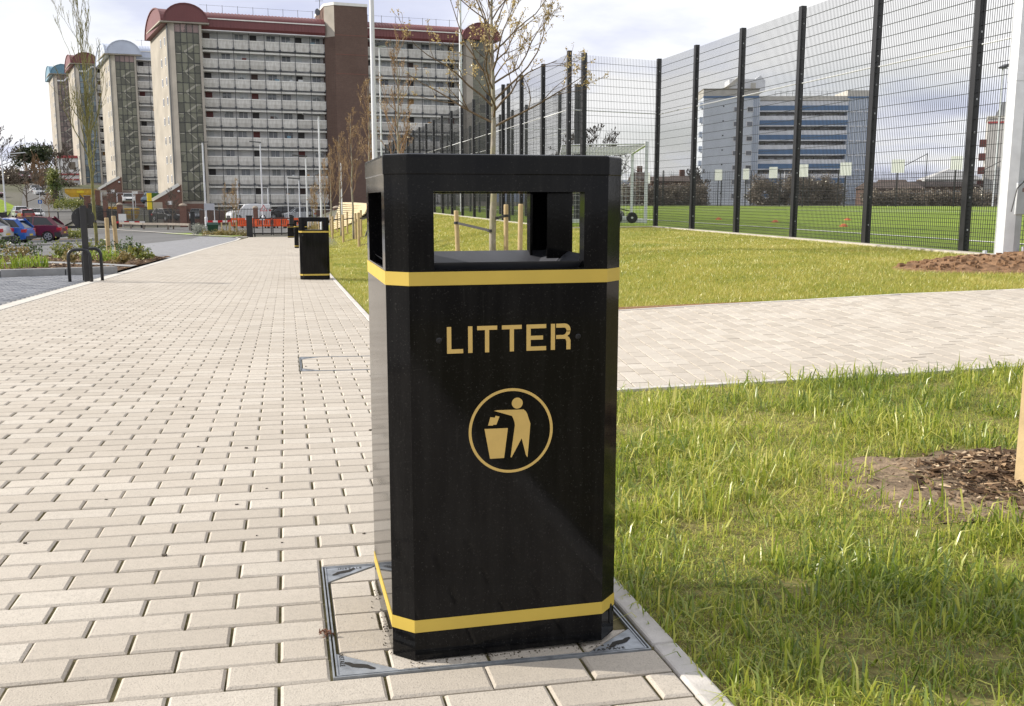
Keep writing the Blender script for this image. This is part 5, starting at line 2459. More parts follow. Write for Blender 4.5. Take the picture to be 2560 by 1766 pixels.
M_tile = simple("roof_tile_brown", (.10, .075, .065), .85, .2, 1.5)
M_tile_r = simple("roof_tile_dark_red", (.12, .065, .06), .85, .2, 1.5)
house(136, 152, 372, 346, 300, M_red_brick, M_tile_r, "red brick house gable far behind the teal roofed block", 12, 1, False, True)
house(1590, 1625, 448, 430, 150, M_red_brick, M_tile, "brown roofed house beyond the pitch, just right of the goal", 8, 2, True, zb=-3)
house(1628, 1690, 452, 440, 160, M_red_brick, M_tile, "long low brown house between the goal and the blue banded block", 8, 4, False, zb=-3)
house(1690, 1752, 452, 438, 165, M_red_brick, M_tile, "brown terraced house right beside the blue banded block", 8, 4, True, zb=-3)
house(1400, 1470, 455, 440, 175, M_red_brick, M_tile_r, "brick house seen through the goal net", 8, 3, True, zb=-3)
house(2190, 2310, 470, 455, 170, M_brown_brick, M_tile, "long dark brown building at the far right beyond the pitch", 10, 5, False, zb=-3)
house(2310, 2450, 466, 453, 185, M_brown_brick, M_tile, "dark terrace behind the small white goal", 10, 6, False, zb=-3)
house(2320, 2400, 497, 487, 120, M_tile, simple("orange_tile", (.28, .12, .05), .85, .2, 2), "low hut with orange tiled roof just beyond the far fence", 5, 0, False, True, zb=-2)

# ------------------------------------------------------------------ blue banded tower block
M_pale_clad = simple("hazy_pale_cladding", (.66, .71, .77), .7, .07, .3)  # cladding colour lightened to stand in for haze over the distance
M_blue_clad = simple("hazy_ribbed_cladding", (.45, .51, .61), .6, .08, .3)  # ribbed cladding also paled in its colour, in place of haze
M_blue_band = simple("blue_band", (.10, .19, .34), .5, .08, .6)
M_cream = simple("cream_parapet", (.55, .53, .48), .8, .1, 1)
M_pale_panel = simple("pale_balcony_panel", (.74, .76, .80), .7, .08, .6)
BDp = 184.0
a0, a1 = pix(1752, 500, BDp), pix(1888, 500, BDp - 1.0)
b1 = pix(2095, 500, BDp + 3)
c1_ = pix(2166, 500, BDp - 1)
org = Vector((a0.x, a0.y, 0))
rzb = math.atan2(c1_.y - a0.y, c1_.x - a0.x)
t = thing("tower_block", "blue and white banded tower block seen through the mesh fence", "tower block", (org.x, org.y, 0), rzb)
ux = Vector((math.cos(rzb), math.sin(rzb), 0))
LX = lambda p: (p - org).dot(ux)
l1, l2, l3 = LX(a1), LX(b1), LX(c1_)
GZ = -4.5
zT = pix(1752, 235, BDp).z
mb = MB(); mb.box((0, 0, GZ), (l1 - .9, 12, zT - .9)); mb.build("end_slab", M_pale_clad, t)
mb = MB(); mb.box((-.1, -.1, zT - .9), (l1 + .1, 12, zT + .35)); mb.build("parapet", M_cream, t)
mb = MB(); mb.box((-.12, -.14, zT - 1.1), (l1 + .12, -.02, zT - .75)); mb.build("blue_trim", M_blue_band, t)
mb = MB(); mb.box((-.12, -.16, zT + .36), (l1 + .15, 12.1, zT + .6)); mb.build("coping", simple("coping_brown", (.24, .22, .17), .8, .1, 1), t)
mb = MB(); mb.box((l1 - .9, 0.0, GZ), (l1 + .3, 8, zT - .92)); mb.build("corner_bay", M_blue_clad, t)
mb = MB()
for k in range(4):
    mb.box((l1 - .85 + .36 * k, -.10, GZ), (l1 - .75 + .36 * k, -.002, zT - 1.2))
mb.build("bay_fins", M_pale_clad, t, fix=False)
# storey data from the balcony bands
st = [pix(1900, y, BDp).z for y in (257, 292.6, 328, 364, 400, 435.5, 471)]
sp = (st[0] - st[-1]) / 6
mb = MB(); mb.box((l1 + .3, 3.0, GZ), (l2, 13, zT - 1.2)); mb.build("recessed_wall", simple("balcony_back_wall", (.42, .41, .42), .85, .2, .8), t)
mb = MB(); mb.box((l1 - 1, 1.0, zT - 1.5), (l2 + .3, 13, zT - .7)); mb.build("roof_edge", M_cream, t)
for i in range(9):
    z = st[0] - sp * i
    mb = MB(); mb.box((l1 + .3, .62, z - .80), (l2, .85, z)); mb.build("balcony_panel", M_pale_panel, t)
    mb = MB(); mb.box((l1 + .3, .55, z - 1.70), (l2, .85, z - .82)); mb.build("blue_balcony_band", M_blue_band, t)
    mb = MB(); mb.box((l1 + .3, .57, z - 1.93), (l2, 3.0, z - 1.72)); mb.build("balcony_slab", M_pale_panel, t)
    for k in range(9):
        x = l1 + 1.2 + (l2 - l1 - 1.5) * k / 9
        mb = MB()
        if 1 <= k <= 3:
            mb.box((x, 2.90, z - .4), (x + 1.2, 2.995, z + .45)); mb.build("screen", M_pale_panel, t)
        else:
            mb.box((x, 2.92, z - 1.4), (x + 1.0, 2.995, z + .6)); o = mb.build("window", M_frame_w if k % 2 else M_door["brown"], t)
            mb = MB(); mb.box((x + .1, 2.89, z - .2), (x + .9, 2.918, z + .5)); mb.build("pane", M_win, o)
for i in range(9):
    z = pix(1840, 241, BDp).z - sp * i
    for x in (5.6, 8.1):
        mb = MB(); mb.box((x, -.06, z - .55), (x + 1.25, -.002, z + .45)); o = mb.build("window", M_frame_w, t)
        mb = MB(); mb.box((x + .14, -.085, z - .42), (x + 1.11, -.062, z + .33)); mb.build("pane", M_win, o)
    mb = MB(); mb.box((3.6, -.05, z + .4), (3.85, -.002, z + .65)); mb.build("vent", M_mull, t)
    mb = MB(); mb.box((-.55, .6, z - 2.4), (-.002, 2.0, z - 1.4)); mb.build("flank_balcony", M_blue_clad, t)
zS = pix(2110, 236, BDp).z
mb = MB(); mb.box((l2, 1.2, GZ), (l3, 9, zS - .8)); mb.build("stair_tower", M_blue_clad, t)
mb = MB(); mb.box((l2 - .1, 1.05, zS - .8), (l3 + .1, 9.1, zS + .4)); mb.build("parapet", M_cream, t)
mb = MB(); mb.box((l2 - .12, 1.0, zS - 1.0), (l3 + .12, 1.19, zS - .72)); mb.build("blue_trim", M_blue_band, t)
mb = MB()
x = l2 + .1
while x < l3 - .05:
    mb.box((x, 1.08, GZ), (x + .12, 1.198, zS - 1.1))
    x += .42
mb.build("cladding_ribs", M_pale_clad, t, fix=False)
for i in range(9):
    z = zS - 3.6 - sp * i
    for k in range(3):
        x = l2 + .55 + 1.35 * k
        mb = MB(); mb.box((x, 1.0, z), (x + 1.0, 1.195, z + .22)); mb.build("sill", M_pale_panel, t)
# roof house
h0, h1 = 5.6, 12.4
mb = MB(); mb.prism([(h0, zT + .6), (h1, zT + .6), (h1 + .0, zT + 2.6), (h1 - .9, zT + 3.6), (h1 - 1.9, zT + 2.9), (h0, zT + 2.9)], 5, 10, 'y'); mb.build("plant_room", M_pale_panel, t)
mb = MB(); mb.prism([(h0 - .6, zT + 1.5), (h0 + 1.7, zT + 3.4), (h0 + 2.0, zT + 3.0), (h0 - .1, zT + 1.2)], 4.4, 9, 'y'); mb.build("roof_hood", M_cream, t)
mb = MB(); mb.box((h1 - 2.7, 4.9, zT + .6), (h1 - 1.8, 4.99, zT + 2.2)); mb.build("door", M_cream, t)
mb = MB()
for k in range(12):
    x = l1 + 4 + k * 1.1
    mb.bar((x, 4, zT - .7), (x, 4, zT + .5), .04, .04)
for z in (zT + .1, zT + .5):
    mb.bar((l1 + 4, 4, z), (l1 + 4 + 12, 4, z), .03, .03)
mb.build("roof_rail", M_rail_dark, t, fix=False)

# brown tower block at the far right
q0, q1 = pix(2456, 500, 190), pix(2600, 500, 190)
dv = q1 - q0
zq = pix(2456, 300, 190).z
t = thing("tower_block", "beige tower block with dark red balconies partly hidden by the floodlight mast", "tower block", (q0.x, q0.y, 0), math.atan2(dv.y, dv.x) - .42)
M_beige = simple("beige_panel", (.46, .45, .43), .85, .08, .4)
mb = MB(); mb.box((0, 0, -5), (dv.length, 12, zq)); mb.build("wall", M_beige, t)
mb = MB(); mb.box((-.1, -.12, zq - .9), (dv.length, -.02, zq - .55)); mb.build("red_trim", M_red_trim, t)
mb = MB(); mb.box((-.15, -.15, zq + .02), (dv.length, 12, zq + .5)); mb.build("parapet", M_cream, t)
M_maroon = simple("maroon_balcony", (.10, .03, .028), .7, .1, 1)
for i in range(8):
    z = zq - 5.2 - 2.65 * i
    mb = MB(); mb.box((-1.2, 1.0, z), (-.02, 4, z + 1.35)); mb.build("balcony", M_maroon, t)
mb = MB(); mb.prism([(1.4, zq + .5), (5.5, zq + .5), (5.5, zq + 3.2), (2.4, zq + 3.4), (1.4, zq + 1.2)], 4, 9, 'y'); mb.build("plant_room", simple("plant_grey", (.20, .21, .22), .7, .1, 1), t)
mb = MB()
for k in range(3):
    mb.box((-.03, -.02 - .02 * k, zq - 9.1 * (k + 1)), (dv.length, -.004, zq - 9.1 * (k + 1) + .05))
mb.build("panel_joint", M_conc, t, fix=False)

# town and hills on the horizon
t_h = NT("haze_blue_hill")
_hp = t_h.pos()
t_h.set(color=t_h.ramp(t_h.noise(_hp, .004, 6, .6), [(.35, (.10, .135, .20)), (.65, (.165, .195, .26))]), rough=1.0, spec=0.0)  # blue of the distance haze is painted into the hill colour


def hill(d, hbase, amp, x0, x1, seed, name="hill"):
    from mathutils import noise as mn
    mb = MB()
    n = 80
    rows = []
    for j, (f, dd) in enumerate(((0, 0), (.6, 250), (1.0, 600), (.7, 1100), (0, 1600))):
        row = []
        for i in range(n + 1):
            x = x0 + (x1 - x0) * i / n
            h = hbase + amp * mn.fractal(Vector((x * .0009 + seed, seed, 0)), 1.0, 2.0, 4)
            row.append((x, d + dd, -12 + max(2, h) * f))
        rows.append(row)
    for r in rows:
        mb.v.extend(r)
    for j in range(4):
        for i in range(n):
            a = j * (n + 1) + i
            mb.f.append((a, a + 1, a + n + 2, a + n + 1))
    struct(mb.build(name, t_h.m, smooth=True, fix=False), "bluish wooded hills along the horizon")


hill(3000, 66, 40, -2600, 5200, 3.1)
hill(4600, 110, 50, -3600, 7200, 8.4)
M_town = simple("pale_distant_wall", (.52, .52, .52), .9, .1, .2)
_g = random.Random(77)
for i, (px, w, h) in enumerate(((2238, 12, 5), (2268, 8, 4), (2330, 10, 5), (2352, 9, 6), (2385, 26, 7), (2440, 9, 5), (1660, 8, 3))):
    p = pix(px, 470, 420)
    t = thing("distant_building", "%s" % ("pale distant building left of the empty stretch behind the large board", "second pale distant building behind the large white board", "pale distant building just left of the small white goal", "pale distant building above the small goal's left post", "distant building with a white tent roof above the small goal", "pale distant building right of the tent roofed one", "pale distant building beyond the brown roofs near the goal")[i], "building", (p.x, p.y, -6), rad(-13))
    mb = MB(); mb.box((-w / 2, 0, 0), (w / 2, 8, h + 9)); mb.build("wall", M_town, t)
    mb = MB()
    if i == 4:
        mb.rings([[(-w / 2, -1, h + 9.02), (w / 2, -1, h + 9.02), (w / 2, 9, h + 9.02), (-w / 2, 9, h + 9.02)], [(-.4, 3, h + 14), (.4, 3, h + 14), (.4, 5, h + 14), (-.4, 5, h + 14)]])
    else:
        mb.prism([(-.3, h + 9.02), (4, h + 11), (8.3, h + 9.02)], -w / 2, w / 2, 'x')
    mb.build("roof", M_town if i == 4 else M_tile, t)
# ------------------------------------------------------------------ vehicles
M_cglass = simple("car_glass", (.018, .022, .026), .06, .2, 1, spec=.6)
M_rim = simple("alloy_rim", (.45, .46, .48), .35, .1, 4, metal=.5)
M_trim = simple("dark_plastic_trim", (.03, .03, .032), .6, .1, 6)
M_lamp_r = simple("tail_lamp", (.45, .02, .03), .2, .1, 4)
M_lamp_w = simple("head_lamp", (.70, .72, .75), .15, .05, 4)
M_plate_y = simple("rear_plate", (.62, .45, .05), .5, .03, 4)
M_plate_w = simple("front_plate", (.75, .75, .72), .5, .03, 4)


def paint(name, col):
    return simple(name, col, .28, .05, .8, coat=.6)


CAR_P = {
    # lower body profile (x, z top), roof line, glass line
    "hatch": dict(L=3.85, W=1.70, H=1.50, sill=.22, wr=.31, axles=(.72, 3.17), body=[(0, .55), (.05, .72), (.35, .86), (1.05, .97), (2.9, 1.0), (3.70, .98), (3.83, .80), (3.85, .45)],
                  glass=[(.85, .94), (1.52, 1.44), (2.3, 1.47), (3.25, 1.38), (3.74, .97)]),
    "crossover": dict(L=4.25, W=1.80, H=1.60, sill=.25, wr=.34, axles=(.82, 3.42), body=[(0, .60), (.06, .82), (.42, .96), (1.15, 1.05), (3.1, 1.08), (4.02, 1.06), (4.20, .84), (4.25, .48)],
                      glass=[(.95, 1.02), (1.62, 1.53), (2.5, 1.58), (3.45, 1.50), (4.02, 1.06)]),
    "saloon": dict(L=4.5, W=1.78, H=1.45, sill=.2, wr=.32, axles=(.85, 3.55), body=[(0, .5), (.05, .68), (.5, .82), (1.3, .93), (3.4, .97), (4.3, .95), (4.47, .75), (4.5, .42)],
                   glass=[(1.15, .92), (1.85, 1.40), (2.6, 1.43), (3.3, 1.36), (4.0, .96)]),
    "van": dict(L=4.9, W=1.95, H=1.97, sill=.25, wr=.34, axles=(.85, 3.9), body=[(0, .6), (.08, .9), (.5, 1.08), (1.0, 1.2), (1.7, 1.86), (2.3, 1.95), (4.82, 1.93), (4.9, 1.2), (4.9, .42)],
                glass=[(.78, 1.14), (1.62, 1.83), (1.95, 1.83), (1.95, 1.12)]),
}


def car(kind, label, loc, rz, mat, front=False, group="cars parked and waiting near the flats", two_tone=False):
    """local x runs from nose (0) to tail (L); centred on y"""
    c = CAR_P[kind]
    t = thing("parked_car" if kind != "van" else "white_van", label, "car" if kind != "van" else "van", loc, rz, group)
    L, W, hw, sill, wr = c["L"], c["W"], c["W"] / 2, c["sill"], c["wr"]
    ax = c["axles"]
    # lower outline with wheel arches
    bot = [(L - .02, .30)]
    for a in reversed(ax):
        bot.append((a + wr + .05, sill))
        for k in range(7):
            th = math.pi * k / 6
            bot.append((a + (wr + .05) * math.cos(th), .30 + (wr + .04) * math.sin(th) if True else 0))
        bot.append((a - wr - .05, sill))
    bot.append((.03, .30))
    outline = c["body"] + bot
    n = len(outline)
    mx = L / 2

    def sect(y, k):
        r = []
        for x, z in outline:
            r.append((mx + (x - mx) * k, y, .62 + (z - .62) * (k if z > .62 else 1)))
        return r
    mb = MB()
    mb.rings([sect(-hw, .965), sect(-hw + .05, .99), sect(-hw + .22, 1.0), sect(hw - .22, 1.0), sect(hw - .05, .99), sect(hw, .965)])
    b = mb.build("body", mat, t)
    bevel(b, .03, 2, 50)
    # greenhouse
    g = c["glass"]
    zb = min(z for x, z in g)
    zt_ = max(z for x, z in g)

    def gs(y0, y1):
        return [[(x, y0 + (y1 - y0) * (z - zb) / (zt_ - zb), z - (.03 if z < zb + .1 else 0)) for x, z in g]]
    mb = MB()
    mb.rings(gs(-hw + .07, -hw + .24) + gs(hw - .07, hw - .24))
    mb.build("windows", M_cglass, t)
    if kind != "van":
        # roof skin and pillars in body colour
        up = [(x, z) for x, z in g if z > zb + (zt_ - zb) * .7]
        mb = MB()
        rs = []
        for dx, dz in ((0, .005), (0, .045)):
            pass
        pts = [(up[0][0] - .08, up[0][1] + .0)] + [(x, z + .012) for x, z in up] + [(up[-1][0] + .14, up[-1][1] - .02)]
        for (xa, za), (xb, zb2) in zip(pts, pts[1:]):
            mb.add([(xa, -hw + .235, za), (xb, -hw + .235, zb2), (xb, hw - .235, zb2), (xa, hw - .235, za), (xa, -hw + .26, za + .04), (xb, -hw + .26, zb2 + .04), (xb, hw - .26, zb2 + .04), (xa, hw - .26, za + .04)],
                   [(0, 3, 2, 1), (4, 5, 6, 7), (0, 1, 5, 4), (1, 2, 6, 5), (2, 3, 7, 6), (3, 0, 4, 7)])
        for s in (-1, 1):
            yb, yt = s * (hw - .06), s * (hw - .23)
            for (xa, xb, w) in ((g[0][0], g[1][0], .09), ((g[1][0] + g[-2][0]) / 2, (g[1][0] + g[-2][0]) / 2 + .03, .07), (g[-1][0] - .05, g[-2][0], .22)):
                mb.bar((xa, yb, zb - .02), (xb, yt, zt_ - .02), w, .03, up=(0, s, .3))
        mb.build("roof", mat, t)
    for a in ax:
        for s in (-1, 1):
            cy = s * (hw - .10)
            mb = MB()
            pr = []
            for rr, yy in ((wr * .62, s * .09), (wr * .96, s * .095), (wr, s * .05), (wr, -s * .09), (wr * .6, -s * .09)):
                pr.append([(a + rr * math.cos(q), cy + yy, wr + rr * math.sin(q)) for q in [2 * math.pi * i / 20 for i in range(20)]])
            mb.rings(pr)
            w = mb.build("wheel", M_rubber, t)
            mb = MB()
            for k in range(5):
                th = 2 * math.pi * k / 5
                mb.bar((a, cy + s * .098, wr), (a + wr * .62 * math.cos(th), cy + s * .098, wr + wr * .62 * math.sin(th)), .085, .02, up=(0, 1, 0))
            pr = [[(a + rr * math.cos(q), cy + s * yy, wr + rr * math.sin(q)) for q in [2 * math.pi * i / 20 for i in range(20)]] for rr, yy in ((wr * .68, .094), (wr * .68, .104), (wr * .58, .104), (wr * .58, .094))]
            mb.rings(pr, cap=False)
            mb.build("rim", M_rim, w, fix=False)
    # lamps, plates, trim
    zl = c["body"][-2][1] - .02
    for s in (-1, 1):
        mb = MB(); mb.box((L - .30, min(s * (hw - .34), s * (hw + .004)), zl - .12), (L - .02, max(s * (hw - .34), s * (hw + .004)), zl + .10)); bevel(mb.build("tail_lamp", M_lamp_r, t), .03, 2)
        mb = MB(); mb.box((.04, min(s * (hw - .42), s * (hw - .02)), .64), (.36, max(s * (hw - .42), s * (hw - .02)), .80)); bevel(mb.build("headlamp", M_lamp_w, t), .03, 2)
    mb = MB(); mb.box((L - .01, -.26, zl - .30), (L + .012, .26, zl - .19)); mb.build("number_plate", M_plate_y, t)
    mb = MB(); mb.box((-.012, -.26, .38), (.01, .26, .49)); mb.build("number_plate", M_plate_w, t)
    mb = MB(); mb.box((L - .25, -hw + .05, .27), (L + .01, hw - .05, .46)); mb.build("rear_bumper", M_trim, t)
    mb = MB(); mb.box((-.015, -.5, .34), (.12, .5, .58)); mb.build("grille", M_trim, t)
    for s in (-1, 1):
        mb = MB(); mb.box((g[0][0] + .35, min(s * (hw - .03), s * (hw + .15)), .98 if kind != "van" else 1.2), (g[0][0] + .50, max(s * (hw - .03), s * (hw + .15)), 1.12 if kind != "van" else 1.42)); bevel(mb.build("mirror", mat, t), .03)
        mb = MB(); mb.box((L * .56, min(s * hw, s * (hw + .012)), .86), (L * .56 + .18, max(s * hw, s * (hw + .012)), .89)); mb.build("door_handle", M_rim, t)
    if two_tone:
        for s in (-1, 1):
            mb = MB(); mb.box((.9 + wr, min(s * (hw - .03), s * (hw + .008)), sill), (ax[1] - wr - .06, max(s * (hw - .03), s * (hw + .008)), sill + .16)); mb.build("sill_trim", M_trim, t)
            mb = MB(); mb.box((ax[1] + wr + .06, min(s * (hw - .06), s * (hw + .006)), sill + .05), (L - .04, max(s * (hw - .06), s * (hw + .006)), .60)); mb.build("sill_trim", M_trim, t)
    return t


P_blue = paint("paint_blue", (.01, .095, .42))
P_maroon = paint("paint_maroon", (.13, .012, .03))
P_dkred = paint("paint_dark_red", (.11, .015, .025))
P_red = paint("paint_red", (.24, .03, .025))
P_white = paint("paint_white", (.72, .73, .75))
P_silver = paint("paint_silver", (.42, .44, .47))
P_black = paint("paint_black", (.012, .012, .014))
P_grey = paint("paint_grey", (.16, .17, .19))
P_beige = paint("paint_champagne", (.42, .41, .38))
P_navy = paint("paint_slate_blue", (.08, .12, .17))


def car_at(kind, px, py, d, yaw, mat, label, at="tail", **kw):
    """px, py: foot of the car (its tail end, or its nose) at depth d"""
    if kw.get('group') == 'cars standing on the hill road':
        p, d = foot(px, py, 60.0)
    else:
        p = pix(px, py, d)
    z = min(p.z, zt(p.x, p.y) + .25)
    L = CAR_P[kind]["L"]
    rz = yaw
    ox = L if at == "tail" else 0.0
    return car(kind, label, (p.x - ox * math.cos(rz), p.y - ox * math.sin(rz), p.z), rz, mat, **kw)


# parked across the car park, tails to the right
AL = "cars in the car park on the left"
car_at("crossover", 164, 603, 63.5, rad(-2), P_maroon, "whole dark red crossover with dark lower trim, rightmost in the row on the car park", group=AL, two_tone=True)
car_at("hatch", 87, 604, 62.0, rad(-8), P_dkred, "dark red hatchback wedged between the blue car and the red crossover", group=AL)
car_at("hatch", 80, 609, 58.5, rad(-6), P_blue, "bright blue hatchback with its tail lamp towards the path", group=AL)
car_at("crossover", 23, 611, 56.5, rad(-8), P_beige, "pale champagne car cut off by the left edge of the view", group=AL)
# on the road up the hill
RH = "cars standing on the hill road"
car_at("saloon", 97, 548, 118, rad(110), P_white, "white saloon facing the camera beside the red car behind the swing gate", at="nose", group=RH)
car_at("hatch", 72, 551, 116, rad(-68), P_red, "bright red car seen from behind, left of the white saloon", at="tail", group=RH)
car_at("crossover", 57, 545, 126, rad(-68), P_silver, "silver estate car beyond the bright red car", at="tail", group=RH)
car_at("saloon", 92, 482, 168, rad(108), P_white, "white car coming down the hill past the bare tree", at="nose", group=RH)
car_at("hatch", 104, 489, 164, rad(112), P_silver, "small silver car close behind the ivy clad tree stump", at="nose", group=RH)
car_at("saloon", 5, 493, 152, rad(150), P_maroon, "maroon and silver car at the left edge above the green slope", at="nose", group=RH)
car_at("hatch", 62, 450, 215, rad(100), P_dkred, "dark red car highest up the hill behind the bare tree", at="nose", group=RH)
# by the flats
AF = "cars standing beside the flats"
car_at("hatch", 437, 553, 119, rad(128), P_black, "black hatchback standing behind the railings left of the brick pillar", at="nose", group=AF)
car_at("hatch", 492, 553, 121, rad(95), P_grey, "grey car just right of the domed brick pillar", at="nose", group=AF)
car_at("van", 571, 552, 113, rad(24), P_white, "white panel van parked behind the orange barriers", at="nose", group=AF)
car_at("hatch", 708, 551, 116, rad(10), P_silver, "silver car half hidden behind the barriers right of the warning sign", at="nose", group=AF)
car_at("crossover", 664, 549, 119, rad(10), P_black, "black car behind the warning sign and barriers", at="nose", group=AF)
car_at("saloon", 323, 507, 152, rad(100), P_white, "white car behind the yellow skip near the second tower", at="nose", group=AF)
car_at("van", 366, 510, 155, rad(70), P_navy, "slate blue van beside the yellow panel and second tower", at="nose", group=AF)
# ------------------------------------------------------------------ trees and plants
def bark(name, c0, c1, moss=None):
    t = NT(name)
    n = t.noise(t.mapping(t.obj, (1, 1, .35)), 22.0, 5.0, .65)
    c = t.ramp(n, [(.3, c0), (.7, c1)])
    if moss:
        c = t.mix(t.ramp(t.noise(t.obj, 3.0, 4.0), [(.45, 0.0), (.65, .7)]), c, moss)
    t.set(color=c, rough=.9, spec=.2)
    t.bump(n, .5, .01)
    return t.m


M_bark_pale = bark("pale_bark", (.17, .15, .125), (.38, .345, .29), (.26, .25, .12))
M_bark_olive = bark("olive_bark", (.11, .10, .045), (.25, .23, .10), (.20, .21, .06))
M_bark_dark = bark("dark_bark", (.07, .055, .045), (.15, .125, .10))
M_twig = bark("twig_bark", (.09, .065, .045), (.20, .15, .10))
M_twig_w = bark("warm_twig", (.16, .10, .06), (.30, .20, .12))


def leafmat(name, stops, trans=.4):
    return blade_mat(name, stops, trans)


M_bud = leafmat("opening_bud", [(0, (.30, .21, .08)), (.5, (.54, .42, .18)), (1, (.74, .62, .36))])
M_budw = leafmat("warm_bud", [(0, (.22, .13, .05)), (.6, (.38, .26, .11)), (1, (.55, .40, .2))])
M_leaf_g = leafmat("green_leaf", [(0, (.025, .055, .012)), (.5, (.06, .11, .025)), (1, (.14, .18, .05))], .25)
M_leaf_y = leafmat("yellow_green_leaf", [(0, (.08, .11, .02)), (.5, (.20, .22, .04)), (1, (.34, .32, .08))], .35)
M_leaf_dk = leafmat("dark_leaf", [(0, (.012, .022, .008)), (.5, (.03, .05, .018)), (1, (.07, .085, .03))], .2)
M_daff = leafmat("strap_leaf", [(0, (.16, .26, .03)), (.5, (.30, .40, .05)), (1, (.52, .52, .08))], .4)
M_gold_pl = leafmat("golden_foliage", [(0, (.14, .11, .03)), (.5, (.26, .20, .07)), (1, (.40, .31, .13))], .3)
M_grey_pl = leafmat("lavender_grey", [(0, (.16, .17, .16)), (.5, (.27, .28, .26)), (1, (.40, .40, .36))], .3)


def leaf_cloud(name, centers, size, mat, parent, seed, aspect=.6):
    """small leaf faces round given centres [(x,y,z,spread,count)]"""
    g = np.random.default_rng(seed)
    C0 = []
    for x, y, z, s, n in centers:
        C0.append(np.array([x, y, z]) + g.normal(0, 1, (n, 3)) * s)
    P = np.concatenate(C0)
    n = len(P)
    a = g.normal(0, 1, (n, 3))
    a /= np.linalg.norm(a, axis=1)[:, None]
    b = np.cross(a, g.normal(0, 1, (n, 3)))
    b /= np.linalg.norm(b, axis=1)[:, None]
    sz = size * g.uniform(.6, 1.5, n)[:, None]
    V = np.stack([P - a * sz, P + b * sz * aspect, P + a * sz, P - b * sz * aspect], 1).reshape(-1, 3)
    F = np.arange(n * 4).reshape(-1, 4)
    o = link(name, np_mesh(name, V, F, 4, mat), parent)
    return o


def grow(mb, p, d, r, L, depth, g, tips, upward=.25, spread=.6, ns=4, rmin=.0025, forks=(3, 5), kink=.18, shrink=.62):
    """one limb with side shoots"""
    n = max(3, int(4 + depth))
    pts = [p.copy()]
    rs = [r]
    dd = d.normalized()
    step = L / n
    for i in range(n):
        dd = (dd + Vector((g.gauss(0, kink), g.gauss(0, kink), g.gauss(0, kink * .6) + upward * .25))).normalized()
        pts.append(pts[-1] + dd * step)
        rs.append(max(rmin, r * (1 - .72 * (i + 1) / n)))
    mb.tube(pts, rs, ns if r > .008 else 3, cap=False)
    tips.append((pts[-1], r))
    if depth <= 0:
        for q in pts[1:]:
            if g.random() < .7:
                tips.append((q, r))
        return
    k = g.randint(*forks)
    for i in range(k):
        f = g.uniform(.25, .98)
        j = min(n - 1, int(f * n))
        q = pts[j].lerp(pts[j + 1], f * n - j)
        base = (pts[j + 1] - pts[j]).normalized()
        side = base.cross(Vector((g.gauss(0, 1), g.gauss(0, 1), g.gauss(0, 1)))).normalized()
        nd = (base * (1 - spread * .6) + side * spread + Vector((0, 0, upward))).normalized()
        grow(mb, q, nd, max(rmin, rs[j] * .6), L * shrink * g.uniform(.6, 1.1) * (1.05 - .4 * f), depth - 1, g, tips, upward, spread, ns, rmin, forks, kink, shrink)


def young_tree(label, loc, H, clear, r, seed, bark_m, twig_m, bud=None, limbs=16, width=1.2, fan=.9, depth=2, rmin=.003, upward=.35, group=None, bud_size=.02, bud_n=3, lean=(0, 0), rz=0.0, name="young_tree", limb_len=None):
    g = random.Random(seed)
    t = thing(name, label, "tree", loc, rz, group)
    mb = MB()
    pts, rs = [], []
    n = 12
    for i in range(n + 1):
        f = i / n
        pts.append(Vector((lean[0] * f + g.gauss(0, .012) * (f > 0), lean[1] * f + g.gauss(0, .012) * (f > 0), H * f - (.15 if i == 0 else 0))))
        rs.append(max(rmin, r * (1 - .93 * max(0, f - .15) / .85 if f > .15 else 1)))
    mb.tube(pts, rs, 8)
    mb.build("trunk", bark_m, t, smooth=True)
    mb = MB()
    tips = []
    for i in range(limbs):
        f = (clear / H) + (1 - clear / H) * (i / limbs) ** 1.1 * .93
        j = min(n - 1, int(f * n))
        q = pts[j].lerp(pts[j + 1], f * n - j)
        a = i * 2.399 + g.gauss(0, .3)
        up = .55 + .6 * (f - clear / H) / (1 - clear / H)
        d = Vector((math.cos(a) * fan, math.sin(a) * fan, up * (1.15 - fan * .4)))
        rem = H - q.z
        LL = (limb_len or (width * 1.05)) * (.55 + .55 * min(1, rem / (H - clear)))
        grow(mb, q, d, max(rmin, rs[j] * .52), min(LL, rem * 1.2 + .3), depth, g, tips, upward, .55, 5, rmin)
    mb.build("crown", twig_m, t, fix=False, smooth=True)
    if bud:
        g2 = random.Random(seed + 1)
        cs = [(p.x, p.y, p.z, bud_size * 1.3, g2.randint(1, bud_n * 2)) for p, _ in tips if g2.random() < .75]
        o = leaf_cloud("buds", cs, bud_size, bud, t, seed)
        o["kind"] = "stuff"
    return t


M_stake = simple("timber_stake", (.44, .33, .18), .8, .18, 6.0, bump=.3, bscale=30)
M_strap = simple("rubber_strap", (.025, .025, .027), .6, .1, 10)


def stake(x, y, H, label, r=.038, lean=(0, 0), group="timber stakes round the young trees", square=False):
    z = zt(x, y)
    t = thing("tree_stake", label, "stake", (x, y, z), 0, group)
    mb = MB()
    if square:
        mb.rings([[(sx * r, sy * r, -.3) for sx, sy in ((-1, -1), (1, -1), (1, 1), (-1, 1))], [(sx * r + lean[0], sy * r + lean[1], H) for sx, sy in ((-1, -1), (1, -1), (1, 1), (-1, 1))]])
        o = mb.build("stake", M_stake, t)
        bevel(o, .006)
    else:
        mb.tube([(0, 0, -.3), (lean[0], lean[1], H - .02), (lean[0], lean[1], H)], [r, r, r * .85], 12)
        o = mb.build("stake", M_stake, t, smooth=False)
    return t


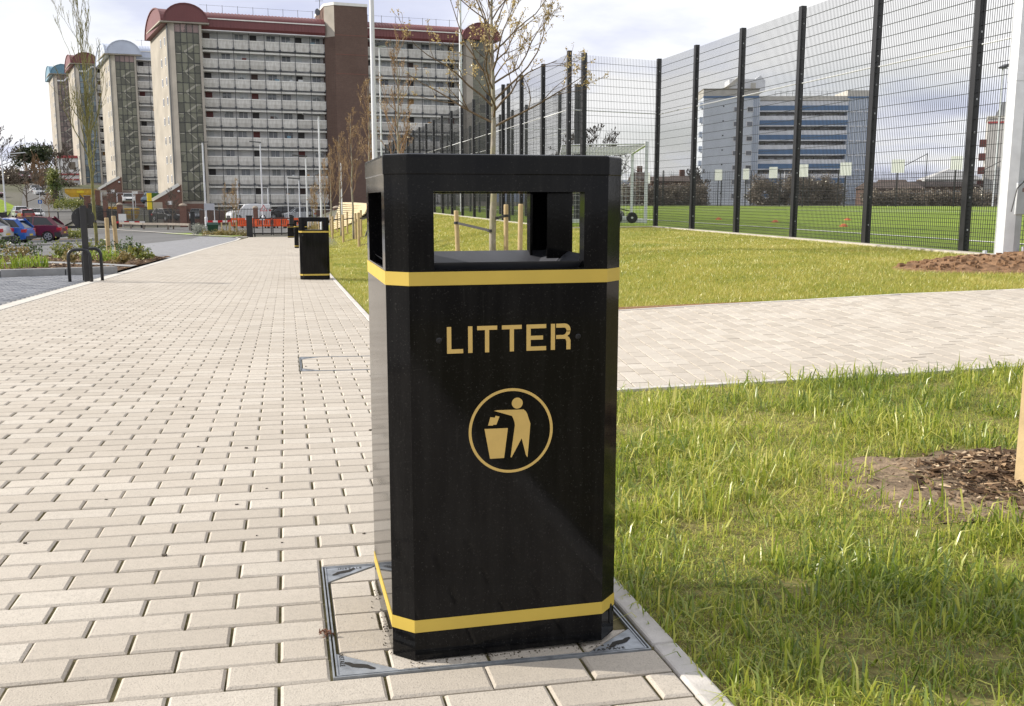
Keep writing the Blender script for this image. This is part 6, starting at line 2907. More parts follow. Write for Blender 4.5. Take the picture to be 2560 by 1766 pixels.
def tie(a, b, label, w=.045):
    """rubber strap from a stake to its tree"""
    mb = MB()
    a, b = Vector(a), Vector(b)
    mb.bar(a, b, .010, w)
    d = (b - a).normalized()
    for p, r in ((a, .046), (b, .05)):
        prof = []
        mb.tube([p - Vector((0, 0, w / 2)), p + Vector((0, 0, w / 2))], [r, r], 12, cap=False)
    o = mb.build("tree_tie", M_strap, fix=False)
    return tag(o, label, "tree tie", "black rubber ties between stakes and trees")


def pit(x, y, rx, label, seed):
    o = poly_sheet("tree_pit", blob_poly(x, y, rx, rx * .8, seed, 24), .0, M_bark, .5, label)
    return o


TG = "young staked trees along the path"
# tree 1, right behind the bin, leaves just opening
TX, TY = 3.46, 16.32
young_tree("young tree with yellow opening buds rising right behind the litter bin", (TX, TY, zt(TX, TY)), 5.6, 2.35, .058, 3, M_bark_pale, M_twig, M_bud, limbs=30, width=1.15, fan=.78, depth=2, bud_size=.017, bud_n=5, group=TG, upward=.28, limb_len=1.6, rmin=.0035)
pit(TX, TY, .55, "mulched pit of the budding tree behind the bin", 2)
for k, (sx, sy, lab, le) in enumerate(((3.03, 17.3, "left stake of the budding tree, seen through the bin's opening", (-.04, 0)), (3.86, 16.05, "right stake of the budding tree, seen through the bin's opening", (.02, 0)), (3.84, 17.0, "rear stake of the budding tree, behind the right one", (0, 0)))):
    stake(sx, sy, 1.02, lab, .042, le)
tie((2.99, 17.3, zt(3.03, 17.3) + .80), (TX - .05, TY, zt(TX, TY) + .62), "black tie from the left stake to the budding tree")
tie((3.84, 17.0, zt(3.84, 17.0) + .82), (TX + .05, TY, zt(TX, TY) + .83), "pale looking tie from the rear stake to the budding tree")
row = [(2.98, 26.0, 5.5, 31, "bare young tree seen above the left part of the bin's cap"),
       (2.92, 34.6, 5.4, 32, "bare young tree close to the left edge of the bin, first of the row"),
       (2.86, 42.8, 5.3, 33, "bare young tree standing before the slatted timber seat"),
       (2.86, 52.6, 5.2, 34, "bare young tree left of the slatted timber seat"),
       (2.80, 61.8, 5.2, 35, "fourth bare young tree of the row, above the second bin's right edge"),
       (2.75, 70.5, 5.0, 36, "farthest bare young tree of the row on the bank")]
for x, y, H, sd, lab in row:
    young_tree(lab, (x, y, zt(x, y)), H, 1.9, .05, sd, M_bark_pale, M_twig_w, M_budw, limbs=17, width=.6, fan=.42, depth=2, rmin=.004, bud_size=.016, bud_n=1, group=TG, upward=.6, limb_len=1.05)
    pit(x, y, .5, "small mulched pit under the young tree, %s" % lab.split(",")[0].replace("bare young tree ", ""), sd)
    for k, (dx, dy) in enumerate(((-.50, -1.1), (.05, -.75), (.38, .55))):
        if y < 30 and k == 0:
            continue
        stake(x + dx, y + dy, 1.15 if k != 1 else 1.1, "%s timber stake of the %s" % (("left", "front", "rear")[k], lab.split(",")[0].replace("standing ", "").replace("close to the left edge of the bin", "beside the bin").replace("seen above the left part of the bin's cap", "above the bin's cap").replace("left of the slatted timber seat","left of the timber seat")), .05, (.0, 0))
    tie((x - .5, y - 1.1, zt(x - .5, y - 1.1) + .95), (x, y, zt(x, y) + .9), "black tie of the %s" % lab.split(",")[0], .05)
# a strimmer guard lies against two of the stakes: dark irrigation pipes
M_pipe = simple("black_pipe", (.02, .02, .022), .5, .1, 5)
for x, y, lab in ((3.25, 34.0, "black watering pipe sticking out beside the first tree of the row"), (3.3, 42.2, "black watering pipe beside the tree before the timber seat"), (-4.35, 28.4, "black watering pipe at the foot of the stakes in the planting bed")):
    mb = MB()
    mb.tube([(0, 0, -.1), (.10, 0, .22), (.16, 0, .30)], [.035, .035, .035], 10)
    mb.tube([(.15, 0, .29), (.19, 0, .36)], [.05, .055], 10)
    o = mb.build("watering_pipe", M_pipe)
    o.location = (x, y, zt(x, y))
    tag(o, lab, "pipe", "black watering pipes by the trees")

# left tree
LX_, LY_ = -5.32, 30.2
LYZ = zt(LX_, LY_) + .02
young_tree("slender upright bare tree in the planting bed on the left", (LX_ - .05, LY_, LYZ), 6.9, 2.15, .050, 51, M_bark_olive, M_bark_olive, None, limbs=26, width=.9, fan=.32, depth=2, rmin=.0044, upward=.95, group=TG, lean=(-.06, 0), limb_len=1.75)
stake(-4.70, 28.1, 1.05, "left timber stake of the pair in the planting bed", .055)
stake(-4.52, 28.4, 1.10, "right timber stake of the pair in the planting bed", .055, (-.05, 0))
tie((-4.70, 28.1, zt(-4.7, 28.1) + .92), (LX_ - .02, LY_, LYZ + .95), "black tie between the bed stakes and the slender tree", .06)
# stake at the right edge of the near lawn
stake(2.345, 2.60, 1.05, "pale square timber stake standing in wood chips at the right edge", .033, (0, 0), square=True)

# small trees near the gate
for px, py, d, H, lab in ((566, 586, 81, 3.9, "thin young tree nearest the gate's left pier"), (586, 586, 82, 3.7, "second thin young tree left of the gate"), (593, 586, 83, 4.6, "third thin young tree left of the gate, by the barriers"),
                          (782, 580, 78, 3.6, "thin young tree seen through the second bin's opening"), (790, 580, 79, 3.8, "thin young tree just right of the tall lamp column")):
    p = pix(px, py, d)
    young_tree(lab, (p.x, p.y, zt(p.x, p.y)), H, 1.5, .035, int(px), M_bark_olive, M_twig_w, M_budw, limbs=12, width=.5, fan=.4, depth=1, rmin=.007, bud_size=.03, bud_n=2, group="thin young trees near the gate", upward=.6, limb_len=.9)
for px, d, lab in ((555, 80, "single stake left of the thin trees by the gate"), (574, 81, "left stake of the middle thin tree by the gate"), (576.5, 82, "right stake of the middle thin tree by the gate"), (591, 82, "stake nearest the orange barriers by the gate"),
                   (773, 77, "stake seen through the second bin's opening, leftmost"), (779, 77, "stake seen through the second bin's opening, second"), (787, 77, "stake seen through the second bin's opening, third"), (791, 78, "stake seen through the second bin's opening, rightmost")):
    p = pix(px, 585, d)
    stake(p.x, p.y, 1.0, lab, .05)


def far_tree(label, px, py_base, py_top, d, seed, width, mat=M_bark_dark, limbs=16, depth=3, clear=.25, fan=.9, up=.15, rmin=.03, r=None, name="bare_tree"):
    p = pix(px, py_base, d)
    q = pix(px, py_top, d)
    H = q.z - p.z
    return young_tree(label, (p.x, p.y, p.z - .2), H, H * clear, r or H * .022, seed, mat, mat, None, limbs=limbs, width=width, fan=fan, depth=depth, rmin=rmin, upward=up, group="bare trees in the background", name=name, limb_len=width)


far_tree("large bare tree at the left edge behind the lamp column", -12, 470, 325, 190, 61, 6.5, M_bark_dark, 18, 3, .2, .9, .2, .035)
far_tree("forked bare tree between the green slope and the hill road", 68, 512, 425, 135, 62, 4.6, M_bark_dark, 10, 3, .12, 1.0, .18, .028)
far_tree("tall bare tree left of the teal roofed block", 118, 460, 368, 240, 63, 6.5, M_bark_dark, 16, 3, .2, .8, .3, .04)
far_tree("dark bare tree crown behind the antenna mast", 66, 440, 388, 250, 64, 5.0, M_bark_dark, 14, 3, .3, .9, .1, .045)
far_tree("brownish bare tree behind the ivy clad stump", 104, 500, 400, 190, 65, 4.0, M_twig_w, 16, 3, .15, .7, .35, .035)
far_tree("grey bare tree in front of the low white building", 156, 490, 385, 200, 66, 3.8, M_bark_dark, 14, 3, .25, .7, .35, .035)
far_tree("bare tree rising above the goal beyond the pitch", 1490, 500, 322, 150, 67, 5.0, M_bark_dark, 18, 3, .2, .9, .25, .03)
far_tree("second bare tree above the goal, lower and wider", 1430, 500, 345, 158, 68, 4.6, M_bark_dark, 16, 3, .2, .95, .2, .03)
far_tree("bare tree just left of the blue banded block", 1735, 505, 425, 150, 69, 2.6, M_bark_dark, 12, 3, .2, .7, .3, .028)
far_tree("small bare tree in front of the black car by the railings", 434, 575, 478, 100, 70, 1.3, M_bark_dark, 12, 2, .4, .7, .3, .014)
far_tree("small bare tree in front of the second tower's wing wall", 281, 550, 470, 108, 71, 1.3, M_bark_dark, 12, 2, .4, .7, .3, .014)
far_tree("thin bare sapling right of the blue road sign", 124, 545, 488, 100, 72, 1.0, M_twig_w, 10, 2, .45, .6, .35, .014)

# ivy clad stump
p = pix(139, 512, 130)
t = thing("ivy_clad_tree", "tree stump thickly clad in green and yellow ivy beside the hill road", "tree", (p.x, p.y, p.z), 0)
mb = MB(); mb.tube([(0, 0, -.3), (.1, 0, 2.2), (.15, 0, 4.6)], [.35, .3, .15], 8); mb.build("trunk", M_bark_dark, t)
g = random.Random(8)
ca, cb = [], []
for i in range(70):
    z = g.uniform(.2, 4.7)
    w = .95 * (1 - .55 * (z / 5) ** 2)
    x = g.gauss(0, w * .55)
    (ca if x > .12 + g.gauss(0, .25) else cb).append((x, g.gauss(0, .5), z, .26, 55))
leaf_cloud("foliage", ca, .09, M_leaf_g, t, 5)["kind"] = "stuff"
leaf_cloud("foliage", cb, .09, M_leaf_y, t, 6)["kind"] = "stuff"
# evergreen on the hill
p = pix(86, 445, 225)
t = thing("evergreen_tree", "dark evergreen with a flat crown on the hill behind the bare trees", "tree", (p.x, p.y, p.z - 1), 0)
mb = MB(); mb.tube([(0, 0, 0), (.2, 0, 6)], [.4, .25], 8); mb.build("trunk", M_bark_dark, t)
cs = [(g.gauss(0, 2.2), g.gauss(0, 1.5), 6.2 + g.gauss(0, .7), .6, 90) for _ in range(32)]
leaf_cloud("crown", cs, .28, M_leaf_dk, t, 9)["kind"] = "stuff"


def bushes(name, label, spots, size, mat, seed, dens=60):
    t = thing(name, label, "hedge" if name == "hedge" else "shrub", (0, 0, 0), 0)
    cs = [(x, y, z, s, dens) for x, y, z, s in spots]
    o = leaf_cloud("foliage", cs, size, mat, t, seed)
    o["kind"] = "stuff"
    return t


g = random.Random(14)
M_brush = leafmat("winter_brush", [(0, (.12, .095, .075)), (.5, (.22, .18, .14)), (1, (.34, .29, .23))], .25)


def hedge_px(x0, x1, ytop, ybot, d, label, seed, mat=None, size=.22, n=40, dens=70, name="hedge"):
    gg = random.Random(seed)
    sp = []
    for _ in range(n):
        px = gg.uniform(x0, x1)
        f = gg.random()
        top = ytop + (ybot - ytop) * .35 * abs(gg.gauss(0, .6))
        py = top + (ybot - top) * gg.random()
        p = pix(px, py, d + gg.uniform(-1.5, 1.5))
        sp.append((p.x, p.y, p.z, max(.3, size * 2.4) if size < .1 and d > 90 else size * 2.4))
    return bushes(name, label, sp, size, mat or M_brush, seed, dens)


hedge_px(1880, 2105, 442, 520, 108, "brown winter thicket in front of the blue banded block", 3, n=150, size=.075, dens=260)
hedge_px(1552, 1760, 462, 515, 104, "dark brown hedge behind the far fence left of the blue banded block", 4, n=150, size=.075, dens=240)
hedge_px(2165, 2480, 482, 517, 100, "dark hedge behind the far fence below the large white board", 5, n=170, size=.075, dens=240)
hedge_px(1380, 1560, 470, 515, 104, "dark hedge behind the goal net", 6, n=110, size=.075, dens=220)
hedge_px(-10, 120, 425, 470, 235, "scrubby trees along the top of the hill road", 7, n=60, size=.30, dens=90)
hedge_px(88, 190, 446, 500, 205, "brown scrub below the low white building", 8, n=50, size=.24, dens=80)
hedge_px(140, 205, 500, 520, 128, "low green bank beside the ivy clad stump", 9, M_leaf_y, .10, 30, 60, "shrub")
hedge_px(505, 620, 578, 592, 80, "golden brown low planting left of the gate", 10, M_gold_pl, .05, 60, 80, "shrub")
hedge_px(486, 512, 560, 588, 82, "grey lavender clump at the foot of the lamp column", 11, M_grey_pl, .05, 26, 80, "shrub")
hedge_px(760, 830, 566, 588, 76, "low brown planting seen through the second bin", 12, M_gold_pl, .05, 24, 60, "shrub")
hedge_px(165, 208, 577, 590, 76, "low yellowish plants on the island behind the cars", 15, M_leaf_y, .06, 24, 60, "shrub")


# planting bed: strap leaved clumps and small shrubs
def strap_clump(x, y, label, seed, n=60, h=.42, mat=None):
    gg = np.random.default_rng(seed)
    o = blades("strap_leaves", np.full(n, 0.0) + x + gg.normal(0, .07, n), np.full(n, 0.0) + y + gg.normal(0, .07, n), gg.uniform(h * .6, h * 1.1, n), np.full(n, .022), mat or M_daff, None, seed, lean=.75, base=.02)
    o.name = "strap_leaved_plant"
    o["kind"] = "thing"
    tag(o, label, "plant", "plants in the planting bed")
    return o


def small_shrub(x, y, label, seed, r=.25, mat=None, n=16):
    gg = random.Random(seed)
    t = thing("shrub", label, "plant", (x, y, zt(x, y) + .03), 0, "plants in the planting bed")
    mb = MB()
    for _ in range(6):
        a = gg.uniform(0, 6.28)
        mb.tube([(0, 0, 0), (math.cos(a) * r * .6, math.sin(a) * r * .6, r * 1.2)], [.008, .004], 4)
    mb.build("stems", M_twig, t, fix=False)
    cs = [(gg.gauss(0, r * .55), gg.gauss(0, r * .55), r * .75 + gg.gauss(0, r * .35), r * .22, 14) for _ in range(n)]
    o = leaf_cloud("foliage", cs, .035, mat or M_leaf_g, t, seed)
    o["kind"] = "stuff"
    return t


sc = [(-5.25, 19.6, "bright strap leaved clump behind the grey kerb, left of two"), (-4.95, 19.9, "bright strap leaved clump behind the grey kerb, touching its left neighbour"), (-4.66, 20.3, "pale strap leaved clump right behind the grey kerb"),
      (-4.55, 24.3, "bright strap leaved clump just left of the sign post"), (-4.05, 23.4, "bright strap leaved clump right behind the sign post"), (-3.95, 23.9, "second bright clump behind the sign post"), (-5.6, 26.5, "yellow green clump in the middle of the bed"), (-6.4, 20.3, "strap leaved clump at the left edge of the view"),
      (-5.2, 21.6, "low yellowish clump near the middle strip")]
for i, (x, y, lab) in enumerate(sc):
    strap_clump(x, y, lab, 100 + i, 46 if i < 3 else 40, .38 if i < 6 else .26)
ss = [(-7.9, 29.5, M_leaf_g, .42, "dark green shrub at the back left of the bed"), (-6.9, 29.6, M_leaf_g, .30, "small dark shrub at the back of the bed beside the larger one"), (-5.9, 28.9, M_leaf_y, .28, "olive shrub at the back of the bed"),
      (-5.1, 27.7, M_leaf_y, .26, "yellowish shrub behind the sign post"), (-4.95, 28.9, M_leaf_g, .30, "green shrub left of the bed stakes"), (-4.2, 27.3, M_leaf_g, .28, "dark shrub right at the foot of the bed stakes"), (-3.75, 27.0, M_leaf_g, .22, "small dark shrub right of the watering pipe"),
      (-3.6, 25.4, M_leaf_y, .2, "small yellow green shrub near the tip of the bed"), (-3.3, 24.6, M_leaf_y, .14, "tiny shrub close to the path kerb"), (-4.5, 22.4, M_gold_pl, .18, "small reddish brown plant beside the sign post"), (-3.4, 22.0, M_gold_pl, .13, "low brown tuft in the mulch by the path"),
      (-6.1, 24.9, M_gold_pl, .25, "golden low shrub left in the bed"), (-7.2, 26.6, M_leaf_g, .3, "green shrub at the left edge of the bed"), (-5.3, 25.3, M_leaf_y, .2, "small olive tuft between the golden shrub and the strap leaves")]
for i, (x, y, m, r, lab) in enumerate(ss):
    small_shrub(x, y, lab, 200 + i, r, m)
# ------------------------------------------------------------------ street furniture near and far
M_blk = simple("black_steel", (.016, .016, .018), .4, .15, 6)
M_blk2 = simple("sign_back_black", (.018, .019, .021), .45, .12, 8)
# round sign seen from behind, with a hoop guard
sx, sy = -2.965, 15.78
sz = zt(sx, sy)
t = thing("round_sign", "round black sign seen from behind on a black post at the left of the path", "sign", (sx, sy, sz), rad(12))
mb = MB(); mb.box((-.046, -.046, -.2), (.046, .046, 1.12)); bevel(mb.build("post", M_blk, t), .008)
mb = MB()
n = 32
pr = []
for r, y in ((.152, .07), (.162, .074), (.162, .088), (.152, .092)):
    pr.append([(-.045 + .042 + r * math.cos(a), y, .955 + r * math.sin(a)) for a in [2 * math.pi * i / n for i in range(n)]])
mb.rings(pr); mb.build("disc", M_blk2, t)
mb = MB()
for ax_, az_ in ((-.10, 1.03), (.115, 1.025), (.06, .86)):
    mb.lathe([(.004, 0), (.004, .004)], 8, (0, 0, 0))
    for k in range(8):
        q = mb.v[-16 + k]
    for k in range(16):
        x, y, z = mb.v[-16 + k]
        mb.v[-16 + k] = (ax_ + x, .066 - z, az_ + y)
mb.build("rivets", M_galv, t, fix=False)
mb = MB(); mb.box((-.04, -.03, 1.121), (.05, .03, 1.14)); mb.build("post_cap", M_blk, t)
hx = -3.04


def hoop(pts, label):
    mb = MB()
    mb.tube(pts, .024, 10)
    o = mb.build("hoop_guard", M_blk, smooth=True)
    return tag(o, label, "hoop guard", "black hoop guards round the sign post")


def arc_hoop(a, b, H, label, r=.10):
    A, B = Vector((a[0], a[1], zt(*a) - .05)), Vector((b[0], b[1], zt(*b) - .05))
    d = (B - A)
    d.z = 0
    L = d.length
    d.normalize()
    up = Vector((0, 0, 1))
    pts = [A, A + up * (H - r)]
    for k in range(1, 5):
        th = math.pi / 2 * k / 4
        pts.append(A + up * (H - r + r * math.sin(th)) + d * (r - r * math.cos(th)))
    for k in range(0, 5):
        th = math.pi / 2 * k / 4
        pts.append(A + up * (H - r + r * math.cos(th)) + d * (L - r + r * math.sin(th)))
    pts.append(B)
    return hoop(pts, label)


arc_hoop((-3.185, 15.63), (-2.875, 15.60), .53, "black hoop guard in front of the round sign's post")
arc_hoop((-3.06, 16.05), (-2.79, 15.99), .54, "black hoop guard behind the round sign's post")

# slatted timber seat set in the bank
M_slat = simple("pale_timber_slat", (.60, .50, .32), .75, .15, 3.0)
M_slat_d = simple("seat_frame", (.06, .05, .04), .9, .2, 4)
t = thing("timber_terrace", "stepped timber seat of pale slats set into the grass bank", "timber seat", (0, 0, 0), 0)
TL, TR = Vector((3.68, 67.7, .69)), Vector((5.2, 62.6, .58))
BL, BR = Vector((3.02, 66.4, -1.00)), Vector((4.60, 61.2, -.38))
ns = 13
for i in range(ns):
    f = i / (ns - 1)
    a = TL.lerp(BL, f)
    b = TR.lerp(BR, f)
    if f > .55:
        b = a.lerp(b, 1 - (f - .55) * .9)
    mb = MB(); mb.bar(a, b, .09, .085, up=(0, 0, 1)); mb.build("slat", M_slat, t)
mb = MB()
off = Vector((.22, .12, -.06))
mb.add([tuple(TL + off), tuple(TR + off), tuple(BR + off), tuple(BL + off), tuple(TL + off + Vector((1.2, .5, 0))), tuple(TR + off + Vector((1.2, .5, 0))), tuple(BR + off + Vector((.9, .4, 0))), tuple(BL + off + Vector((.9, .4, 0)))],
       [(0, 1, 2, 3), (7, 6, 5, 4), (0, 4, 5, 1), (1, 5, 6, 2), (2, 6, 7, 3), (3, 7, 4, 0)])
mb.build("backing", M_slat_d, t)
mb = MB(); mb.bar(TL + Vector((.35, .2, .05)), TR + Vector((.5, .2, .05)), .9, .06); mb.build("top_deck", M_slat, t)

# gate at the end of the path
gz = zt(-1, 76.6)
p0, p1 = pix(634, 590, 75.5), pix(728, 590, 75.5)


def rail_gate(a, b, H, label, bars, mat=M_blk):
    dv = b - a
    t = thing("metal_gate", label, "gate", (a.x, a.y, zt(a.x, a.y)), math.atan2(dv.y, dv.x))
    L = math.hypot(dv.x, dv.y)
    n = len(bars)
    for x0, x1 in bars:
        mb = MB()
        w = .07
        mb.box((x0 * L, -w / 2, .08), (x0 * L + w, w / 2, H)); mb.box((x1 * L - w, -w / 2, .08), (x1 * L, w / 2, H))
        mb.box((x0 * L + w, -w / 2, .08), (x1 * L - w, w / 2, .08 + w)); mb.box((x0 * L + w, -w / 2, H - w), (x1 * L - w, w / 2, H))
        mb.build("leaf_frame", mat, t)
        mb = MB(); mb.box(((x0 + x1) / 2 * L - .03, -.03, .15), ((x0 + x1) / 2 * L + .03, .03, H - w)); mb.build("centre_bar", mat, t)
    return t


rail_gate(p0, p1, 1.42, "low black double gate closing the end of the path", [(.01, .49), (.51, .99)])
for px, w, H, lab in ((625, .46, 1.55, "black gate pier at the left end of the low gate"), (731, .30, 1.5, "black gate pier behind the third bin"), (484, .36, 1.75, "black gate pier at the right end of the timber rail")):
    p = pix(px, 590, 76 if px > 500 else 92)
    t = thing("gate_pier", lab, "gate pier", (p.x, p.y, zt(p.x, p.y)), 0, "black gate piers")
    mb = MB(); mb.box((-w / 2, -w / 2, -.1), (w / 2, w / 2, H)); bevel(mb.build("box", M_blk, t), .02)
    mb = MB(); mb.box((-w / 2 - .03, -w / 2 - .03, H + .001), (w / 2 + .03, w / 2 + .03, H + .07)); mb.build("lid", M_blk, t)
    mb = MB(); mb.lathe([(.05, -.1), (.05, .12)], 8, (w / 2 + .15, -.1, .05)); mb.build("gate_stop", M_blk, t)
# lid bar between the pier and the gate, and boxes beside it
p = pix(617, 577, 86)
# black swing gate across the car park exit
a, b = pix(12, 572, 95), pix(275, 566, 97)
dv = b - a
L = math.hypot(dv.x, dv.y)
t = thing("swing_gate", "long black swing gate across the car park exit on the left", "gate", (a.x, a.y, a.z), math.atan2(dv.y, dv.x))
mb = MB(); mb.bar((0, 0, 1.62), (L, 0, 1.62), .07, .07); mb.build("top_rail", M_blk, t)
mb = MB(); mb.bar((.3, 0, .12), (L, 0, .12), .12, .26); mb.build("bottom_rail", M_blk, t)
for k in range(7):
    x = .25 + (L - .3) * k / 6
    mb = MB(); mb.bar((x, 0, .2), (x, 0, 1.6), .10, .10, up=(1, 0, 0)); mb.build("upright", M_blk, t)
p = pix(5, 572, 81)
t = thing("gate_pier", "square black gate pier at the left edge of the view", "gate pier", (p.x, p.y, zt(p.x, p.y)), 0, "black gate piers")
mb = MB(); mb.box((-.35, -.3, -.1), (.35, .3, 2.1)); bevel(mb.build("box", M_blk, t), .02)
mb = MB(); mb.box((-.38, -.33, 2.101), (.38, .33, 2.17)); mb.build("lid", M_blk, t)

# knee rail of timber along the verge
M_knee = simple("weathered_timber", (.22, .19, .16), .85, .2, 3)
pts = [pix(288, 561, 109), pix(327, 561, 106), pix(359, 562.5, 102), pix(420, 563, 98.5), pix(475, 567, 94)]
t = thing("knee_rail", "low weathered timber rail along the verge behind the car park", "fence", (0, 0, 0), 0)
for i, p in enumerate(pts):
    z = zt(p.x, p.y)
    mb = MB(); mb.box((p.x - .1, p.y - .1, z - .2), (p.x + .1, p.y + .1, z + .62)); mb.build("post", M_knee, t)
    if i:
        q = pts[i - 1]
        mb = MB(); mb.bar((q.x, q.y - .12, zt(q.x, q.y) + .56), (p.x, p.y - .12, z + .56), .10, .22); mb.build("rail", M_knee, t)

# brick pillars and railings round the flats
M_stone = simple("sandstone_cap", (.30, .25, .20), .9, .15, 3)
PG = "brick pillars along the boundary of the flats"


def pillar(px, py0, py1, d, w, label, dome=True):
    a, b = pix(px, py1, d), pix(px, py0, d)
    z = min(a.z, zt(a.x, a.y))
    t = thing("brick_pillar", label, "pillar", (a.x, a.y, z), 0, PG)
    H = b.z - z - .15
    mb = MB(); mb.box((-w / 2, -w / 2, -.2), (w / 2, w / 2, H)); mb.build("shaft", M_red_brick, t)
    mb = MB()
    if dome:
        mb.lathe([(w * .62, H + .001), (w * .66, H + .08), (w * .5, H + .2), (w * .2, H + .28)], 14)
    else:
        mb.box((-w * .6, -w * .6, H + .001), (w * .6, w * .6, H + .12))
    mb.build("cap", M_stone, t)
    return (a.x, a.y, z)


B1 = pillar(460, 512, 562, 108, .72, "domed brick pillar left of the lamp column before the stair tower")
B2 = pillar(640, 518, 565, 109, .5, "brick pillar behind the white van's tail")
B3 = pillar(844, 518, 560, 110, .8, "brick pillar left of the slatted timber seat")
B4 = pillar(302, 510, 560, 118, .6, "brick pillar in front of the grass under the second tower")
B5 = pillar(266, 488, 545, 126, .55, "brick pillar with pale side behind the slender tree", False)
B6 = pillar(220, 488, 525, 138, .75, "left brick pillar of the pair by the black fence", False)
B7 = pillar(246, 474, 520, 142, .6, "rear brick pillar behind the slender tree", False)


def railing(a, b, H, label, step=.16, z0=None):
    dv = Vector((b[0] - a[0], b[1] - a[1], 0))
    L = dv.length
    za, zb_ = a[2], b[2]
    t = thing("railing", label, "railing", (a[0], a[1], za), math.atan2(dv.y, dv.x))
    mb = MB()
    for z in (.2, H - .15):
        mb.bar((0, 0, z), (L, 0, z + zb_ - za), .05, .05)
    mb.build("rail", M_blk, t)
    mb = MB()
    x = .1
    while x < L:
        k = (zb_ - za) * x / L
        mb.box((x - .018, -.018, k), (x + .018, .018, H + k))
        x += step
    mb.build("bars", M_blk, t, fix=False)
    n = max(2, int(L / 2.8))
    for i in range(n + 1):
        x = L * i / n
        k = (zb_ - za) * i / n
        mb = MB(); mb.box((x - .045, -.045, k - .2), (x + .045, .045, H + .08 + k)); mb.build("post", M_blk, t)
    return t


railing(B4, B1, 2.0, "black railings between the domed pillar and the second tower")
railing(B1, B2, 2.0, "black railings in front of the white van")
railing(B2, B3, 2.0, "black railings behind the low gate")
railing(B5, B4, 2.0, "black railings left of the grass plot")
railing(B6, B5, 2.2, "black railings running uphill past the slender tree")
railing((B6[0] - 4.0, B6[1] + 16, zt(B6[0] - 4, B6[1] + 16)), B6, 2.3, "dark palisade on the hill beside the ivy clad stump", .13)
# dark garden wall behind the van
p0, p1 = pix(500, 552, 121), pix(830, 552, 125)
dv = p1 - p0
t = thing("garden_wall", "dark brick wall along the foot of the long block", "wall", (p0.x, p0.y, -2.2), math.atan2(dv.y, dv.x))
mb = MB(); mb.box((0, 0, 0), (dv.length, .3, 1.9)); mb.build("wall", M_brown_brick, t)
mb = MB(); mb.box((-.05, -.05, 1.901), (dv.length + .05, .35, 1.98)); mb.build("coping", M_slab, t)

# orange barriers
M_or = simple("barrier_orange", (.70, .10, .02), .5, .08, 2)
M_or2 = simple("barrier_red_white", (.72, .70, .68), .5, .05, 2)


def barrier_proto():
    t = thing("road_barrier", "", "barrier", (0, 0, 0), 0, "orange plastic barriers on the road")
    mb = MB()
    mb.box((0, -.03, .80), (1.9, .03, 1.0)); mb.box((0, -.03, .16), (1.9, .03, .30)); mb.box((0, -.03, .30), (.08, .03, .80)); mb.box((1.82, -.03, .30), (1.9, .03, .80))
    mb.build("frame", M_or, t)
    for k in range(9):
        mb = MB(); mb.box((.18 + .185 * k, -.02, .30), (.26 + .185 * k, .02, .80)); mb.build("slat", M_or, t)
    for x in (.3, 1.5):
        mb = MB(); mb.box((x, -.28, 0), (x + .14, .28, .155)); mb.build("foot", M_rubber, t)
    mb = MB(); mb.box((.7, -.045, .82), (1.2, -.031, .98)); mb.build("reflector", M_or2, t)
    return t


bp = barrier_proto()
bs = [(578, 100, -6, "barrier farthest left, beside the white van"), (596, 99, 10, "second barrier from the left, below the van's bonnet"), (632, 98, 3, "bright barrier directly right of the gate pier"), (654, 99, -12, "barrier below the warning sign"),
      (676, 99, 8, "barrier behind the middle of the low gate"), (702, 98.5, 2, "barrier behind the right half of the low gate"), (716, 100, -4, "rightmost barrier, beside the silver car")]
for i, (px, d, a, lab) in enumerate(bs):
    p = pix(px, 560, d)
    z = zt(p.x, p.y)
    o = bp if i == 0 else copy_tree(bp)
    o.location = (p.x, p.y, z)
    o.rotation_euler = (0, 0, rad(a) + .2)
    o["label"] = "orange plastic " + lab
p0, p1 = pix(520, 560, 101), pix(592, 556, 103)
dv = p1 - p0
t = thing("barrier_plank", "long low red and white plank barrier left of the orange ones", "barrier", (p0.x, p0.y, zt(p0.x, p0.y)), math.atan2(dv.y, dv.x))
L = dv.length
for k in range(6):
    mb = MB(); mb.box((L * k / 6, -.03, .55), (L * (k + 1) / 6 - .003, .03, .78)); mb.build("plank", M_or2 if k % 2 else M_lamp_r, t)
for x in (.3, L - .4):
    mb = MB(); mb.box((x, -.25, 0), (x + .1, .25, .55)); mb.build("foot", M_rubber, t)
p0, p1 = pix(285, 558, 108), pix(362, 556, 108)
dv = p1 - p0
t = thing("barrier_plank", "long low red and white plank barrier behind the timber rail", "barrier", (p0.x, p0.y, zt(p0.x, p0.y)), math.atan2(dv.y, dv.x))
L = dv.length
for k in range(6):
    mb = MB(); mb.box((L * k / 6, -.03, .55), (L * (k + 1) / 6 - .003, .03, .78)); mb.build("plank", M_or2 if k % 2 else M_lamp_r, t)
for x in (.3, L - .4):
    mb = MB(); mb.box((x, -.25, 0), (x + .1, .25, .55)); mb.build("foot", M_rubber, t)

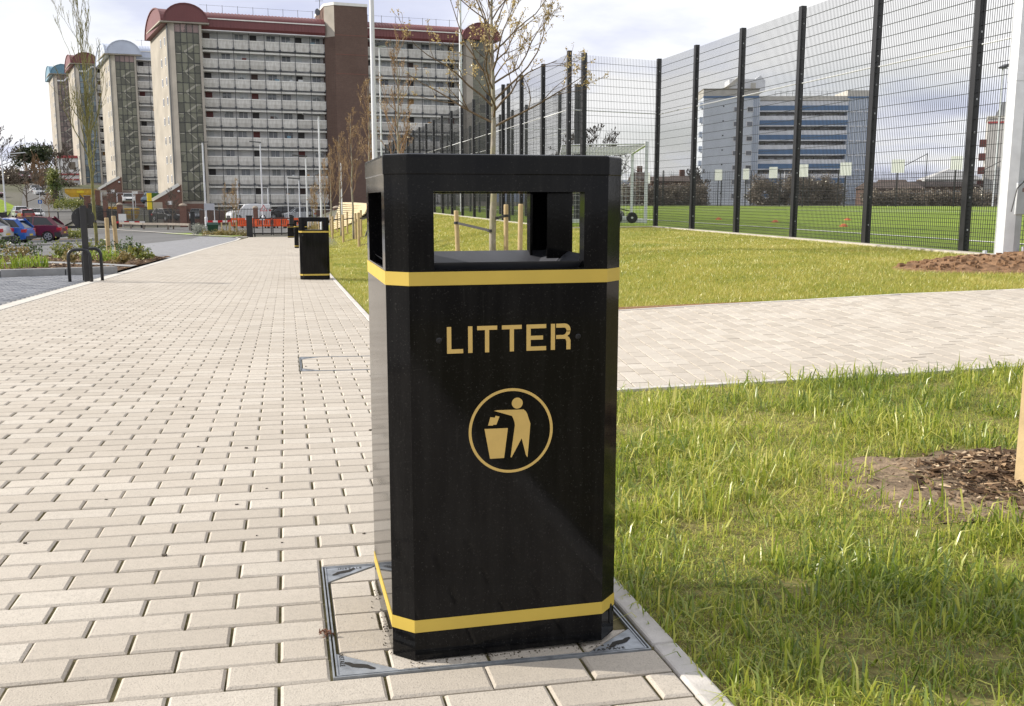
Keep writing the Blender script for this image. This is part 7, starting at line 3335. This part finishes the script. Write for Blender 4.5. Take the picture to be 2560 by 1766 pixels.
# warning sign on the lamp column
p = pix(659, 523, 103.2)
t = thing("warning_sign", "triangular red bordered road sign with two figures on the lamp column", "road sign", (p.x, p.y, p.z), .05)
tri = lambda r: [(r * math.sin(a), r * math.cos(a)) for a in (0, 2 * math.pi / 3, 4 * math.pi / 3)]
mb = MB(); mb.prism(tri(.46), 0, .02, 'y'); mb.build("border", simple("sign_red", (.45, .04, .04), .5, .05, 2), t)
mb = MB(); mb.prism(tri(.32), -.006, -.001, 'y'); mb.build("face", M_frame_w, t)
mb = MB()
for dx, s in ((-.07, 1.0), (.07, .8)):
    mb.prism([(dx - .035, -.12), (dx + .035, -.12), (dx + .03, .06 * s), (dx - .03, .06 * s)], -.011, -.007, 'y')
    mb.prism([(dx + .028 * math.cos(a), .10 * s + .028 * math.sin(a)) for a in [2 * math.pi * i / 8 for i in range(8)]], -.011, -.007, 'y')
mb.build("figures", M_blk, t)
# blue road sign on a thin pole
p = pix(100, 505, 118)
t = thing("road_sign", "small square blue sign on a thin pole by the hill road", "road sign", (p.x, p.y, p.z), .1)
mb = MB(); mb.box((-.22, -.02, -.22), (.22, .0, .22)); mb.build("panel", simple("sign_blue", (.02, .10, .33), .5, .05, 2), t)
mb = MB(); mb.box((-.06, -.026, -.12), (.06, -.021, .05)); mb.lathe([(.05, .06), (.05, .14)], 8, (0, -.03, 0)); mb.build("symbol", M_frame_w, t)
g0 = zt(p.x, p.y) - p.z
mb = MB(); mb.tube([(0, .04, g0), (0, .04, 1.6)], .03, 6); mb.build("pole", M_grey_pole, t)
# grey board on two poles
p = pix(523, 517.5, 98)
t = thing("board_sign", "plain grey board between two poles beside the lamp column", "sign", (p.x, p.y, p.z), .1)
mb = MB(); mb.box((-.5, -.03, -.34), (.5, .0, .34)); mb.build("panel", simple("grey_board", (.42, .43, .47), .5, .04, 2), t)
g0 = zt(p.x, p.y) - p.z
for x in (-.40, .48):
    mb = MB(); mb.tube([(x, .05, g0), (x, .05, 1.9 if x < 0 else .3)], .04, 6); mb.build("pole", M_grey_pole, t)
# white boards near the railings
for px, py, d, w, h, lab in ((306, 544, 112, .42, .40, "small white board fixed low on the railings behind the stakes"), (337, 482, 150, .42, .2, "small white plate on the foot of the second tower")):
    p = pix(px, py, d)
    t = thing("board_sign", lab, "sign", (p.x, p.y, p.z), .1)
    mb = MB(); mb.box((-w, -.02, -h), (w, .02, h)); mb.build("panel", M_frame_w, t)
    mb = MB(); mb.box((-.04, .022, min(-h, zt(p.x, p.y) - p.z)), (.04, .08, h)); mb.build("pole", M_grey_pole, t)
# grit bin
p = pix(532, 578, 84)
t = thing("grit_bin", "dark green grit bin standing among low plants left of the gate", "grit bin", (p.x, p.y, zt(p.x, p.y)), .1)
M_grn = simple("grit_green", (.012, .05, .035), .5, .1, 3)
mb = MB(); mb.rings([[(-.4, -.3, .12), (.4, -.3, .12), (.4, .3, .12), (-.4, .3, .12)], [(-.48, -.36, .72), (.48, -.36, .72), (.48, .36, .72), (-.48, .36, .72)]]); mb.build("tub", M_grn, t)
mb = MB(); mb.rings([[(-.52, -.4, .722), (.52, -.4, .722), (.52, .4, .722), (-.52, .4, .722)], [(-.44, -.2, .92), (.44, -.2, .92), (.44, .3, .92), (-.44, .3, .92)]]); mb.build("lid", M_grn, t)
for x in (-.3, .3):
    mb = MB(); mb.box((x - .06, -.25, -.02), (x + .06, .25, .118)); mb.build("foot", M_grn, t)

# skips and a yellow panel by the second tower
M_yel = simple("skip_yellow", (.55, .33, .03), .6, .2, 1.5)
M_yel2 = simple("panel_yellow", (.72, .55, .02), .5, .08, 1)


def skip(px, py, d, label, w=3.6, flap=True):
    p = pix(px, py, d)
    t = thing("waste_skip", label, "skip", (p.x, p.y, min(p.z, zt(p.x, p.y) + .3)), .1, "yellow waste skips by the second tower")
    mb = MB()
    mb.rings([[(-w * .32, -.75, 0), (w * .32, -.75, 0), (w * .32, .75, 0), (-w * .32, .75, 0)], [(-w / 2, -.9, .75), (w / 2, -.9, .75), (w / 2, .9, .75), (-w / 2, .9, .75)], [(-w / 2, -.9, 1.35), (w / 2, -.9, 1.35), (w / 2, .9, 1.35), (-w / 2, .9, 1.35)]])
    mb.build("tub", M_yel, t)
    mb = MB(); mb.box((-w / 2 - .05, -.97, 1.351), (w / 2 + .05, .97, 1.45)); mb.build("rim", M_yel, t)
    mb = MB(); mb.box((-.55, -.95, .75), (.55, -.91, 1.1)); mb.build("sign_plate", M_yel2, t)
    return t


skip(277, 512, 140, "yellow waste skip left of the white car below the second tower", 2.6)
skip(329, 513, 138, "yellow waste skip in front of the white car below the second tower", 1.9)
skip(202, 480, 170, "wide yellow skip with slanting ends in front of the low white building", 5.0)
p = pix(375, 525, 128)
t = thing("yellow_panel", "tall bright yellow panel standing beside the wing wall of the long block", "panel", (p.x, p.y, p.z), .3)
mb = MB(); mb.box((-.28, -.1, 0), (.28, .1, 2.2)); mb.build("panel", M_yel2, t)
mb = MB(); mb.box((-.30, -.12, 1.0), (.30, -.101, 1.1)); mb.build("strap", M_blk, t)
mb = MB(); mb.box((-.2, -.1, zt(p.x, p.y) - p.z - .1), (.2, .1, -.001)); mb.build("foot", M_blk, t)
p0, p1 = pix(378, 506, 140), pix(402, 506, 141)
dv = p1 - p0
t = thing("green_hoarding", "green hoarding between the second tower and the wing wall", "hoarding", (p0.x, p0.y, p0.z - .6), math.atan2(dv.y, dv.x))
mb = MB(); mb.box((0, 0, -1.8), (dv.length, .1, 1.9)); mb.build("panel", simple("hoarding_green", (.04, .13, .03), .7, .15, 1), t)
# temporary site fencing
p0, p1 = pix(255, 520, 132), pix(372, 516, 133)
dv = p1 - p0
t = thing("site_fence", "light grey temporary mesh fencing in front of the yellow skips", "fence", (p0.x, p0.y, p0.z - 1.0), math.atan2(dv.y, dv.x))
L = dv.length
for k in range(3):
    mb = MB()
    x0, x1 = L * k / 3, L * (k + 1) / 3 - .05
    mb.bar((x0, 0, .1), (x1, 0, .1), .05, .05); mb.bar((x0, 0, 3.0), (x1, 0, 3.0), .05, .05); mb.bar((x0, 0, 1.5), (x1, 0, 1.5), .03, .03)
    mb.bar((x0 + .03, 0, -.6), (x0 + .03, 0, 3.0), .05, .05, up=(1, 0, 0)); mb.bar((x1, 0, -.6), (x1, 0, 3.0), .05, .05, up=(1, 0, 0))
    mb.build("panel", M_grey_pole, t)

# small litter scraps and pebbles that break up the paving
mb = MB()
g = random.Random(91)
for i in range(90):
    y = 1.6 + 12 * g.random() ** 1.6
    x = g.uniform(-2.6, .7)
    s = g.uniform(.003, .008)
    mb.cbox((x, y, zt(x, y) + s * .3), (s * 1.6, s, s * .7), g.uniform(0, 3))
tag(mb.build("grit", simple("grit", (.09, .075, .06), .9, .4, 60), fix=False), "specks of grit and seed husks scattered over the beige path", "grit", kind="stuff")
